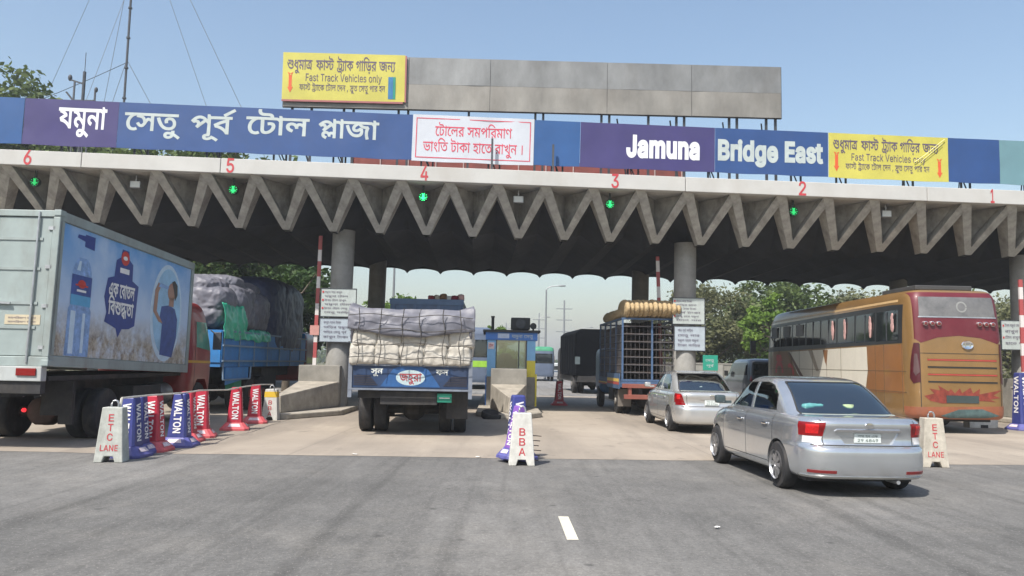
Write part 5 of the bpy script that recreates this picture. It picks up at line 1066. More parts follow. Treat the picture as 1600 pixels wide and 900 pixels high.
# the poster
def sky_poster():
    mt, nt, b, L = nodes_mat('printed poster sky')
    tc = nt.nodes.new('ShaderNodeTexCoord'); v = tc.outputs['Object']
    sp = nt.nodes.new('ShaderNodeSeparateXYZ'); L(v, sp.inputs[0])
    up = ramp(nt, sp.outputs[2], .35, 2.3)
    c = mixc(nt, up, (.62, .70, .80), (.12, .33, .66))
    c = mixc(nt, ramp(nt, noise_n(nt, v, .8, 6, .6), .42, .72, 0, .7), c, (.62, .72, .84))
    low = ramp(nt, sp.outputs[2], 1.05, .45)
    crowd = mixc(nt, ramp(nt, noise_n(nt, v, 5, 4, .8), .35, .65), (.17, .13, .09), (.52, .47, .38))
    nn = ramp(nt, noise_n(nt, v, 2.6, 5, .7), .30, .55)
    mm = nt.nodes.new('ShaderNodeMath'); mm.operation = 'MULTIPLY'; L(low, mm.inputs[0]); L(nn, mm.inputs[1])
    c = mixc(nt, mm.outputs[0], c, crowd)
    L(c, b.inputs['Base Color']); b.inputs['Roughness'].default_value = .4
    return mt
mb = MB(); x = BW + .012
mb.quad((x, .15, .13), (x, BL - .13, .13), (x, BL - .13, 2.36), (x, .15, 2.36))
po = mb.build('poster', sky_poster(), box)
by, my = .86, 4.42
def flat(name, polys, mat, parent=None, off=.0):
    """printed shapes on the poster, polygons in (y, z)"""
    mb = MB()
    k, c0 = (1.3, by) if name.startswith(('bottle', 'label')) else ((1.4, my) if name in ('shirt', 'skin', 'hair', 'small_bottle') else (1, 0))
    for p in polys: mb.add([(x + .003 + off, c0 + (a - c0) * k, c) for a, c in p], [list(range(len(p)))])
    return mb.build(name, mat, parent or po)
def ell(cy, cz, ry, rz, n=28): return [(cy + ry * math.cos(2 * math.pi * k / n), cz + rz * math.sin(2 * math.pi * k / n)) for k in range(n)]
def ink(name, col, var=.1, scale=6): return M(name, col, .4, var=var, scale=scale)
I_NAVY = ink('poster navy', (.03, .055, .24)); I_BOT = ink('poster bottle blue', (.22, .36, .62), .35, 9); I_PALE = ink('poster pale blue', (.52, .66, .78), .12); I_LAB = ink('poster label', (.04, .08, .28), .4, 3); I_CYAN = ink('poster cyan', (.10, .36, .60)); I_RED = ink('poster red', (.55, .05, .04)); I_WHITE = ink('poster white', (.78, .78, .76), .03); I_SKIN = ink('poster skin', (.36, .20, .14)); I_HAIR = ink('poster hair', (.03, .025, .025)); I_SHIRT = ink('poster shirt', (.035, .075, .26), .3, 5)
# bottle: y grows towards the cab
by = .86
flat('bottle_print', [[(by - .30, .14), (by + .30, .14), (by + .29, .95), (by + .24, 1.02), (by + .24, 1.60), (by + .20, 1.74), (by + .11, 1.86), (by - .11, 1.86), (by - .20, 1.74), (by - .24, 1.60), (by - .24, 1.02), (by - .29, .95)]], I_BOT)
for p in [[(by - .22, .18), (by - .10, .18), (by - .10, .92), (by - .22, .92)], [(by + .08, .2), (by + .15, .2), (by + .15, .9), (by + .08, .9)], [(by - .15, 1.63), (by - .06, 1.63), (by - .05, 1.8), (by - .1, 1.8)]]:
    flat('bottle_shine', [p], I_PALE, off=.002)
flat('bottle_label', [[(by - .255, 1.02), (by + .255, 1.02), (by + .255, 1.55), (by - .255, 1.55)]], I_LAB, off=.002)
flat('label_band', [[(by - .255, 1.02), (by + .255, 1.02), (by + .255, 1.20), (by - .255, 1.20)]], I_CYAN, off=.004)
flat('label_emblem', [ell(by, 1.40, .10, .075), [(by - .16, 1.36), (by + .16, 1.36), (by + .16, 1.39), (by - .16, 1.39)]], I_RED, off=.006)
flat('label_word', [[(by - .12, 1.26), (by + .12, 1.26), (by + .12, 1.30), (by - .12, 1.30)]], I_WHITE, off=.006)
flat('bottle_cap', [[(by + .0, 2.07), (by + .26, 2.05), (by + .26, 2.29), (by + .0, 2.29)], [(by - .20, 2.19), (by + .0, 2.16), (by + .0, 2.26), (by - .18, 2.25)]], I_NAVY)
# slogan
sy = 2.35
flat('slogan_plate', [[(sy - .36, 1.70), (sy - .32, 2.02), (sy - .15, 2.10), (sy - .12, 2.26), (sy + .16, 2.26), (sy + .19, 2.10), (sy + .36, 2.02), (sy + .38, 1.70), (sy + .66, 1.62), (sy + .60, .82), (sy + .36, .74), (sy + .08, .72), (sy - .06, .55), (sy - .16, .72), (sy - .62, .82), (sy - .56, 1.0), (sy - .68, 1.28), (sy - .60, 1.64)]], I_NAVY, off=.002)
flat('slogan_emblem', [ell(sy + .02, 2.10, .17, .14)], I_RED, off=.004)
flat('slogan_emblem_mark', [ell(sy + .02, 2.10, .09, .04)], I_WHITE, off=.006)
def ptext(s, y, z, w, h, mat, bold, cap=622):
    text(po, s, mat, x + .012, y, z, w, h, bold=bold, cap=cap, rot=(0, 0, R(90)))
flat('slogan_bar', [[(sy - .16, 1.80), (sy + .22, 1.80), (sy + .22, 1.90), (sy - .16, 1.90)]], I_WHITE, off=.004)
ptext('@ek @botol', sy - .54, 1.32, 1.04, .24, I_WHITE, 26)
ptext('@bishuddhota', sy - .52, .98, 1.02, .24, I_WHITE, 26)
# drinking figure in a drop of water
my = 4.42
flat('water_drop', [ell(my, 1.22, .80, 1.06, 40)], I_PALE)
flat('water_drop_inner', [ell(my + .02, 1.24, .70, .95, 40)], ink('poster light blue', (.30, .52, .72), .2, 2), off=.002)
flat('shirt', [[(my - .16, .30), (my + .30, .26), (my + .42, .70), (my + .42, 1.12), (my + .30, 1.34), (my + .08, 1.40), (my - .20, 1.34), (my - .26, 1.02), (my - .14, .96)]], I_SHIRT, off=.004)
flat('skin', [ell(my + .14, 1.70, .15, .20), [(my + .06, 1.38), (my + .24, 1.38), (my + .24, 1.58), (my + .06, 1.58)], [(my - .27, 1.0), (my - .12, .98), (my - .36, 1.22), (my - .34, 1.62), (my - .26, 1.78), (my - .36, 1.84), (my - .46, 1.66), (my - .48, 1.2)]], I_SKIN, off=.006)
flat('hair', [[(my + .12, 1.92), (my + .22, 1.97), (my + .34, 1.88), (my + .36, 1.66), (my + .28, 1.52), (my + .22, 1.72)]], I_HAIR, off=.008)
flat('small_bottle', [[(my - .36, 1.74), (my - .30, 1.84), (my + .02, 1.80), (my + .0, 1.74)]], I_BOT, off=.009)
# rear bumper, lamps, chassis
mb = MB(); mb.box(-1.12, 1.12, -.06, .10, 1.12, 1.36); mb.build('rear_bar', M('pale bar', (.42, .44, .43), .6, dirt=(.2, .18, .15), dirt_amt=.6), t, bevel=.01)
for sx in (-1, 1):
    mb = MB(); mb.box(sx * .88 - .16, sx * .88 + .16, -.085, -.062, 1.21, 1.33); mb.build('tail_light', LAMP_RED, t, bevel=.005)
mb = MB(); mb.box(-1.1, 1.1, -.02, .12, .92, 1.119); mb.box(-.55, -.40, .1, 7.2, .85, 1.12); mb.box(.40, .55, .1, 7.2, .85, 1.12); mb.box(-1.05, 1.05, .3, 5.7, 1.12, 1.20)
mb.box(.60, 1.08, 3.3, 4.6, .42, .95); mb.box(-1.05, -.6, 3.2, 4.2, .5, .95); mb.box(.86, 1.10, 1.0, 1.06, .35, 1.1); mb.box(-1.10, -.55, 1.0, 1.06, .35, 1.1); mb.box(.55, 1.10, .98, 1.03, .50, 1.1)
for k in range(5): mb.box(.56 - .02, .64, 1.2, 3.4, .62 + k * .03, .64 + k * .03)
mb.build('chassis', CHASSIS, t)
ax = rear_axle(t, 2.25, 1.10, .47, .26, RIM_W)
ax.build('axle', M('rusty axle', (.085, .055, .045), .8, var=.3, dirt=(.16, .11, .08), dirt_amt=.6), t, smooth=50)
mb = MB(); mb.ball((.0, 2.0, .50), .28, .12, .27); mb.build('axle_housing', M('rusty housing', (.12, .075, .06), .8, var=.3), t, smooth=60)
for sx in (-1, 1):
    mb = MB(); mb.lathe([(.01, -.02), (.035, -.015), (.04, .02)], c=(sx * .28, 1.9, .52), axis='y', n=12); mb.build('marker_lamp', ME('marker lamp', (.9, .03, .04), 1.2), t)
mb = MB(); mb.tube((-.2, 1.7, .80), (.05, 1.75, .92), .03); mb.tube((.05, 1.75, .92), (.12, 1.75, .80), .025); mb.build('air_valve', GALV, t)
mb = MB(); mb.lathe([(.01, -.3), (.24, -.3), (.26, -.27), (.26, .27), (.24, .3), (.01, .3)], c=(.82, 5.0, .72), axis='y', n=24); mb.build('fuel_tank', M('brushed tank', (.20, .20, .20), .4, .7), t, smooth=40)
# cab
CABRED = M('red cab paint', (.235, .017, .018), .4, var=.12, scale=3, dirt=(.10, .045, .035), dirt_amt=.4, coat=.4)
cabL = [(.55, 5.98, 7.62, 1.05), (.62, 5.95, 7.68, 1.08), (1.4, 5.93, 7.70, 1.10), (1.75, 5.93, 7.66, 1.10), (2.35, 5.98, 7.42, 1.05), (2.72, 6.05, 7.2, 1.0), (2.86, 6.15, 7.0, .92), (2.93, 6.35, 6.85, .75)]
kw = dict(nr=9, nf=7, bow=.02, N=64)
part('cab', boolean(shell(cabL, **kw).mesh('s', []), prism_me([(6.35, .2), (7.35, .2), (7.35, .75), (7.1, 1.02), (6.6, 1.02), (6.35, .75)], 'x', -2, 2), 'DIFFERENCE'), CABRED, t, 35)
dw = part('door_window', skin(cabL, .006, [(6.45, 1.80), (7.35, 1.72), (7.22, 2.42), (6.50, 2.42)], 'x', .5, 2, **kw), MG('green cab glass', (.45, .75, .60), .5) if False else M('green cab glass', (.10, .30, .22), .08, var=.3, scale=2, spec=.8), t)
part('door_window', skin(cabL, .006, [(6.45, 1.80), (7.35, 1.72), (7.22, 2.42), (6.50, 2.42)], 'x', -2, -.5, **kw), DARKGLASS, t)
part('windscreen', skin(cabL, .006, [(-.92, 1.75), (.92, 1.75), (.84, 2.5), (-.84, 2.5)], 'y', 7, 8, **kw), DARKGLASS, t)
part('side_stripe', skin(cabL, .004, [(6.0, 1.42), (7.7, 1.40), (7.7, 1.46), (6.0, 1.48)], 'x', .5, 2, **kw), M('yellow stripe', (.55, .30, .03), .5), t)
part('door_seam', skin(cabL, .002, [(6.40, .7), (6.415, .7), (6.415, 2.45), (6.40, 2.45)], 'x', .5, 2, **kw), SEAM, t)
for sx in (-1, 1):
    wheel(t, (sx * .93, 6.85, .47), .47, .26, RIM_W, 0, sx)
    mb = MB(); mb.box(sx * 1.22 - .1, sx * 1.22 + .1, 7.45, 7.53, 1.75, 2.2); mb.beam((sx * 1.05, 7.45, 2.25), (sx * 1.25, 7.47, 2.1), .03, .03); mb.build('side_mirror', STEEL, t, bevel=.01)

# --- long truck ahead of it with bales under tarpaulin
BLUE_BED = M('bright blue bed paint', (.03, .20, .50), .5, var=.15, scale=3, dirt=(.10, .14, .20), dirt_amt=.5)
t = thing('cargo_truck', 'long blue truck ahead of the red cab, heaped high with covered bales', 'truck', (-9.03, 21.7, 0), R(-.3))
mb = MB(); mb.box(-1.2, 1.2, 0, 8.6, 1.30, 1.42)
for sx in (-1, 1): mb.box(sx * 1.2 - .03, sx * 1.2 + .03, 0, 8.6, 1.42, 2.30)
mb.box(-1.2, 1.2, -.03, .03, 1.42, 2.30); mb.box(-1.2, 1.2, 8.57, 8.63, 1.42, 2.5)
mb.build('bed', BLUE_BED, t)
mb = MB()
for z in (1.44, 1.86, 2.26): mb.box(1.235, 1.275, 0, 8.6, z, z + .05)
for y in (.05, 1.3, 2.6, 3.9, 5.2, 6.5, 7.8): mb.box(1.235, 1.262, y, y + .06, 1.30, 2.32)
mb.tube((1.26, .1, .95), (1.26, 2.3, .95), .025); mb.tube((1.26, 2.3, .95), (1.24, 2.4, 1.32), .025); mb.tube((1.26, .1, .95), (1.24, .1, 1.32), .025)
mb.build('side_rail', M('grey blue rail', (.17, .25, .34), .6), t)
mb = MB(); mb.quad((1.24, .3, .80), (1.24, 2.2, .97), (1.24, 2.2, 1.29), (1.24, .3, 1.29)); mb.box(1.15, 1.235, .3, 2.2, .98, 1.29); mb.build('tool_panel', BLUE_BED, t)
mb = MB(); mb.box(.9, 1.15, 1.3, 1.9, .62, .95); mb.build('green_box', M('green box', (.03, .25, .16), .6), t)
mb = MB(); mb.box(-.5, -.36, 0, 10.4, .95, 1.3); mb.box(.36, .5, 0, 10.4, .95, 1.3); mb.box(-1.0, 1.0, 4.2, 5.8, .55, 1.25); rear = rear_axle(t, 2.6, 1.18, .5, .27, HUB_RED); mb.add(rear.v, rear.f); r2 = rear_axle(t, 3.9, 1.18, .5, .27, HUB_RED); mb.add(r2.v, r2.f); mb.build('chassis', CHASSIS, t)
mb = MB(); mb.cushion(-1.15, 1.15, 8.9, 10.6, .7, 2.6, e=8, nz=0); mb.build('cab', CABRED, t, smooth=50)
for sx in (-1, 1): wheel(t, (sx * 1.0, 9.8, .5), .5, .27, RIM_W, 0, sx)
TARP_G = M('grey violet tarpaulin', (.14, .14, .165), .5, var=.2, scale=2, bump=.4, bscale=5, dirt=(.12, .11, .13), dirt_amt=.5)
TARP_SHADE = M('shade navy tarpaulin', (.035, .045, .09), .5, var=.25, scale=2, bump=.4, bscale=5)  # shaded copy of the grey violet cover, canopy shade painted in as navy
TARP_GR = M('green tarpaulin', (.04, .40, .24), .3, var=.25, scale=3, bump=.4, bscale=6)
def frame_of(t, loc):
    return Matrix.Translation(t.location) @ Matrix.Rotation(t.rotation_euler.z, 4, 'Z') @ Vector(loc)
def on(t, name, label, cat, mb, mat, loc=(0, 0, 0), group=None, smooth=60):
    o = mb.build(name, mat, None, smooth=smooth, weld=True); o.location = frame_of(t, loc); o.rotation_euler = t.rotation_euler
    return tag(o, label, cat, group)
bl = [(-1.22, 1.18, .02, 1.55, 2.30, 3.55), (-1.22, 1.22, 1.3, 2.95, 2.30, 3.72), (-1.2, 1.24, 2.7, 4.3, 2.25, 3.62)]
for i, (a, b, c, d, e, f) in enumerate(bl):
    mb = MB(); mb.cushion(a, b, c, d, e, f, e=4.5, nz=.05, fr=3.2, seed=i + 2, n=(44, 44, 36), pil=.085, pf=.95)
    mb.cushion(a + .2, b - .25, c + .1, d - .1, f - .35, f + .28, e=3, nz=.05, fr=3.6, seed=i + 11, n=(40, 40, 20), pil=.08, pf=1.1)
    on(t, 'covered_bale', 'grey violet wrinkled bale on the long blue truck, ' + ['nearest the red cab', 'middle of the three', 'last before the part coloured navy for shade'][i], 'bale', mb, TARP_G, group='grey bales on the long blue truck')
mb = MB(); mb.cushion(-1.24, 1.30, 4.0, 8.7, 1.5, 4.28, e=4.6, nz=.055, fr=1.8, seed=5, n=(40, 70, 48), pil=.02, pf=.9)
on(t, 'shaded_tarpaulin', 'bulging front of the long blue truck load, its sheet coloured navy for the canopy shade', 'tarpaulin', mb, TARP_SHADE)
mb = MB(); nx, nz = 60, 22
pts = []
for j in range(nz + 1):
    for i in range(nx + 1):
        y = -.05 + 4.1 * i / nx; f = j / nz
        top = 3.05 - .12 * abs(noise.noise(Vector((y * 2, 3, 1)))) if y < 1.9 else 2.42 - .10 * abs(noise.noise(Vector((y * 3, 8, 1))))
        if 1.75 < y <= 1.9: top = 3.0 - (y - 1.75) * 3.6
        bot = 2.06 - .10 * noise.noise(Vector((y * 1.6, 5, 2)))
        z = bot + (top - bot) * f
        w = .10 * (.25 - abs(noise.noise(Vector((y * 2.1 + z * .8, z * 2.3, 7))))) + .06 * (.25 - abs(noise.noise(Vector((y * 4.6 - z * 2, z * 4, 2)))))
        pts.append((1.285 + w - .10 * f ** 3, y, z))
mb.add(pts, [(j * (nx + 1) + i, j * (nx + 1) + i + 1, (j + 1) * (nx + 1) + i + 1, (j + 1) * (nx + 1) + i) for j in range(nz) for i in range(nx)])
on(t, 'green_tarpaulin', 'shiny green sheet hanging over the side of the long blue truck', 'tarpaulin', mb, TARP_GR, smooth=40).modifiers.new('thickness', 'SOLIDIFY').thickness = .012

# --- loaded open truck in lane 4
DBLUE = M('dull painted blue', (.014, .038, .10), .6, var=.3, scale=3, dirt=(.045, .045, .05), dirt_amt=.7)
t = thing('open_truck', 'blue open truck seen from behind with net covered white sacks in lane 4', 'truck', (-2.07, 16.75, 0), R(3.0))
dump = t
mb = MB(); mb.box(-1.22, 1.22, .0, 5.2, .96, 1.08)
for sx in (-1, 1): mb.box(sx * 1.22 - .03, sx * 1.22 + .03, .0, 5.2, 1.08, 1.95)
mb.box(-1.22, 1.22, 5.15, 5.23, 1.08, 2.6)
mb.build('bed', DBLUE, t)
mb = MB()
mb.box(-1.25, 1.25, -.06, -.005, 1.00, 1.47); tg = mb.build('tailgate', DBLUE, t, bevel=.01)
mb = MB(); mb.prism([(-.62, 1.03), (.62, 1.03), (.36, 1.40), (.20, 1.46), (-.20, 1.46), (-.36, 1.40)], 'y', -.066, -.061); mb.build('painted_panel', M('brighter painted blue', (.018, .085, .24), .55, var=.25, scale=4), tg)
mb = MB()
for sx in (-1, 1):
    a, b = sorted((sx * .68, sx * 1.17))
    for k in range(6): mb.box(a + (.03 * k if sx > 0 else 0), b - (.03 * k if sx < 0 else 0), -.072, -.061, 1.06 + k * .035, 1.08 + k * .035)
mb.build('grille_bar', M('dark grille', (.03, .03, .045), .6), tg)
mb = MB()
mb.add([(x, -.0665, z) for x, z in ell(0, 1.22, .30, .16, 24)], [list(range(24))]); mb.build('painted_patch', M('pale painted patch', (.40, .50, .52), .6, var=.2, scale=14), tg)
INK_CREAM = M('cream paint', (.62, .64, .60), .6, var=.2, scale=16)
text(tg, '@left', INK_CREAM, -.82, -.063, 1.29, .25, .105, bold=22)
text(tg, '@right', INK_CREAM, .52, -.063, 1.29, .26, .105, bold=22)
text(tg, '@art', M('dark red paint', (.30, .05, .06), .6), -.23, -.069, 1.15, .46, .15, bold=20)
mb = MB(); mb.box(-1.27, 1.27, -.09, -.062, .955, .995); mb.box(-1.27, 1.27, -.09, -.062, 1.455, 1.49); mb.box(-1.28, -1.2, -.085, .0, .8, 1.62); mb.box(1.2, 1.28, -.085, 0, .8, 1.62); mb.build('edge_strip', M('greyed strip', (.16, .18, .22), .6, var=.3), t)
mb = MB(); mb.box(-.62, .55, .05, .17, .66, .93); mb.box(-1.1, 1.1, .17, .25, .78, .95); mb.box(-.48, -.34, .2, 7.0, .7, .96); mb.box(.34, .48, .2, 7.0, .7, .96); mb.box(-1.1, -.85, 2.6, 3.6, .45, .9); mb.box(.75, 1.15, 2.6, 3.9, .4, .9)
mb.box(.75, 1.20, .5, .54, .35, .95); mb.box(-.5, .5, 3.4, 5.0, .35, .8)
ax = rear_axle(t, 1.35, 1.17, .50, .27, HUB_RED); mb.add(ax.v, ax.f); mb.build('chassis', CHASSIS, t)
mb = MB(); mb.box(.56, .86, .03, .06, .72, .90); o = mb.build('number_plate', M('green plate', (.01, .20, .13), .5, var=.2), t)
mb = MB(); mb.box(.60, .82, .02, .029, .80, .82); mb.build('plate_line', INK_CREAM, o)
mb = MB(); mb.cushion(-1.15, 1.15, 5.4, 7.0, .6, 2.55, e=8, nz=0); mb.build('cab', M('blue cab paint', (.03, .10, .30), .5), t, smooth=50)
for sx in (-1, 1): wheel(t, (sx * 1.0, 6.2, .5), .5, .27, RIM_W, 0, sx)
SACK = M('white woven sack', (.47, .44, .385), .8, var=.07, scale=6, bump=.3, bscale=14, dirt=(.40, .37, .32), dirt_amt=.35)
k = 0
cols = ['leftmost', 'second from left', 'middle', 'second from right', 'rightmost']
for row, (z0, z1) in enumerate(((1.49, 1.90), (1.87, 2.27))):
    for c in range(5):
        a = -1.24 + c * .496 + (.04 if row else 0); mb = MB()
        mb.cushion(a - .02, a + .515, -.15, .9, z0 - .02, z1 + .025, e=8.5, nz=.05, fr=2.4, seed=k + 1, n=(24, 12, 24))
        on(dump, 'white_sack', 'bulging white sack on the blue open truck, %s of the %s row' % (cols[c], 'upper' if row else 'lower'), 'sack', mb, SACK, group='white sacks on the open truck'); k += 1
mb = MB(); mb.cushion(-1.26, 1.26, .55, 5.3, 1.5, 2.56, e=6, nz=.10, fr=1.2, seed=3, n=(22, 26, 14))
on(dump, 'white_sheet', 'pale sheet wrapped round the load at the sides of the blue open truck', 'sheet', mb, SACK)
# the tarpaulin hangs over the top rear edge, with raised corners
mb = MB(); nx, nz = 80, 30; prof = [(3.8, 2.62), (2.2, 2.68), (.9, 2.69), (.25, 2.67), (-.04, 2.61), (-.13, 2.50), (-.175, 2.34), (-.185, 2.12)]
pts = []
for j in range(nz + 1):
    s = j / nz * (len(prof) - 1); q = min(int(s), len(prof) - 2); f = s - q
    y = prof[q][0] * (1 - f) + prof[q + 1][0] * f; z = prof[q][1] * (1 - f) + prof[q + 1][1] * f
    for i in range(nx + 1):
        xx = -1.285 + 2.57 * i / nx; a = abs(xx) / 1.285
        low = .07 * math.cos(xx * 2.2) if j > 20 else 0
        w = .03 * noise.noise(Vector((xx * 2, y * 2 + z * 2.4, 1))) + .07 * (.25 - abs(noise.noise(Vector((xx * 1.5 + z * 3.4, z * 2.6 + y, 4))))) + .04 * (.25 - abs(noise.noise(Vector((xx * 3.3 - z * 4, z * 5 + y, 9)))))
        pts.append((xx * (1 + .02 * (j > 17)), y - w - .05 * (1 - a), z + .07 * a ** 5 * (1 if j <= 21 else .4) + w * .7 - low * (j - 20) / 10 - .12 * (1 - a * a) * (j < 17)))
f4 = [(j * (nx + 1) + i, j * (nx + 1) + i + 1, (j + 1) * (nx + 1) + i + 1, (j + 1) * (nx + 1) + i) for j in range(nz) for i in range(nx)]
mb.add(pts, f4)
o = on(dump, 'grey_tarpaulin', 'wrinkled grey violet sheet over the top of the white sacks, corners tied up', 'tarpaulin', mb, TARP_G)
sm = o.modifiers.new('thickness', 'SOLIDIFY'); sm.thickness = .02
for sx in (-1, 1):
    mb = MB(); mb.cushion(-.06, .06, -.17, 1.6, 1.85, 2.70, e=3, nz=.05, fr=4, seed=20 + sx, n=(10, 14, 16))
    on(dump, 'tied_corner', 'bunched grey sheet corner at the %s edge of the open truck load' % ('right' if sx > 0 else 'left'), 'tarpaulin', mb, TARP_G, loc=(sx * 1.22, 0, 0), group='tied sheet corners on the open truck')
ROPE = M('dark rope', (.07, .065, .06), .9, var=.3, scale=20)
mb = MB(); rn = random.Random(3)
for i in range(6):
    xx = -1.05 + i * .42 + rn.uniform(-.05, .05); ln = []
    for j in range(12):
        z = 2.64 - j * .108; ln.append((xx + .025 * math.sin(j * .9 + i) + (z - 2) * rn.uniform(-.02, .02), -.26 - .02 * math.sin(j * 1.3 + i) - (.05 if z > 2.4 else 0), z))
    mb.path(ln, .010, n=5)
for j in range(4):
    ln = [(-1.27 + .127 * i, -.27 - .02 * math.sin(i * .8 + j) - (.05 if j > 2 else 0), 1.62 + j * .29 + .03 * math.sin(i * .55 + j * 2)) for i in range(21)]
    mb.path(ln, .009, n=5)
on(dump, 'rope_net', 'dark rope net stretched over the white sacks and sheet', 'net', mb, ROPE)

# --- the truck in front of it: only its high blue body shows
t = thing('high_truck', 'high sided blue truck whose top edge shows above the grey tarpaulin', 'truck', (-2.85, 26.8, 0), R(1.5))
mb = MB()
for sx in (-1, 1): mb.box(sx * 1.18 - .04, sx * 1.18 + .04, 0, 6, 1.1, 3.62)
mb.box(-1.14, 1.14, 0, .06, 1.1, 3.62); mb.box(-1.14, 1.14, 5.9, 5.98, 1.1, 3.8); mb.box(-1.14, 1.14, .06, 5.9, 1.1, 1.2)
mb.build('bed', M('slate blue paint', (.07, .12, .22), .6, var=.2, dirt=(.12, .11, .11), dirt_amt=.5), t)
mb = MB(); mb.box(-1.24, 1.24, -.04, -.002, 3.45, 3.64)
for xx in (-1.1, -.4, .4, 1.1): mb.box(xx - .04, xx + .04, -.04, -.002, 1.1, 3.445)
mb.build('top_rail', M('slate rail', (.09, .15, .26), .6, var=.2), t)
mb = MB(); mb.box(-.9, .9, .1, 7.6, .7, 1.09); ax = rear_axle(t, 1.5, 1.15, .5, .27, HUB_RED); mb.add(ax.v, ax.f); mb.build('chassis', CHASSIS, t)
mb = MB(); mb.cushion(-1.15, 1.15, 6.2, 7.8, .6, 2.7, e=8, nz=0); mb.build('cab', CABRED, t, smooth=50)
for sx in (-1, 1): wheel(t, (sx * 1.0, 7.0, .5), .5, .27, RIM_W, 0, sx)
high = t
bundle = [('red', (.30, .05, .05)), ('cream', (.5, .45, .36)), ('brown', (.22, .12, .06)), ('white', (.7, .69, .66)), ('maroon', (.22, .03, .05)), ('pale pink', (.6, .38, .36))]
for i, (nm, c) in enumerate(bundle):
    mb = MB(); mb.cushion(-.12, .12, -.2, .3, 0, .24, e=3, nz=.05, fr=4, seed=i, n=(8, 8, 8))
    on(high, 'cloth_bundle', 'small %s bundle on top of the high sided blue truck' % nm, 'bundle', mb, M(nm + ' cloth', c, .9), loc=(.12 + i * .2, .45 + .1 * (i % 2), 3.56 + .03 * (i % 3)), group='bundles on the high truck')
mb = MB(); mb.cushion(-1.12, 1.12, .1, 5.8, 1.25, 3.56, e=9, nz=.03, fr=3, seed=9, n=(16, 20, 10))
on(high, 'truck_load', 'dusty heaped load filling the high sided blue truck', 'load', mb, M('dusty load', (.25, .21, .17), .9, var=.3))

# --- caged poultry truck in lane 3
CAGE = M('blue cage paint', (.055, .105, .20), .6, var=.2, scale=5, dirt=(.13, .12, .12), dirt_amt=.5)
t = thing('cage_truck', 'small truck carrying a tall blue barred cage in lane 3', 'truck', (4.42, 25.1, 0), R(2.2))
cagev = t
CW, CL, Z0, Z1 = .93, 4.6, 1.10, 3.02
mb = MB()
for xx in (-CW, .0, CW):
    for y in ((0, CL) if xx == 0 else (0, 1.15, 2.3, 3.45, CL)): mb.box(xx - .028, xx + .028, y - .028, y + .028, Z0, Z1)
for z in (Z0, Z1):
    for y in (0, CL): mb.box(-CW - .031, CW + .031, y - .031, y + .031, z - .03, z + .03)
    for xx in (-CW, CW): mb.box(xx - .03, xx + .03, .03, CL - .03, z - .03, z + .03)
mb.build('cage_frame', CAGE, t)
mb = MB()
for k in range(1, 8):
    z = Z0 + (Z1 - Z0) * k / 8
    for y in (0, CL): mb.box(-CW, CW, y - .012, y + .012, z - .012, z + .012)
    for xx in (-CW, CW): mb.box(xx - .012, xx + .012, 0, CL, z - .012, z + .012)
for k in range(1, 14):
    xx = -CW + 2 * CW * k / 14
    mb.box(xx - .004, xx + .004, -.004, .004, Z0, Z1)
for k in range(1, 34):
    y = CL * k / 34
    for xx in (-CW, CW): mb.box(xx - .006, xx + .006, y - .006, y + .006, Z0, Z1)
mb.build('cage_bar', M('rusty cage bars', (.09, .085, .09), .7, var=.3, dirt=(.17, .11, .08), dirt_amt=.5), t)
mb = MB()
for k in range(8):
    z = Z0 + .03 + (Z1 - Z0) * k / 8
    mb.box(-CW + .04, CW - .04, .06, CL - .06, z - .012, z + .004)
mb.build('cage_shelf', M('dark slatted shelf', (.075, .06, .05), .9, var=.4, scale=9), t)
mb = MB(); mb.box(-.05, .05, .25, CL - .2, Z0, Z1 - .05); mb.box(-CW + .3, CW - .3, 1.6, 1.66, Z0, Z1 - .05); mb.box(-CW + .3, CW - .3, 3.0, 3.06, Z0, Z1 - .05); mb.build('cage_divider', M('dark netting', (.045, .04, .04), .9), t)
mb = MB(); mb.box(-.97, .97, -.05, CL + .05, .88, 1.06); mb.build('deck', CAGE, t)
mb = MB(); mb.box(-.985, -.972, .2, CL, .94, .98); mb.build('yellow_stripe', M('yellow side stripe', (.60, .38, .05), .6), t)
mb = MB(); mb.box(-.985, -.972, .2, CL, .90, .93); mb.build('red_stripe', M('red side stripe', (.4, .05, .04), .6), t)
mb = MB(); mb.box(-1.0, -.975, .15, 2.6, .82, 1.30); mb.build('side_flap', CAGE, t)
mb = MB(); mb.box(-1.003, -1.001, .2, 2.5, 1.04, 1.14); mb.build('yellow_stripe', M('yellow flap stripe', (.62, .42, .08), .6), t)
mb = MB(); mb.box(-1.003, -1.001, .2, 2.5, .95, 1.03); mb.build('red_stripe', M('red flap stripe', (.40, .06, .05), .6), t)
OR = M('faded red bumper', (.22, .065, .045), .6, var=.2, dirt=(.18, .12, .09), dirt_amt=.6)
mb = MB(); mb.box(-.95, .95, -.14, -.055, .86, .99); mb.box(-.9, .9, -.18, -.10, .52, .66); mb.box(-.75, -.65, -.10, .1, .6, .9); mb.box(.65, .75, -.10, .1, .6, .9); mb.build('bumper', OR, t, bevel=.01)
mb = MB(); mb.box(-.42, -.3, 0, 6.0, .62, .87); mb.box(.3, .42, 0, 6.0, .62, .87); mb.box(-.9, -.5, 2.0, 2.8, .4, .85); ax = rear_axle(t, 1.35, .90, .40, .20, RIM_W); mb.add(ax.v, ax.f); mb.build('chassis', CHASSIS, t)
mb = MB(); mb.box(-.93, -.5, .78, .81, .25, .8); mb.box(.5, .93, .78, .81, .25, .8); mb.build('mudflap', M('dusty mudflap', (.16, .14, .12), .9), t)
mb = MB(); mb.cushion(-.9, .9, 4.75, 6.2, .5, 2.2, e=8, nz=0); mb.build('cab', M('blue cab', (.05, .14, .3), .4), t, smooth=50)
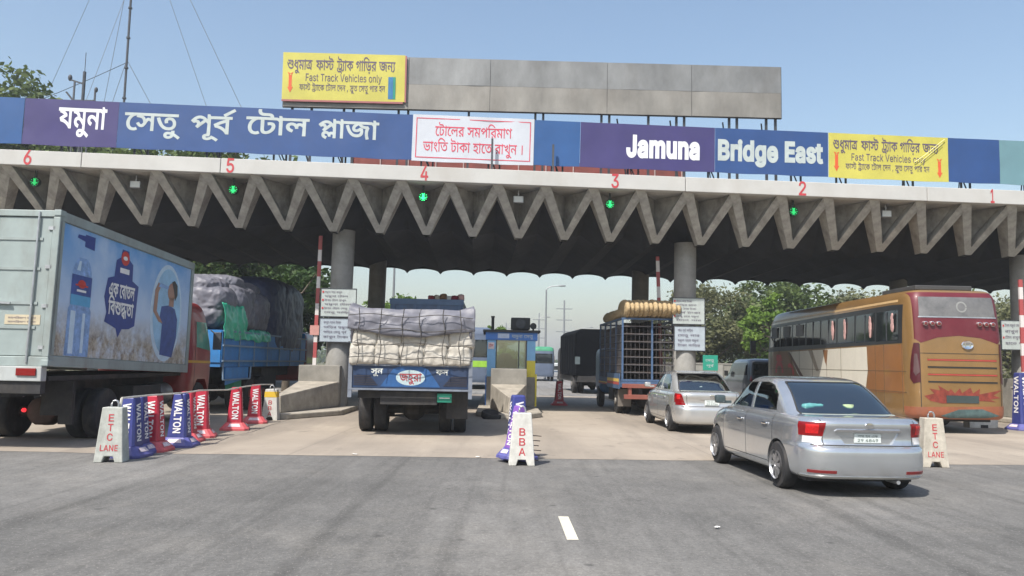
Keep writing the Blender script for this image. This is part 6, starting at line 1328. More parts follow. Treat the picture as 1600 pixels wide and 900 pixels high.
for sx in (-1, 1): wheel(t, (sx * .80, 5.3, .40), .40, .2, RIM_W, 0, sx)
STRAW = M('straw basketwork', (.44, .325, .18), .85, var=.35, scale=9, bump=.6, bscale=25, stretch=(1, 1, 6))
bn = ['leftmost', 'second', 'third', 'fourth', 'fifth', 'sixth', 'seventh', 'eighth', 'ninth', 'tenth', 'eleventh', 'rightmost']
for i in range(12):
    mb = MB(); n = 20
    mb.lathe([(.02, -.05), (.28, -.06), (.355, -.035), (.385, .02), (.36, .085), (.26, .11), (.02, .11)], axis='x', n=n)
    o = on(cagev, 'straw_basket', '%s flat straw basket in the row on top of the blue cage' % bn[i], 'basket', mb, STRAW, loc=(-.84 + i * .145, .45 + .06 * (i % 2), Z1 + .335 - .03 * abs(i - 5.5) / 5.5), group='straw baskets on the cage truck')
    o.scale = (1.05, 2.3, .84 - .03 * (i % 3))
mb = MB(); mb.cushion(-1.0, -.70, .2, 4.2, 3.04, 3.38, e=2.6, nz=.05, fr=4, seed=2, n=(8, 26, 8)); on(cagev, 'straw_roll', 'long loose straw roll along the left top edge of the blue cage', 'straw', mb, STRAW)

# --- dark tall truck beyond
t = thing('dark_truck', 'tall dark covered truck standing past the booth, beyond the cage truck', 'truck', (4.55, 42.4, 0), R(4))
DK = M('black sheet', (.004, .005, .007), .95, spec=.04, var=.4, scale=2, bump=.4, bscale=4)
mb = MB(); mb.prism([(-1.12, .95), (1.12, .95), (1.12, 3.25), (1.0, 3.42), (-.85, 3.42), (-1.12, 3.2)], 'y', 0, 6.2)
for k in range(7): mb.box(-1.15, 1.15, .2 + k * .95, .26 + k * .95, .95, 3.1)
for k in range(8): mb.box(-1.13, 1.13, -.02, 0, 1.1 + k * .27, 1.14 + k * .27)
mb.build('covered_body', DK, t, smooth=30)
mb = MB(); mb.box(-1.16, -.9, -.04, -.021, 1.55, 1.95); mb.build('side_plate', M('dull plate', (.10, .13, .14), .5), t)
mb = MB(); mb.box(-1.0, 1.0, 0, 7.6, .62, .94); ax = rear_axle(t, 1.4, 1.1, .5, .27, RIM_W); mb.add(ax.v, ax.f); mb.cushion(-1.1, 1.1, 6.3, 7.8, .6, 2.6, e=8, nz=0); mb.build('chassis', CHASSIS, t)
for sx in (-1, 1): wheel(t, (sx * 1.0, 7.0, .5), .5, .27, RIM_W, 0, sx)

# --- brown bus at the right
BUS_L = [(.36, .10, 11.75, 1.16), (.42, .02, 11.85, 1.23), (.60, .0, 11.9, 1.25), (1.2, .0, 11.9, 1.25), (2.2, .03, 11.85, 1.25), (2.9, .10, 11.6, 1.235), (3.30, .16, 11.4, 1.20), (3.48, .24, 11.2, 1.14), (3.56, .36, 11.0, 1.02), (3.60, .7, 10.7, .7)]
bk = dict(nr=13, nf=9, N=128, bow=.02)
GOLD = M('bronze bus paint', (.255, .145, .050), .36, .25, var=.16, scale=1.2, coat=.5, dirt=(.20, .13, .07), dirt_amt=.5)
BROWN = M('brown bus panel', (.27, .115, .035), .4, .1, var=.12, scale=1.5, coat=.4, dirt=(.16, .09, .05), dirt_amt=.5)
CREAM = M('cream bus panel', (.66, .62, .53), .45, var=.05, scale=2, coat=.3, dirt=(.42, .36, .28), dirt_amt=.35)
MAROON = M('maroon bus panel', (.11, .009, .016), .45, var=.15, scale=2, coat=.1, dirt=(.18, .06, .06), dirt_amt=.4)
t = thing('coach_bus', 'bronze and cream coach bus with maroon rear panel in lane 2', 'bus', (11.42, 20.35, 0), R(.3))
t.scale = (1, 1, 1.03)
body = shell(BUS_L, **bk).mesh('s', [])
for yc in (3.1, 9.2):
    c = MB(); c.lathe([(.56, .75), (.56, 1.6)], c=(0, yc, .50), axis='x', n=36); c.lathe([(.56, -1.6), (.56, -.75)], c=(0, yc, .50), axis='x', n=36)
    cm = c.mesh('c', []); bm = bmesh.new(); bm.from_mesh(cm); bmesh.ops.recalc_face_normals(bm, faces=bm.faces); bm.to_mesh(cm); bm.free()
    body = boolean(body, cm, 'DIFFERENCE')
part('body', body, GOLD, t, 35)
for sx in (-1, 1):
    a, b = (-2, -.7) if sx < 0 else (.7, 2)
    part('window_band', skin(BUS_L, .004, [(.55, 2.22), (11.5, 2.12), (11.3, 3.12), (1.0, 3.22), (.55, 3.20)], 'x', a, b, **bk), M('black window surround', (.02, .02, .022), .4), t)
    for k in range(8):
        y0 = .72 + k * 1.30; y1 = y0 + 1.20
        w = part('side_window', skin(BUS_L, .008, [(y0, 2.30), (y1, 2.29), (y1 - .02, 3.06 - .008 * k), (y0 + .02, 3.08 - .008 * k)], 'x', a, b, **bk), DARKGLASS, t)
        mb = MB(); sxx = sx * 1.262
        mb.box(min(sxx, sxx - sx * .02), max(sxx, sxx - sx * .02), (y0 + y1) / 2 - .015, (y0 + y1) / 2 + .015, 2.30, 3.04); mb.build('window_bar', STEEL, w)
        if k in (0, 2, 3, 1) and sx < 0:
            mb = MB(); yy = y0 + (.15 if k != 2 else .55)
            mb.cushion(-1.285, -1.262, yy, yy + .16, 2.40 if k else 2.5, 3.0, e=3, nz=.03, fr=5, seed=k, n=(4, 8, 12)); mb.build('curtain', M('faded pink curtain', (.50, .30, .28), .9, var=.25, scale=8), w, smooth=60)
        if k >= 5 and sx < 0:
            mb = MB(); mb.box(-1.270, -1.263, y0 + .2, y1 - .35, 2.62, 3.0); mb.build('curtain', M('grey curtain', (.26, .27, .28), .9, var=.15), w)
    part('cream_panel', skin(BUS_L, .004, [(2.65, 1.0), (2.5, 1.5), (2.55, 2.16), (8.9, 2.10), (8.0, 1.35), (7.2, 1.0)], 'x', a, b, **bk), CREAM, t)
    part('brown_panel', skin(BUS_L, .004, [(.5, .95), (2.60, .95), (2.45, 1.5), (2.50, 2.17), (.55, 2.19)], 'x', a, b, **bk), BROWN, t)
    part('brown_panel', skin(BUS_L, .004, [(7.4, .95), (8.2, 1.35), (9.1, 2.10), (11.4, 2.08), (11.4, .95)], 'x', a, b, **bk), BROWN, t)
    part('side_stripe', skin(BUS_L, .006, [(6.9, 1.0), (7.6, 1.35), (8.75, 2.09), (8.95, 2.09), (7.9, 1.35), (7.15, 1.0)], 'x', a, b, **bk), M('dark brown stripe', (.13, .06, .03), .5), t)
    part('side_stripe', skin(BUS_L, .006, [(5.3, 2.12), (5.7, 2.12), (5.55, 1.75), (5.42, 1.62)], 'x', a, b, **bk), BROWN, t)
    part('side_stripe', skin(BUS_L, .006, [(6.6, 2.12), (6.95, 2.12), (6.3, 1.45), (6.05, 1.45)], 'x', a, b, **bk), M('grey brown stripe', (.30, .25, .19), .5), t)
    part('roof_rail', skin(BUS_L, .006, [(.8, 3.28), (11.2, 3.20), (11.2, 3.26), (.8, 3.34)], 'x', a, b, **bk), M('pale bronze trim', (.50, .33, .16), .4), t)
    for yc in (3.1, 9.2): wheel(t, (sx * 1.08, yc, .5), .5, .28, RIM_W, 0, sx, dual=yc < 5)
for sx in (-1, 1):
    a, b = (-2, -.7) if sx < 0 else (.7, 2)
    part('panel_seam', join_me([skin(BUS_L, .0085, [(y, .5), (y + .012, .5), (y + .012, 2.2), (y, 2.2)], 'x', a, b, **bk) for y in (.55, 1.5, 2.0, 4.3, 5.4, 6.6, 7.8, 8.6, 9.9, 10.9)] + [skin(BUS_L, .0085, [(.4, z), (11.5, z), (11.5, z + .012), (.4, z + .012)], 'x', a, b, **bk) for z in (.98, 1.5)]), M('fine panel seam', (.10, .07, .04), .7), t)
    part('skirt_flap', skin(BUS_L, .006, [(4.0, .48), (8.2, .48), (8.2, .94), (4.0, .94)], 'x', a, b, **bk), BROWN, t)
# red painted script on the brown front panel
mb = MB()
def arc_poly(cy, cz, r0, r1, a0, a1, n=14):
    return [(cy + r1 * math.cos(a0 + (a1 - a0) * k / n), cz + r1 * math.sin(a0 + (a1 - a0) * k / n)) for k in range(n + 1)] + [(cy + r0 * math.cos(a1 - (a1 - a0) * k / n), cz + r0 * math.sin(a1 - (a1 - a0) * k / n)) for k in range(n + 1)]
red = [arc_poly(9.9, 1.35, .28, .46, 0, math.pi), arc_poly(8.75, 1.3, .26, .40, R(60), math.pi), [(9.55, 1.78), (10.25, 1.78), (10.2, 2.02), (9.7, 2.0)], [(9.75, 1.72), (10.0, 1.72), (10.0, 1.60), (9.75, 1.60)]]
SCR = M('red bus script', (.55, .04, .03), .5)
for p in red: part('painted_stroke', skin(BUS_L, .007, p, 'x', -2, -.7, **bk), SCR, t)
# rear face
def rear_skin(name, e, poly, mat, lim=.6, parent=None): return part(name, skin(BUS_L, e, poly, 'y', -.3, lim, **bk), mat, parent or t)
rear_skin('maroon_panel', .005, [(-1.08, 3.50), (1.08, 3.50), (1.10, 2.32), (.98, 2.22), (.55, 2.36), (0, 2.41), (-.55, 2.36), (-.98, 2.22), (-1.10, 2.32)], MAROON)
rear_skin('rear_window', .010, [(-.98, 2.88), (.98, 2.88), (.95, 3.38), (-.95, 3.38)], M('dusty rear glass', (.14, .135, .13), .22, var=.35, scale=2.2, spec=.8))
rear_skin('window_trim', .014, [(-1.0, 2.855), (1.0, 2.855), (1.0, 2.885), (-1.0, 2.885)], GALV)
mb = MB()
for i in range(28):
    pass
rear_skin('window_ring', .012, arc_poly(.12, 3.13, .10, .14, 0, 2 * math.pi * .98, 24), M('faint sticker', (.22, .22, .21), .5))
for sx in (-1, 1):
    for k in range(3):
        mb = MB(); mb.lathe([(.01, -.05), (.055, -.045), (.065, -.02), (.065, .06)], c=(sx * .52 + (sx * .17) * k, .05, 2.70), axis='y', n=16); o = mb.build('round_lamp', CHROME, t, smooth=40)
        mb = MB(); mb.lathe([(.005, -.056), (.04, -.052), (.045, -.048)], c=(sx * .52 + (sx * .17) * k, .05, 2.70), axis='y', n=14); mb.build('lens', M('dark red lens', (.16, .03, .03), .3), o, smooth=40)
mb = MB(); mb.lathe([(.10, -.005), (.14, -.02), (.155, .0), (.14, .02), (.10, .0)], c=(.18, .0, 2.18), axis='y', n=24); mb.box(.10, .26, -.012, .01, 2.165, 2.195); mb.box(.105, .13, -.014, .01, 2.12, 2.24); mb.box(.23, .255, -.014, .01, 2.12, 2.24)
mb.v = [(x, y, 2.18 + (z - 2.18) * .72) for x, y, z in mb.v]; mb.build('badge', CHROME, t, smooth=40)
L_RED = M('red louvre', (.40, .05, .04), .5); L_BLK = M('black louvre', (.02, .02, .02), .6)
for z, mtl in ((1.79, L_RED), (1.61, L_BLK), (1.43, L_RED), (1.25, L_BLK)):
    rear_skin('louvre', .012, [(-.84, z), (.92, z), (.92, z + .035), (-.84, z + .035)], mtl)
    rear_skin('louvre_lip', .018, [(-.84, z + .037), (.92, z + .037), (.92, z + .062), (-.84, z + .062)], GOLD)
rear_skin('panel_seam', .0065, [(-1.0, 1.96), (1.0, 1.96), (1.0, 1.972), (-1.0, 1.972)], SEAM)
for x0 in (-1.02, 1.02): rear_skin('panel_seam', .0068, [(x0, .5), (x0 + .012, .5), (x0 + .012, 2.2), (x0, 2.2)], SEAM)
fl = [(-.95, .92), (-.70, .98), (-.82, 1.10), (-.55, 1.06), (-.60, 1.18), (-.34, 1.04), (-.28, 1.10), (-.18, .99), (-.05, 1.12), (.0, 1.0), (.22, 1.14), (.28, 1.0), (.46, 1.12), (.44, .98), (1.05, 1.10), (.80, .96), (1.0, .90), (.7, .86), (.86, .80), (.5, .82), (-.5, .74), (-.8, .80)]
rear_skin('flame_painting', .006, fl, M('flame red paint', (.20, .035, .022), .5, var=.5, scale=6))
rear_skin('bumper_skirt', .012, [(-1.3, .36), (1.3, .36), (1.3, .70), (-1.3, .64)], M('faded red brown skirt', (.26, .085, .04), .5, var=.25, scale=2, dirt=(.13, .08, .06), dirt_amt=.6), .5)
rear_skin('plate_board', .016, [(-.40, .76), (.42, .76), (.42, .94), (-.40, .94)], M('dark plate board', (.035, .05, .05), .6))
rear_skin('lower_grille', .018, [(-.55, .44), (-.1, .60), (.5, .62), (.95, .46), (.6, .40), (-.3, .38)], M('grey green painting', (.06, .10, .10), .5, var=.5, scale=5))
for sx in (-1, 1):
    o = part('tail_light', skin(BUS_L, .012, [(-.1, 1.30), (-.1, 1.6), (.04, 2.0), (.08, 2.22), (.15, 2.22), (.24, 1.7), (.26, 1.35), (.16, 1.22)], 'x', *sorted((sx * 1.02, sx * 2)), **bk), M('dark maroon lamp', (.06, .006, .010), .35), t)
    part('lamp_lens', skin(BUS_L, .016, [(.04, 1.5), (.08, 1.95), (.13, 1.95), (.15, 1.5), (.10, 1.4)], 'x', *sorted((sx * 1.02, sx * 2)), **bk), M('grey lens', (.09, .05, .05), .4), o)
mb = MB(); mb.box(-1.0, 1.0, .5, 11.4, .28, .40); mb.build('underbody', CHASSIS, t)
mb = MB(); mb.box(-.75, .75, .7, 2.6, 3.60, 3.72); mb.build('roof_unit', M('dark roof unit', (.05, .05, .05), .6), t, bevel=.02)
part('windscreen', skin(BUS_L, .006, [(-1.1, 1.5), (1.1, 1.5), (1.05, 3.1), (-1.05, 3.1)], 'y', 10.5, 13, **bk), DARKGLASS, t)
mb = MB(); mb.beam((-1.25, 11.3, 2.7), (-1.6, 11.8, 2.5), .04, .04); mb.box(-1.75, -1.55, 11.75, 11.85, 2.05, 2.55); mb.build('side_mirror', STEEL, t)

# --- vehicles farther on
def small_bus(name, label, loc, rz, L, H, top, mid, low, W=1.15, cat='bus', group=None):
    t = thing(name, label, cat, loc, rz, group)
    lv = [(.4, .05, L - .05, W - .03), (.6, 0, L, W), (1.5, 0, L, W), (H - .5, .06, L - .1, W - .03), (H - .1, .15, L - .3, W - .1), (H, .4, L - .6, W - .35)]
    k2 = dict(nr=10, nf=8, N=48, bow=.02, sub=2)
    part('body', shell(lv, **k2).mesh('s', []), low, t)
    part('window_band', skin(lv, .01, [(.5, H * .50), (L - .4, H * .50), (L - .5, H * .80), (.5, H * .80)], 'x', -3, 3, **k2), DARKGLASS, t)
    part('rear_window', skin(lv, .012, [(-W * .8, H * .52), (W * .8, H * .52), (W * .75, H * .80), (-W * .75, H * .80)], 'y', -1, 1, **k2), DARKGLASS, t)
    part('colour_stripe', skin(lv, .012, [(-3, H * .36), (3, H * .36), (3, H * .46), (-3, H * .46)], 'y', -1, L + 1, **k2), mid, t)
    part('roof_cap', skin(lv, .012, [(-3, H * .88), (3, H * .88), (3, H * 1.1), (-3, H * 1.1)], 'y', -1, L + 1, **k2), top, t)
    for sx in (-1, 1):
        for yc in (L * .22, L * .78): wheel(t, (sx * (W - .12), yc, .45), .45, .24, RIM_W, 0, sx)
    return t
GR1 = M('green bus paint', (.05, .27, .14), .5, var=.15); GR2 = M('lime stripe', (.27, .50, .05), .5); GY = M('slate bus paint', (.10, .13, .19), .5, var=.15); WH = M('white bus paint', (.5, .52, .52), .5, var=.1)
small_bus('far_bus', 'small green roofed grey bus far off between booth and dark truck', (2.9, 70, 0), R(1), 8.5, 3.0, GR1, GY, GY, .98)
small_bus('far_bus', 'dark bus with lime green stripe just left of the toll booth', (-2.05, 46, 0), R(2), 9, 3.55, GY, GR2, GY, 1.1)
van = [(.35, .05, 4.4, .80), (.45, 0, 4.5, .84), (.95, .0, 4.45, .85), (1.2, .08, 3.7, .82), (1.75, .22, 3.1, .74), (1.92, .35, 2.8, .66), (1.97, .6, 2.5, .5)]
t = thing('minivan', 'grey minivan half hidden between the sedans and the bus front', 'van', (11.4, 35.5, 0), R(2))
k3 = dict(nr=8, nf=6, N=56, bow=.03)
part('body', shell(van, **k3).mesh('s', []), M('grey van paint', (.10, .11, .12), .3, .5, coat=1), t)
part('side_window', skin(van, .006, [(.5, 1.22), (3.35, 1.22), (2.85, 1.75), (.6, 1.78)], 'x', -2, -.3, **k3), DARKGLASS, t)
part('side_window', skin(van, .006, [(.5, 1.22), (3.35, 1.22), (2.85, 1.75), (.6, 1.78)], 'x', .3, 2, **k3), DARKGLASS, t)
part('rear_window', skin(van, .006, [(-.65, 1.22), (.65, 1.22), (.58, 1.75), (-.58, 1.75)], 'y', -1, 1, **k3), DARKGLASS, t)
for sx in (-1, 1):
    wheel(t, (sx * .75, .8, .32), .32, .2, RIM_W, 0, sx); wheel(t, (sx * .75, 3.6, .32), .32, .2, RIM_W, 0, sx)
    part('tail_light', skin(van, .01, [(sx * .68, .95), (sx * .9, .95), (sx * .9, 1.25), (sx * .72, 1.25)], 'y', -1, .2, **k3), LAMP_RED, t)
mb = MB(); mb.box(-1.06, -.88, 2.95, 3.05, 1.15, 1.4); mb.build('side_mirror', M('black mirror', (.03, .03, .03), .4), t, bevel=.02)
small_bus('far_truck', 'distant reddish brown truck on the hazy road', (7.2, 150, 0), 0, 7, 3.0, M('dusty red paint', (.28, .12, .09), .6), M('dusty tan paint', (.38, .30, .22), .6), M('dusty red paint low', (.24, .12, .09), .6), 1.15, 'truck', 'far traffic')
small_bus('far_truck', 'distant white truck beside the reddish one on the hazy road', (9.6, 128, 0), 0, 6, 2.7, WH, GY, WH, 1.1, 'truck', 'far traffic')
small_bus('far_car', 'small pale car coming along the hazy road right of the green roofed bus', (5.2, 92, 0), 0, 4.2, 1.6, WH, GY, WH, .85, 'car', 'far traffic')
# ------------------------------------------------------------------ toll islands, booth, barriers, sign boards
ISL = M('island concrete', (.355, .32, .265), .9, var=.25, scale=2.6, bump=.3, bscale=25, dirt=(.13, .115, .095), dirt_amt=.8)
WALLC = M('grey cast concrete', (.25, .235, .205), .9, var=.2, scale=2.5, bump=.2, dirt=(.12, .11, .09), dirt_amt=.6)
def island(label, loc, tipx, half, yb, long, rz=0):
    t = thing('toll_island', label, 'traffic island', loc, rz, 'toll islands')
    mb = MB(); mb.prism([(tipx - .35, -.1), (tipx + .35, -.1), (half + .40, yb - 1.5), (half + .40, long), (-half - .40, long), (-half - .40, yb - 1.5)], 'z', 0, .15)
    mb.build('kerb', ISL, t, bevel=.03)
    mb = MB()
    lo = [(tipx - .10, .15, .152), (tipx + .10, .15, .152), (half, yb, .152), (-half, yb, .152)]
    hi = [(tipx - .07, .2, .60), (tipx + .07, .2, .60), (half - .02, yb, .90), (-half + .02, yb, .90)]
    mb.loft([lo, hi]); mb.build('ramp_nose', ISL, t, bevel=.02)
    mb = MB(); mb.box(-half, half, yb + .003, yb + 1.5, .152, 1.38); mb.build('end_block', WALLC, t, bevel=.02)
    return t
island('concrete toll island with ramped nose under the left column, beside the white sacks truck', (-5.72, 20.85, 0), -.32, .62, 3.35, 16, R(.5))
island('concrete toll island with ramped nose in front of the booth', (.0, 22.55, 0), .05, .56, 2.45, 14, R(1))
island('concrete toll island under the right column, mostly hidden by the sedans', (5.65, 21.4, 0), .0, .6, 3.4, 16, R(1))
island('concrete toll island at the right edge behind the bus', (16.6, 21.6, 0), .0, .6, 3.4, 16, R(1))
mb = MB(); mb.lathe([(.15, -.08), (.26, -.09), (.29, -.06), (.29, .06), (.26, .09), (.15, .08)], n=28)
o = mb.build('old_tyre', BLACK, None, smooth=50, loc=(-.50, 22.55, .10), rot=(R(14), R(8), 0)); tag(o, 'old black tyre lying on the kerb at the booth island nose', 'tyre')

# booth
t = thing('toll_booth', 'blue toll booth with big window on the middle island', 'toll booth', (.02, 26.6, .15), R(1.5))
BB = M('blue booth paint', (.045, .16, .48), .45, var=.12, scale=3, dirt=(.10, .13, .2), dirt_amt=.4); LB = M('pale blue booth panel', (.20, .42, .66), .45, var=.1, scale=3); YB = M('yellow booth panel', (.62, .52, .05), .5, var=.1)
mb = MB(); mb.box(-.80, .80, 0, 2.6, 0, .95); mb.build('lower_wall', WALLC, t)
mb = MB(); mb.box(-.84, -.803, .1, 2.5, .0, .95); mb.build('blue_side', BB, t)
mb = MB(); mb.box(.803, .86, -.02, 2.5, .0, 1.05); mb.build('yellow_side', YB, t)
mb = MB(); mb.box(-.80, -.52, 0, .08, .955, 2.16); mb.build('front_pillar', LB, t)
mb = MB(); mb.box(.52, .80, 0, .08, 1.50, 2.16); mb.build('front_pillar', LB, t)
mb = MB(); mb.box(.52, .80, 0, .08, .955, 1.497); mb.build('yellow_panel', YB, t)
mb = MB(); mb.box(-.80, -.55, 2.5, 2.6, .955, 2.16); mb.box(.55, .80, 2.5, 2.6, .955, 2.16); mb.box(-.80, -.77, .09, 2.49, 1.9, 2.16); mb.box(.77, .80, .09, 2.49, 1.9, 2.16); mb.build('rear_wall', M('booth inner wall', (.30, .34, .33), .7), t)
mb = MB(); mb.box(-.515, .515, .03, .05, .96, 2.155); mb.build('front_window', MG('booth glass', (.75, .92, .85), .75), t)
mb = MB()
for x in (-.515, .23, .48): mb.box(x, x + .035, .0, .028, .96, 2.155)
mb.box(-.478, .478, .0, .026, .96, .99); mb.build('window_frame', STEEL, t)
mb = MB(); mb.box(-.86, .86, -.05, 2.65, 2.163, 2.42); mb.build('name_fascia', BB, t)
mb = MB(); mb.box(-.95, .95, -.14, 2.75, 2.422, 2.50); mb.build('roof', M('dark roof', (.03, .032, .035), .7), t, bevel=.01)
mb = MB(); mb.box(-.46, -.08, -.056, -.052, 2.22, 2.38); o = mb.build('name_plate', M('pale sign face', (.45, .52, .66), .5), t)
text(t, '@jamuna @setu', INK_S, .0, -.054, 2.24, .72, .10, bold=8)
mb = MB(); mb.box(-.77, -.57, -.012, -.004, 1.86, 2.08); o = mb.build('notice', M('pink white notice', (.66, .55, .55), .6), t)
text(o, '@tol', LETTER_RED, -.74, -.014, 1.93, .14, .08, bold=20)
mb = MB(); mb.box(-.2, .25, 1.0, 1.1, 1.15, 1.55); mb.box(0.0, .06, 1.05, 1.1, .96, 1.15); mb.build('monitor', M('dark monitor', (.03, .04, .04), .4), t, bevel=.01)
mb = MB(); mb.cushion(-.45, .1, 1.2, 1.4, .9, 1.75, e=3, nz=0); mb.build('chair_back', M('dark chair', (.03, .04, .05), .8), t, smooth=60)
AC = M('dark unit', (.025, .027, .03), .6)
def roof_unit(label, x, w, h, yy):
    u_ = thing('air_conditioner', label, 'air conditioner', (.02 + x, 26.6 + yy, 2.65), R(1.5))
    mb = MB(); mb.box(-w / 2, w / 2, 0, .6, .05, h); mb.box(-w / 2 + .05, w / 2 - .05, .05, .55, 0, .05); mb.build('casing', AC, u_, bevel=.015)
    mb = MB(); mb.lathe([(.01, -.005), (h * .34, -.005), (h * .36, -.02), (h * .38, -.02), (h * .38, .0)], c=(0, -.004, h * .54), axis='y', n=24); mb.build('fan_grille', STEEL, u_)
    return u_
roof_unit('black boxy air conditioner on the toll booth roof', .30, .64, .44, .4)
t = thing('roof_post', 'short black post on the left of the toll booth roof', 'post', (-.62, 26.9, 2.65)); mb = MB(); mb.tube((0, 0, 0), (0, 0, .42), .05); mb.build('post', AC, t); mb = MB(); mb.tube((0, 0, .42), (0, 0, .47), .065); mb.build('cap', AC, t)
t = thing('roof_siren', 'small black horn at the right of the toll booth roof', 'horn', (.74, 26.9, 2.65)); mb = MB(); mb.tube((0, 0, 0), (0, 0, .12), .03); mb.build('bracket', AC, t); mb = MB(); mb.tube((0, .12, .15), (0, -.12, .15), .05, .11, n=14); mb.build('bell', AC, t)

# barriers
def striped():
    mt, nt, b, L = nodes_mat('red and white bands')
    tc = nt.nodes.new('ShaderNodeTexCoord'); sp = nt.nodes.new('ShaderNodeSeparateXYZ'); L(tc.outputs['Object'], sp.inputs[0])
    m = nt.nodes.new('ShaderNodeMath'); m.operation = 'PINGPONG'; m.inputs[1].default_value = .42; L(sp.outputs[2], m.inputs[0])
    g = nt.nodes.new('ShaderNodeMath'); g.operation = 'GREATER_THAN'; g.inputs[1].default_value = .24; L(m.outputs[0], g.inputs[0])
    c = mixc(nt, g.outputs[0], (.36, .07, .07), (.62, .58, .56)); L(c, b.inputs['Base Color']); b.inputs['Roughness'].default_value = .5
    return mt
BAND = striped()
def barrier(label, loc, top, rz=0, lean=0):
    t = thing('barrier_gate', label, 'barrier', loc, rz, 'raised barriers')
    mb = MB(); mb.box(-.16, .16, -.16, .16, 0, .95); mb.box(-.18, .18, -.18, .18, .95, 1.0); mb.build('cabinet', M('barrier cabinet', (.40, .37, .33), .6, dirt=(.2, .17, .14), dirt_amt=.5), t, bevel=.015)
    mb = MB(); mb.box(-.055, .055, -.03, .03, -.15, top - .85); o = mb.build('arm', BAND, t, loc=(0, -.21, .85), rot=(0, lean, 0))
    mb = MB(); mb.lathe([(.01, -.03), (.09, -.03), (.09, .03), (.01, .03)], c=(0, -.20, .85), axis='y', n=16); mb.build('hub', STEEL, t, smooth=40)
    mb = MB(); mb.box(-.16, .16, -.28, -.245, 2.15, 2.45); mb.build('stop_disc', M('faded red board', (.5, .25, .22), .6), t) if abs(loc[0] + 6) < .5 else None
    return t
barrier('raised red and white barrier arm left of the left column', (-6.0, 24.6, 1.0) if False else (-6.05, 25.0, .15), 5.25, lean=R(.5))
barrier('raised red and white barrier arm left of the right column', (4.85, 26.0, .15), 4.95, lean=R(-2))
barrier('raised red and white barrier arm at the right edge beside the bus', (15.2, 24.0, .15), 4.2)
mb = MB(); mb.box(-.06, .06, -.04, .04, 0, 1.6)
# sign boards on the columns
BOARD = M('pale sign board', (.40, .44, .42), .6, var=.08, scale=5, dirt=(.25, .25, .23), dirt_amt=.4); BOARD2 = M('grey blue sign board', (.36, .41, .45), .6, var=.08, scale=5, dirt=(.22, .24, .25), dirt_amt=.4)
def sign(label, loc, w, h, mat, rows, rz=0, head=True):
    t = thing('sign_board', label, 'sign', loc, rz, 'boards on the columns')
    mb = MB(); mb.box(-w / 2, w / 2, 0, .03, 0, h); mb.build('board', mat, t, bevel=.004)
    mb = MB()
    for (a, b, c, d) in ((-w / 2 - .02, w / 2 + .02, -.02, 0), (-w / 2 - .02, w / 2 + .02, h, h + .02), (-w / 2 - .02, -w / 2, 0, h), (w / 2, w / 2 + .02, 0, h)): mb.box(a, b, -.012, .04, c, d)
    for x in (-w * .3, w * .3): mb.box(x - .02, x + .02, .032, .12, .05, h - .05)
    mb.build('edge_frame', STEEL, t)
    rr = random.Random(len(label)); ws = ['@taka', '@tol', '@setu', '@garir', '@jamuna', '@purbo', '@par', '@rakhun', '@hate']
    for i in range(rows):
        z = h - (i + 1) * h / (rows + .8); s = ' '.join(rr.choice(ws) for _ in range(2 if i % 2 else 3))
        text(t, s, INK_D, -w * .40, -.014, z, w * (.5 if i == 0 else rr.uniform(.62, .8)), h / rows * .34, bold=2)
        if head and i % 2 == 0:
            mb = MB(); mb.quad((-w * .47, -.014, z), (-w * .42, -.014, z), (-w * .42, -.014, z + h * .07), (-w * .47, -.014, z + h * .07)); mb.build('bullet', LETTER_RED, t)
    return t
sign('upper pale toll rate board on the left column', (-5.29, 24.36, 2.87), 1.06, .84, BOARD, 6)
sign('lower grey blue board on the left column', (-5.29, 24.36, 2.10), 1.06, .70, BOARD2, 4, head=False)
sign('upper pale toll rate board on the right column', (5.52, 24.88, 2.88), .98, .80, BOARD, 6)
sign('lower grey blue board on the right column', (5.55, 24.88, 2.06), .94, .74, BOARD2, 4, head=False)
sign('pale board at the right edge beside the bus', (15.95, 25.2, 2.3), 1.0, .9, BOARD, 4)
t = thing('road_sign', 'small green road sign on two posts behind the farther sedan', 'road sign', (11.2, 45, 0), 0)
mb = MB(); mb.box(-.42, .42, 0, .03, 1.35, 2.20); mb.build('board', M('green sign face', (.02, .28, .19), .5, var=.08), t, bevel=.01)
mb = MB(); mb.box(-.33, -.28, .032, .08, 0, 2.1); mb.box(.28, .33, .032, .08, 0, 2.1); mb.build('post', GALV, t)
text(t, '@setu', INK_S, -.28, -.004, 1.85, .5, .12, bold=8); text(t, '@purbo', INK_S, -.24, -.004, 1.55, .45, .12, bold=8)
# perimeter wall in the right background
t = thing('boundary_wall', 'long low grey wall in front of the trees at right', 'wall', (9.5, 52, 0), R(-6))
mb = MB(); mb.box(0, 45, 0, .2, 0, 1.7); mb.box(0, 45, -.04, .24, 1.7, 1.8); mb.build('wall_body', M('weathered wall', (.24, .23, .20), .9, var=.2, scale=1.2, dirt=(.12, .12, .09), dirt_amt=.6), t)
mb = MB()
for k in range(12): mb.box(k * 4 - .15, k * 4 + .15, -.08, -.003, 0, 1.69)
mb.build('pier', M('weathered pier', (.27, .26, .23), .9), t)

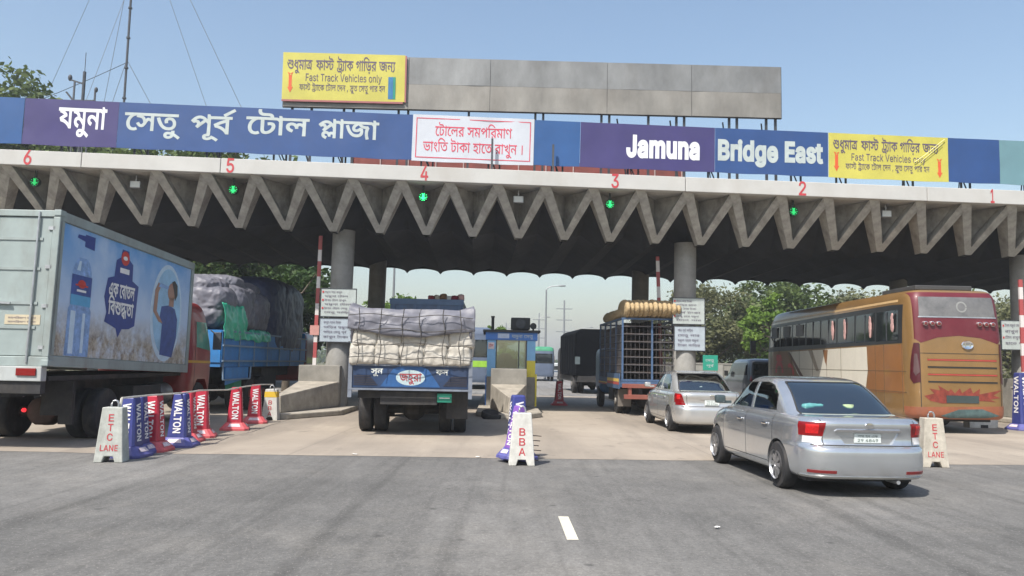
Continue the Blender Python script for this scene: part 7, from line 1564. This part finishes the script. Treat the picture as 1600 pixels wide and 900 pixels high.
# ------------------------------------------------------------------ lane markers: printed cones, posts, rope
C_BLUE = M('blue cone plastic', (.035, .045, .20), .45, var=.12, scale=6, dirt=(.13, .12, .17), dirt_amt=.35)
C_RED = M('red cone plastic', (.44, .02, .045), .45, var=.12, scale=6, dirt=(.24, .10, .10), dirt_amt=.35)
C_PUR = M('purple cone plastic', (.20, .09, .36), .45, var=.15, scale=6)
C_RBASE = M('faded red cone base', (.52, .09, .10), .5, var=.25, scale=8); C_BBASE = M('faded blue cone base', (.09, .09, .27), .5, var=.25, scale=8)
CONE_INK = M('cone lettering', (.74, .72, .72), .6, var=.08, scale=12)
def ring8(r, z, ch=.72): return [(sx, sy, z) for sx, sy in ((-r * ch, -r), (r * ch, -r), (r, -r * ch), (r, r * ch), (r * ch, r), (-r * ch, r), (-r, r * ch), (-r, -r * ch))]
def cone(label, loc, rz, mat, base, H=.92):
    t = thing('marker_cone', label, 'cone', loc, rz, 'printed marker cones')
    mb = MB(); mb.loft([ring8(.30, 0), ring8(.30, .045), ring8(.27, .075), ring8(.185, .17)]); mb.build('base', base, t, bevel=.008)
    mb = MB(); mb.loft([ring8(.165, .172, .8), ring8(.105, H - .02, .8), ring8(.09, H, .8)]); b = mb.build('column', mat, t, bevel=.006)
    sl = math.atan2(.06, H - .19)
    for k in range(4):
        me = text_mesh('WALTON', .64 * H, .122, 32, 14, 727); me.materials.append(CONE_INK)
        o = link('lettering', me, t); rr = .165 - .06 * ((H - .10 - .172) / (H - .19))
        o.matrix_basis = Matrix.Rotation(k * math.pi / 2, 4, 'Z') @ Matrix.Translation((-.060, -rr - .006, H - .09)) @ Matrix.Rotation(-sl, 4, 'X') @ Matrix.Rotation(math.pi / 2, 4, 'Y')
    BP = M('worn base print', (.62, .52, .55), .6, var=.25, scale=20)
    for k in range(4):
        mb = MB(); rot = Matrix.Rotation(k * math.pi / 2, 4, 'Z')
        q = [rot @ Vector(p) for p in ((-.13, -.262, .0855), (.13, -.262, .0855), (.10, -.213, .145), (-.10, -.213, .145))]
        mb.quad(*[v + (rot @ Vector((0, -.003, .003))) for v in q])
        mb.build('base_print', BP, t)
    return t
blue = cone('nearest blue printed cone, right behind the left ETC LANE post', (-5.93, 12.66, 0), R(-2), C_BLUE, C_BBASE)
red = cone('nearest red printed cone in the left row, between the blue cones', (-5.92, 13.46, 0), R(0), C_RED, C_RBASE)
dup(blue, (-6.0, 13.06, 0), R(2), 'second blue printed cone, overlapping the nearest one')
dup(blue, (-5.78, 14.22, 0), R(3), 'blue printed cone farthest along the left row, beyond the nearest red one')
dup(red, (-5.98, 15.0, 0), R(4), 'red printed cone half hidden behind the farthest blue cone of the left row')
dup(red, (-6.06, 15.9, 0), R(14), 'red printed cone under the red cab, before the last two of the left row')
dup(red, (-5.96, 17.6, 0), R(15), 'red printed cone second from the far end of the left row')
dup(red, (-6.14, 19.5, 0), R(14), 'last red printed cone of the left row, beside the yellow banded post')
dup(red, (1.86, 30.5, 0), R(5), 'lone red printed cone on the shaded road between the booth and the dark truck')
mid_blue = dup(blue, (.14, 13.45, 0), R(12), 'blue printed cone standing behind the white BBA post', scale=(1, 1, 1.13))
pur = cone('leaning purple printed cone at the left side of the white BBA post', (.06, 12.98, .03), R(40), C_PUR, C_BBASE, .86)
pur.scale = (.72, .72, 1)
pur.rotation_euler = (0, R(9), R(35))
tall = cone('tall blue printed cone at the right edge beside the bus', (14.15, 22.3, 0), R(10), C_BLUE, C_BBASE, 1.5)
tall.scale = (1.15, 1.15, 1.05)

P_WHITE = M('chipped white post paint', (.55, .54, .50), .7, var=.12, scale=9, dirt=(.30, .28, .24), dirt_amt=.65)
P_GREY = M('weathered grey post paint', (.40, .41, .375), .8, var=.2, scale=7, dirt=(.17, .165, .14), dirt_amt=.8)
P_CREAM = M('weathered cream post paint', (.46, .42, .35), .8, var=.2, scale=7, dirt=(.2, .17, .13), dirt_amt=.8)
def post(label, loc, rz, lines, w=.44, H=.80, mat=P_WHITE, band=None, side=None, notch=True):
    t = thing('lane_post', label, 'post', loc, rz, 'white concrete lane posts')
    d = .30; a, b = w / 2, w / 2 * .70
    mb = MB()
    def rect(wx, wy, z): return [(-wx, -wy, z), (wx, -wy, z), (wx, wy, z), (-wx, wy, z)]
    if notch:
        mb.prism([(-a, 0), (-a * .45, 0), (-a * .3, .09), (a * .3, .09), (a * .45, 0), (a, 0), (b, H), (-b, H)], 'y', -d / 2, d / 2)
        v = mb.v; mb.v = [(x, y * (1 - .3 * z / H), z) for x, y, z in v]
    else: mb.loft([rect(a, d / 2, 0), rect(b, d * .35, H)])
    mb.build('post_body', mat, t, bevel=.012)
    tl = math.atan2(d * .15, H)
    for (s, z, ww, hh) in lines:
        me = text_mesh(s, ww, hh, 14, 30, 727); me.materials.append(LETTER_RED); o = link('lettering', me, t)
        yy = -d / 2 * (1 - .3 * z / H) - .004
        o.matrix_basis = Matrix.Translation((-ww / 2, yy, z)) @ Matrix.Rotation(-tl, 4, 'X')
    mb = MB(); mb.path([(-.05, 0, H - .01), (-.05, 0, H + .05), (-.03, 0, H + .09), (.0, 0, H + .10), (.03, 0, H + .09), (.05, 0, H + .05), (.05, 0, H - .01)], .014, n=6); mb.build('lifting_ring', GALV, t, smooth=60)
    if band:
        mb = MB(); z0, z1 = band; f = lambda z: a + (b - a) * z / H + .004; g = lambda z: d / 2 * (1 - .3 * z / H) + .004
        mb.loft([rect(f(z0), g(z0), z0), rect(f(z1), g(z1), z1)]); mb.build('yellow_band', M('yellow band', (.65, .42, .03), .6, var=.1), t)
    return t
etc = [('E', .60, .075, .10), ('T', .46, .075, .10), ('C', .32, .08, .10), ('LANE', .17, .25, .085)]
post('grey white ETC LANE post at the near end of the left cone row', (-5.88, 12.05, 0), R(6), etc, w=.41, mat=P_GREY)
post('cream ETC LANE post beside the near sedan at right', (7.02, 13.45, 0), R(-4), etc, w=.42, mat=P_CREAM)
bba = [('B', .46, .095, .11), ('B', .31, .095, .11), ('A', .16, .105, .11)]
p = post('white BBA post standing alone in the middle of the road', (.20, 12.62, 0), R(2), bba, w=.40)
mb = MB()
for k in range(6): mb.tube((.12, .05 - .01 * k, .08 + k * .075), (.27 + .02 * (k % 3), .10, .06 + k * .075), .008, n=6)
mb.build('rebar_stub', M('rusty rebar', (.10, .075, .06), .8), p)
post('small BBA post with a yellow band at the far end of the left cone row', (-6.06, 20.55, 0), R(2), [('B', .40, .09, .10), ('B', .26, .09, .10), ('A', .12, .1, .10)], w=.40, H=.78, band=(.58, .72), notch=True)
mb = MB(); pts = [(-5.82, 12.12, .93), (-5.86, 13.1, .93), (-5.74, 14.2, .93), (-5.90, 15.4, .93), (-5.82, 16.6, .90), (-5.96, 18.2, .92), (-6.0, 19.4, .93), (-6.03, 20.5, .90)]
mb.path(pts, .016, n=6); mb.path([(-5.82, 12.12, .93), (-5.83, 12.1, .79)], .02, n=6)
tag(mb.build('bamboo_pole', M('pale bamboo rail', (.55, .52, .46), .7, var=.2, scale=6), smooth=50), 'thin pale rail running along the tops of the left cone row', 'rail')
mb = MB(); mb.path([(-5.62, 14.10, .925), (-5.56, 14.5, .925)], .03, n=6)
t = thing('concrete_block', 'small pale concrete block on the ground behind the right ETC LANE post', 'block', (13.35, 22.9, 0), R(4))
mb = MB(); mb.box(-.42, .42, -.15, .15, 0, .28); mb.build('block', P_WHITE, t, bevel=.02); mb = MB(); mb.box(-.1, .12, -.155, -.15, 0, .09); mb.build('foot_hole', BLACK, t)
# litter
LIT = M('scrap paper', (.68, .66, .62), .8)
rn = random.Random(12)
from_spots = [(-2.55, 13.45, 'near the open truck'), (-.5, 13.4, 'left of the white BBA post'), (2.05, 8.0, 'right of the lane dash')]
for x, y, lab in from_spots:
    mb = MB(); n = 3; s = .045 if 'dash' not in lab else .03
    pts = [((i / n - .5) * s * 2, (j / n - .5) * s * 1.4, .012 + .012 * noise.noise(Vector((i * .9 + x, j * .8 + y, 0)))) for j in range(n + 1) for i in range(n + 1)]
    mb.add(pts, [(j * 4 + i, j * 4 + i + 1, (j + 1) * 4 + i + 1, (j + 1) * 4 + i) for j in range(n) for i in range(n)])
    o = mb.build('paper_scrap', LIT, loc=(x, y, .01), rot=(0, 0, rn.uniform(0, 6))); tag(o, 'scrap of pale litter ' + lab, 'litter', 'litter on the road')

# ------------------------------------------------------------------ lamps and pylons down the road
LAMP_G = M('lamp post grey', (.25, .26, .27), .5, .5)
lamp = None
for (x, y, H, label) in ((3.45, 80, 9.3, 'tall street lamp right of the booth, nearest of the far ones'), (-8.9, 60, 8.4, 'street lamp rising behind the sacks truck at left'), (4.6, 135, 9.3, 'farther street lamp close beside the tallest one'), (15.5, 170, 9.3, 'tiny far street lamp above the dark truck')):
    if lamp is None:
        lamp = thing('street_lamp', label, 'street lamp', (x, y, 0), 0, 'street lamps along the far road')
        mb = MB(); mb.tube((0, 0, 0), (0, 0, 8.9), .13, .075, n=10); mb.path([(0, 0, 8.8), (.15, 0, 9.1), (.5, 0, 9.25), (1.3, 0, 9.32)], .05, n=6); mb.build('pole', LAMP_G, lamp, smooth=50)
        mb = MB(); mb.cushion(1.2, 1.95, -.14, .14, 9.25, 9.42, e=3, nz=0, n=(8, 6, 4)); mb.build('lamp_head', LAMP_G, lamp, smooth=60)
    else: dup(lamp, (x, y, 0), 0, label)
t = thing('power_pole', 'tall steel power pole with three crossarms beyond the dark truck', 'power pole', (9.9, 150, 0))
mb = MB(); mb.tube((0, 0, 0), (0, 0, 13.4), .28, .14, n=8); mb.build('pole', LAMP_G, t)
for z in (7.4, 9.6, 11.7): mb = MB(); mb.box(-1.5, 1.5, -.08, .08, z, z + .16); mb.build('crossarm', LAMP_G, t)
t2 = dup(t, (6.6, 190, 0), .2, 'fainter power pole left of the tall steel one'); t2['group'] = 'power poles'; t['group'] = 'power poles'
t3 = dup(t, (-1.5, 240, 0), .2, 'very faint power pole above the booth roof', 'power poles')

# ------------------------------------------------------------------ trees
def leaf_mat(name, a, b):
    mt, nt, bs, L = nodes_mat(name)
    tc = nt.nodes.new('ShaderNodeTexCoord'); v = tc.outputs['Object']
    c = mixc(nt, ramp(nt, noise_n(nt, v, .55, 4, .6), .35, .65), a, b)
    c = mixc(nt, ramp(nt, noise_n(nt, v, 7, 2, .6), .3, .7, 0, .5), c, tuple(k * .55 for k in a))
    L(c, bs.inputs['Base Color']); bs.inputs['Roughness'].default_value = .6; bs.inputs['Specular IOR Level'].default_value = .25
    tr = nt.nodes.new('ShaderNodeBsdfTranslucent'); L(c, tr.inputs[0]); mx = nt.nodes.new('ShaderNodeMixShader'); mx.inputs[0].default_value = .3
    o = nt.nodes['Material Output']; L(bs.outputs[0], mx.inputs[1]); L(tr.outputs[0], mx.inputs[2]); L(mx.outputs[0], o.inputs[0])
    return mt
LEAF_D = leaf_mat('dark leaves', (.028, .060, .016), (.065, .115, .028)); LEAF_M = leaf_mat('mid leaves', (.075, .12, .032), (.145, .19, .058)); LEAF_B = leaf_mat('bright leaves', (.11, .20, .03), (.20, .30, .05)); LEAF_O = leaf_mat('olive dusty leaves', (.11, .125, .055), (.20, .20, .10))
BARK = M('bark', (.10, .08, .06), .9, var=.3, scale=6, bump=.4)
def tree(name, label, loc, H, rad, leaf, seed, clumps=34, per=95, ls=.20, low=.25, rz=0, group='trees around the plaza', flat_=.8):
    rn = random.Random(seed)
    t = thing(name, label, 'tree', loc, rz, group)
    mb = MB(); th = H * .62
    mb.path([(0, 0, -.1), (.06 * H * .1, .05, th * .35), (-.05, .08, th * .7), (.05, 0, th)], [.028 * H, .022 * H, .017 * H, .01 * H], n=8)
    cs = []
    for k in range(clumps):
        while True:
            x, y, z = rn.uniform(-1, 1), rn.uniform(-1, 1), rn.uniform(-1, 1)
            d = math.sqrt(x * x + y * y + z * z)
            if d < 1 and d > .25: break
        zz = H * (low + (1 - low) * (z * .5 + .5)) - .3 * rad * .28; w = 1 - .35 * max(0, z) - .25 * max(0, -z - .3)
        cs.append((Vector((x * rad * w, y * rad * w, zz)), rn.uniform(.20, .36) * rad * (1 if z < .6 else .7)))
    for c, r in cs[::3]:
        p0 = Vector((0, 0, min(th, max(th * .35, c.z - rad * .5)))); mid = (p0 + c) / 2 + Vector((0, 0, -.05 * H))
        mb.path([p0, mid, c], [.010 * H, .007 * H, .003 * H], n=5)
    mb.build('trunk', BARK, t, smooth=60)
    lf = MB()
    for c, r in cs:
        n = int(per * (r / (.28 * rad)) ** 1.5)
        for q in range(n):
            d = Vector((rn.gauss(0, 1), rn.gauss(0, 1), rn.gauss(0, .75)))
            if d.length < 1e-3: continue
            d = d.normalized() * (rn.random() ** .45) * r * rn.uniform(.8, 1.15)
            d.z *= flat_; p = c + d
            a = Vector((rn.gauss(0, 1), rn.gauss(0, 1), rn.gauss(0, .6))).normalized(); b = a.cross(Vector((rn.gauss(0, 1), rn.gauss(0, 1), rn.gauss(0, 1)))).normalized()
            s = ls * rn.uniform(.6, 1.5); a *= s; b *= s * .55
            lf.quad(p - a, p - a * .2 + b, p + a, p - a * .1 - b)
    lf.build('crown', leaf, t)
    return t
A = tree('leafy_tree', 'tallest dark green tree, its top above the far left banner', (-32.5, 47, 0), 20.2, 7.2, LEAF_M, 1, 105, 230, .18, .3)
B = tree('leafy_tree', 'dark green tree behind the bales of the long blue truck', (-13.2, 44, 0), 9.2, 4.2, LEAF_D, 2, 44, 230, .17, .12)
Cc = tree('leafy_tree', 'light green leafy tree whose top shows beneath the purple Bengali banner', (-22.0, 46, 0), 16.9, 5.8, LEAF_M, 3, 70, 230, .18, .2)
dup(Cc, (-17.6, 49, 0), 2.1, 'light green tree beneath the word setu, right of the similar one'); dup(B, (-19.5, 40, 0), 1.1, 'dark tree behind the cargo box of the truck with the poster'); dup(Cc, (-27.0, 48, 0), 4.0, 'light green tree at far left beneath the banner, left of the similar two')
dup(B, (-16.2, 52, 0), 3.3, 'dark tree filling the gap beneath the canopy left of the column'); dup(A, (-37, 52, 0), 2, 'dark tall tree at the far left edge')
wisp = tree('sparse_tree', 'thin drooping tree with open twigs right of the left column', (-10.6, 38, 0), 7.2, 2.4, LEAF_D, 9, 16, 34, .16, .35)
D = tree('leafy_tree', 'bright lime tree rising behind the sacks truck', (-7.4, 56, 0), 6.4, 2.9, LEAF_B, 4, 34, 200, .15, .2)
dup(D, (-9.6, 60, 0), 2.2, 'lime tree touching the back column, left of the similar one'); D2 = dup(D, (-1.2, 62, 0), 1.0, 'small green tree behind the post on the booth roof', scale=(.6, .6, .72))
E_ = tree('dusty_tree', 'pale dusty olive tree right behind the green road sign', (13.0, 57, 0), 8.3, 4.4, LEAF_O, 5, 48, 240, .15, .08)
F_ = tree('dusty_tree', 'mid green tree to the right of the dusty olive one', (20.0, 60, 0), 9.6, 4.8, LEAF_M, 6, 48, 240, .16, .1)
G = tree('bright_bush', 'bright yellow green young tree in front of the trees at right', (16.6, 51, 0), 6.4, 1.9, LEAF_B, 7, 26, 180, .13, .3)
dup(E_, (26.5, 58, 0), 1.9, 'dusty olive tree behind the middle of the bus roof'); dup(F_, (33, 63, 0), 2.8, 'green tree behind the rear half of the bus roof'); dup(E_, (39.5, 60, 0), 4.2, 'dusty olive tree behind the rear end of the bus'); dup(F_, (46, 58, 0), .8, 'green tree at the right edge beside the bus rear'); dup(F_, (24.5, 76, 0), 4.9, 'mid green tree farther back behind the bus front')
dup(E_, (31, 50, 0), .4, 'low dusty tree nearest behind the bus windows', scale=(.8, .8, .8)); dup(E_, (21.5, 52, 0), 3.4, 'low dusty tree just right of the bright young tree', scale=(.75, .75, .75))
# far belt of trees melting into the haze
rn = random.Random(21); lf = MB()
for k in range(420):
    x = rn.uniform(-190, 190); y = rn.uniform(230, 330)
    if -14 < x < 22 and y < 260: continue
    h = rn.uniform(3.5, 9) * (.6 if -12 < x < 30 else 1); r = rn.uniform(2.5, 5)
    for q in range(34):
        d = Vector((rn.gauss(0, .5) * r, rn.gauss(0, .5) * r, rn.uniform(.05, 1) * h)); s = rn.uniform(.6, 1.2)
        a = Vector((rn.gauss(0, 1), rn.gauss(0, 1), rn.gauss(0, 1))).normalized() * s; b = a.cross(Vector((rn.gauss(0, 1), rn.gauss(0, 1), rn.gauss(0, 1)))).normalized() * s * .7
        p = Vector((x, y, 0)) + d; lf.quad(p - a, p + b, p + a, p - b)
tag(lf.build('far_tree_belt', LEAF_M), kind='stuff')
# low scrub along the verges
lf = MB()
for k in range(260):
    side = rn.choice((-1, 1)); x = rn.uniform(17, 60) * side if side < 0 else rn.uniform(15, 70); y = rn.uniform(48, 120); h = rn.uniform(.3, 1.3)
    for q in range(26):
        p = Vector((x + rn.gauss(0, .7), y + rn.gauss(0, .7), rn.uniform(0, h))); s = rn.uniform(.10, .25)
        a = Vector((rn.gauss(0, 1), rn.gauss(0, 1), rn.gauss(0, 1))).normalized() * s; b = a.cross(Vector((0, .3, 1))).normalized() * s * .5
        lf.quad(p - a, p + b, p + a, p - b)
tag(lf.build('verge_scrub', LEAF_O), kind='stuff')

# ------------------------------------------------------------------ the dusty air
hz = bpy.data.materials.new('dusty air'); hz.use_nodes = True; nt = hz.node_tree; nt.nodes.clear()
o = nt.nodes.new('ShaderNodeOutputMaterial'); vp = nt.nodes.new('ShaderNodeVolumePrincipled'); nt.links.new(vp.outputs[0], o.inputs['Volume'])
vp.inputs['Color'].default_value = (.93, .95, .97, 1); vp.inputs['Density'].default_value = HAZE; vp.inputs['Anisotropy'].default_value = .2
if HAZE > 0:
    mb = MB(); mb.box(-710, 710, -70, 1010, -1.0, 36)
    tag(mb.build('haze', hz), kind='stuff')
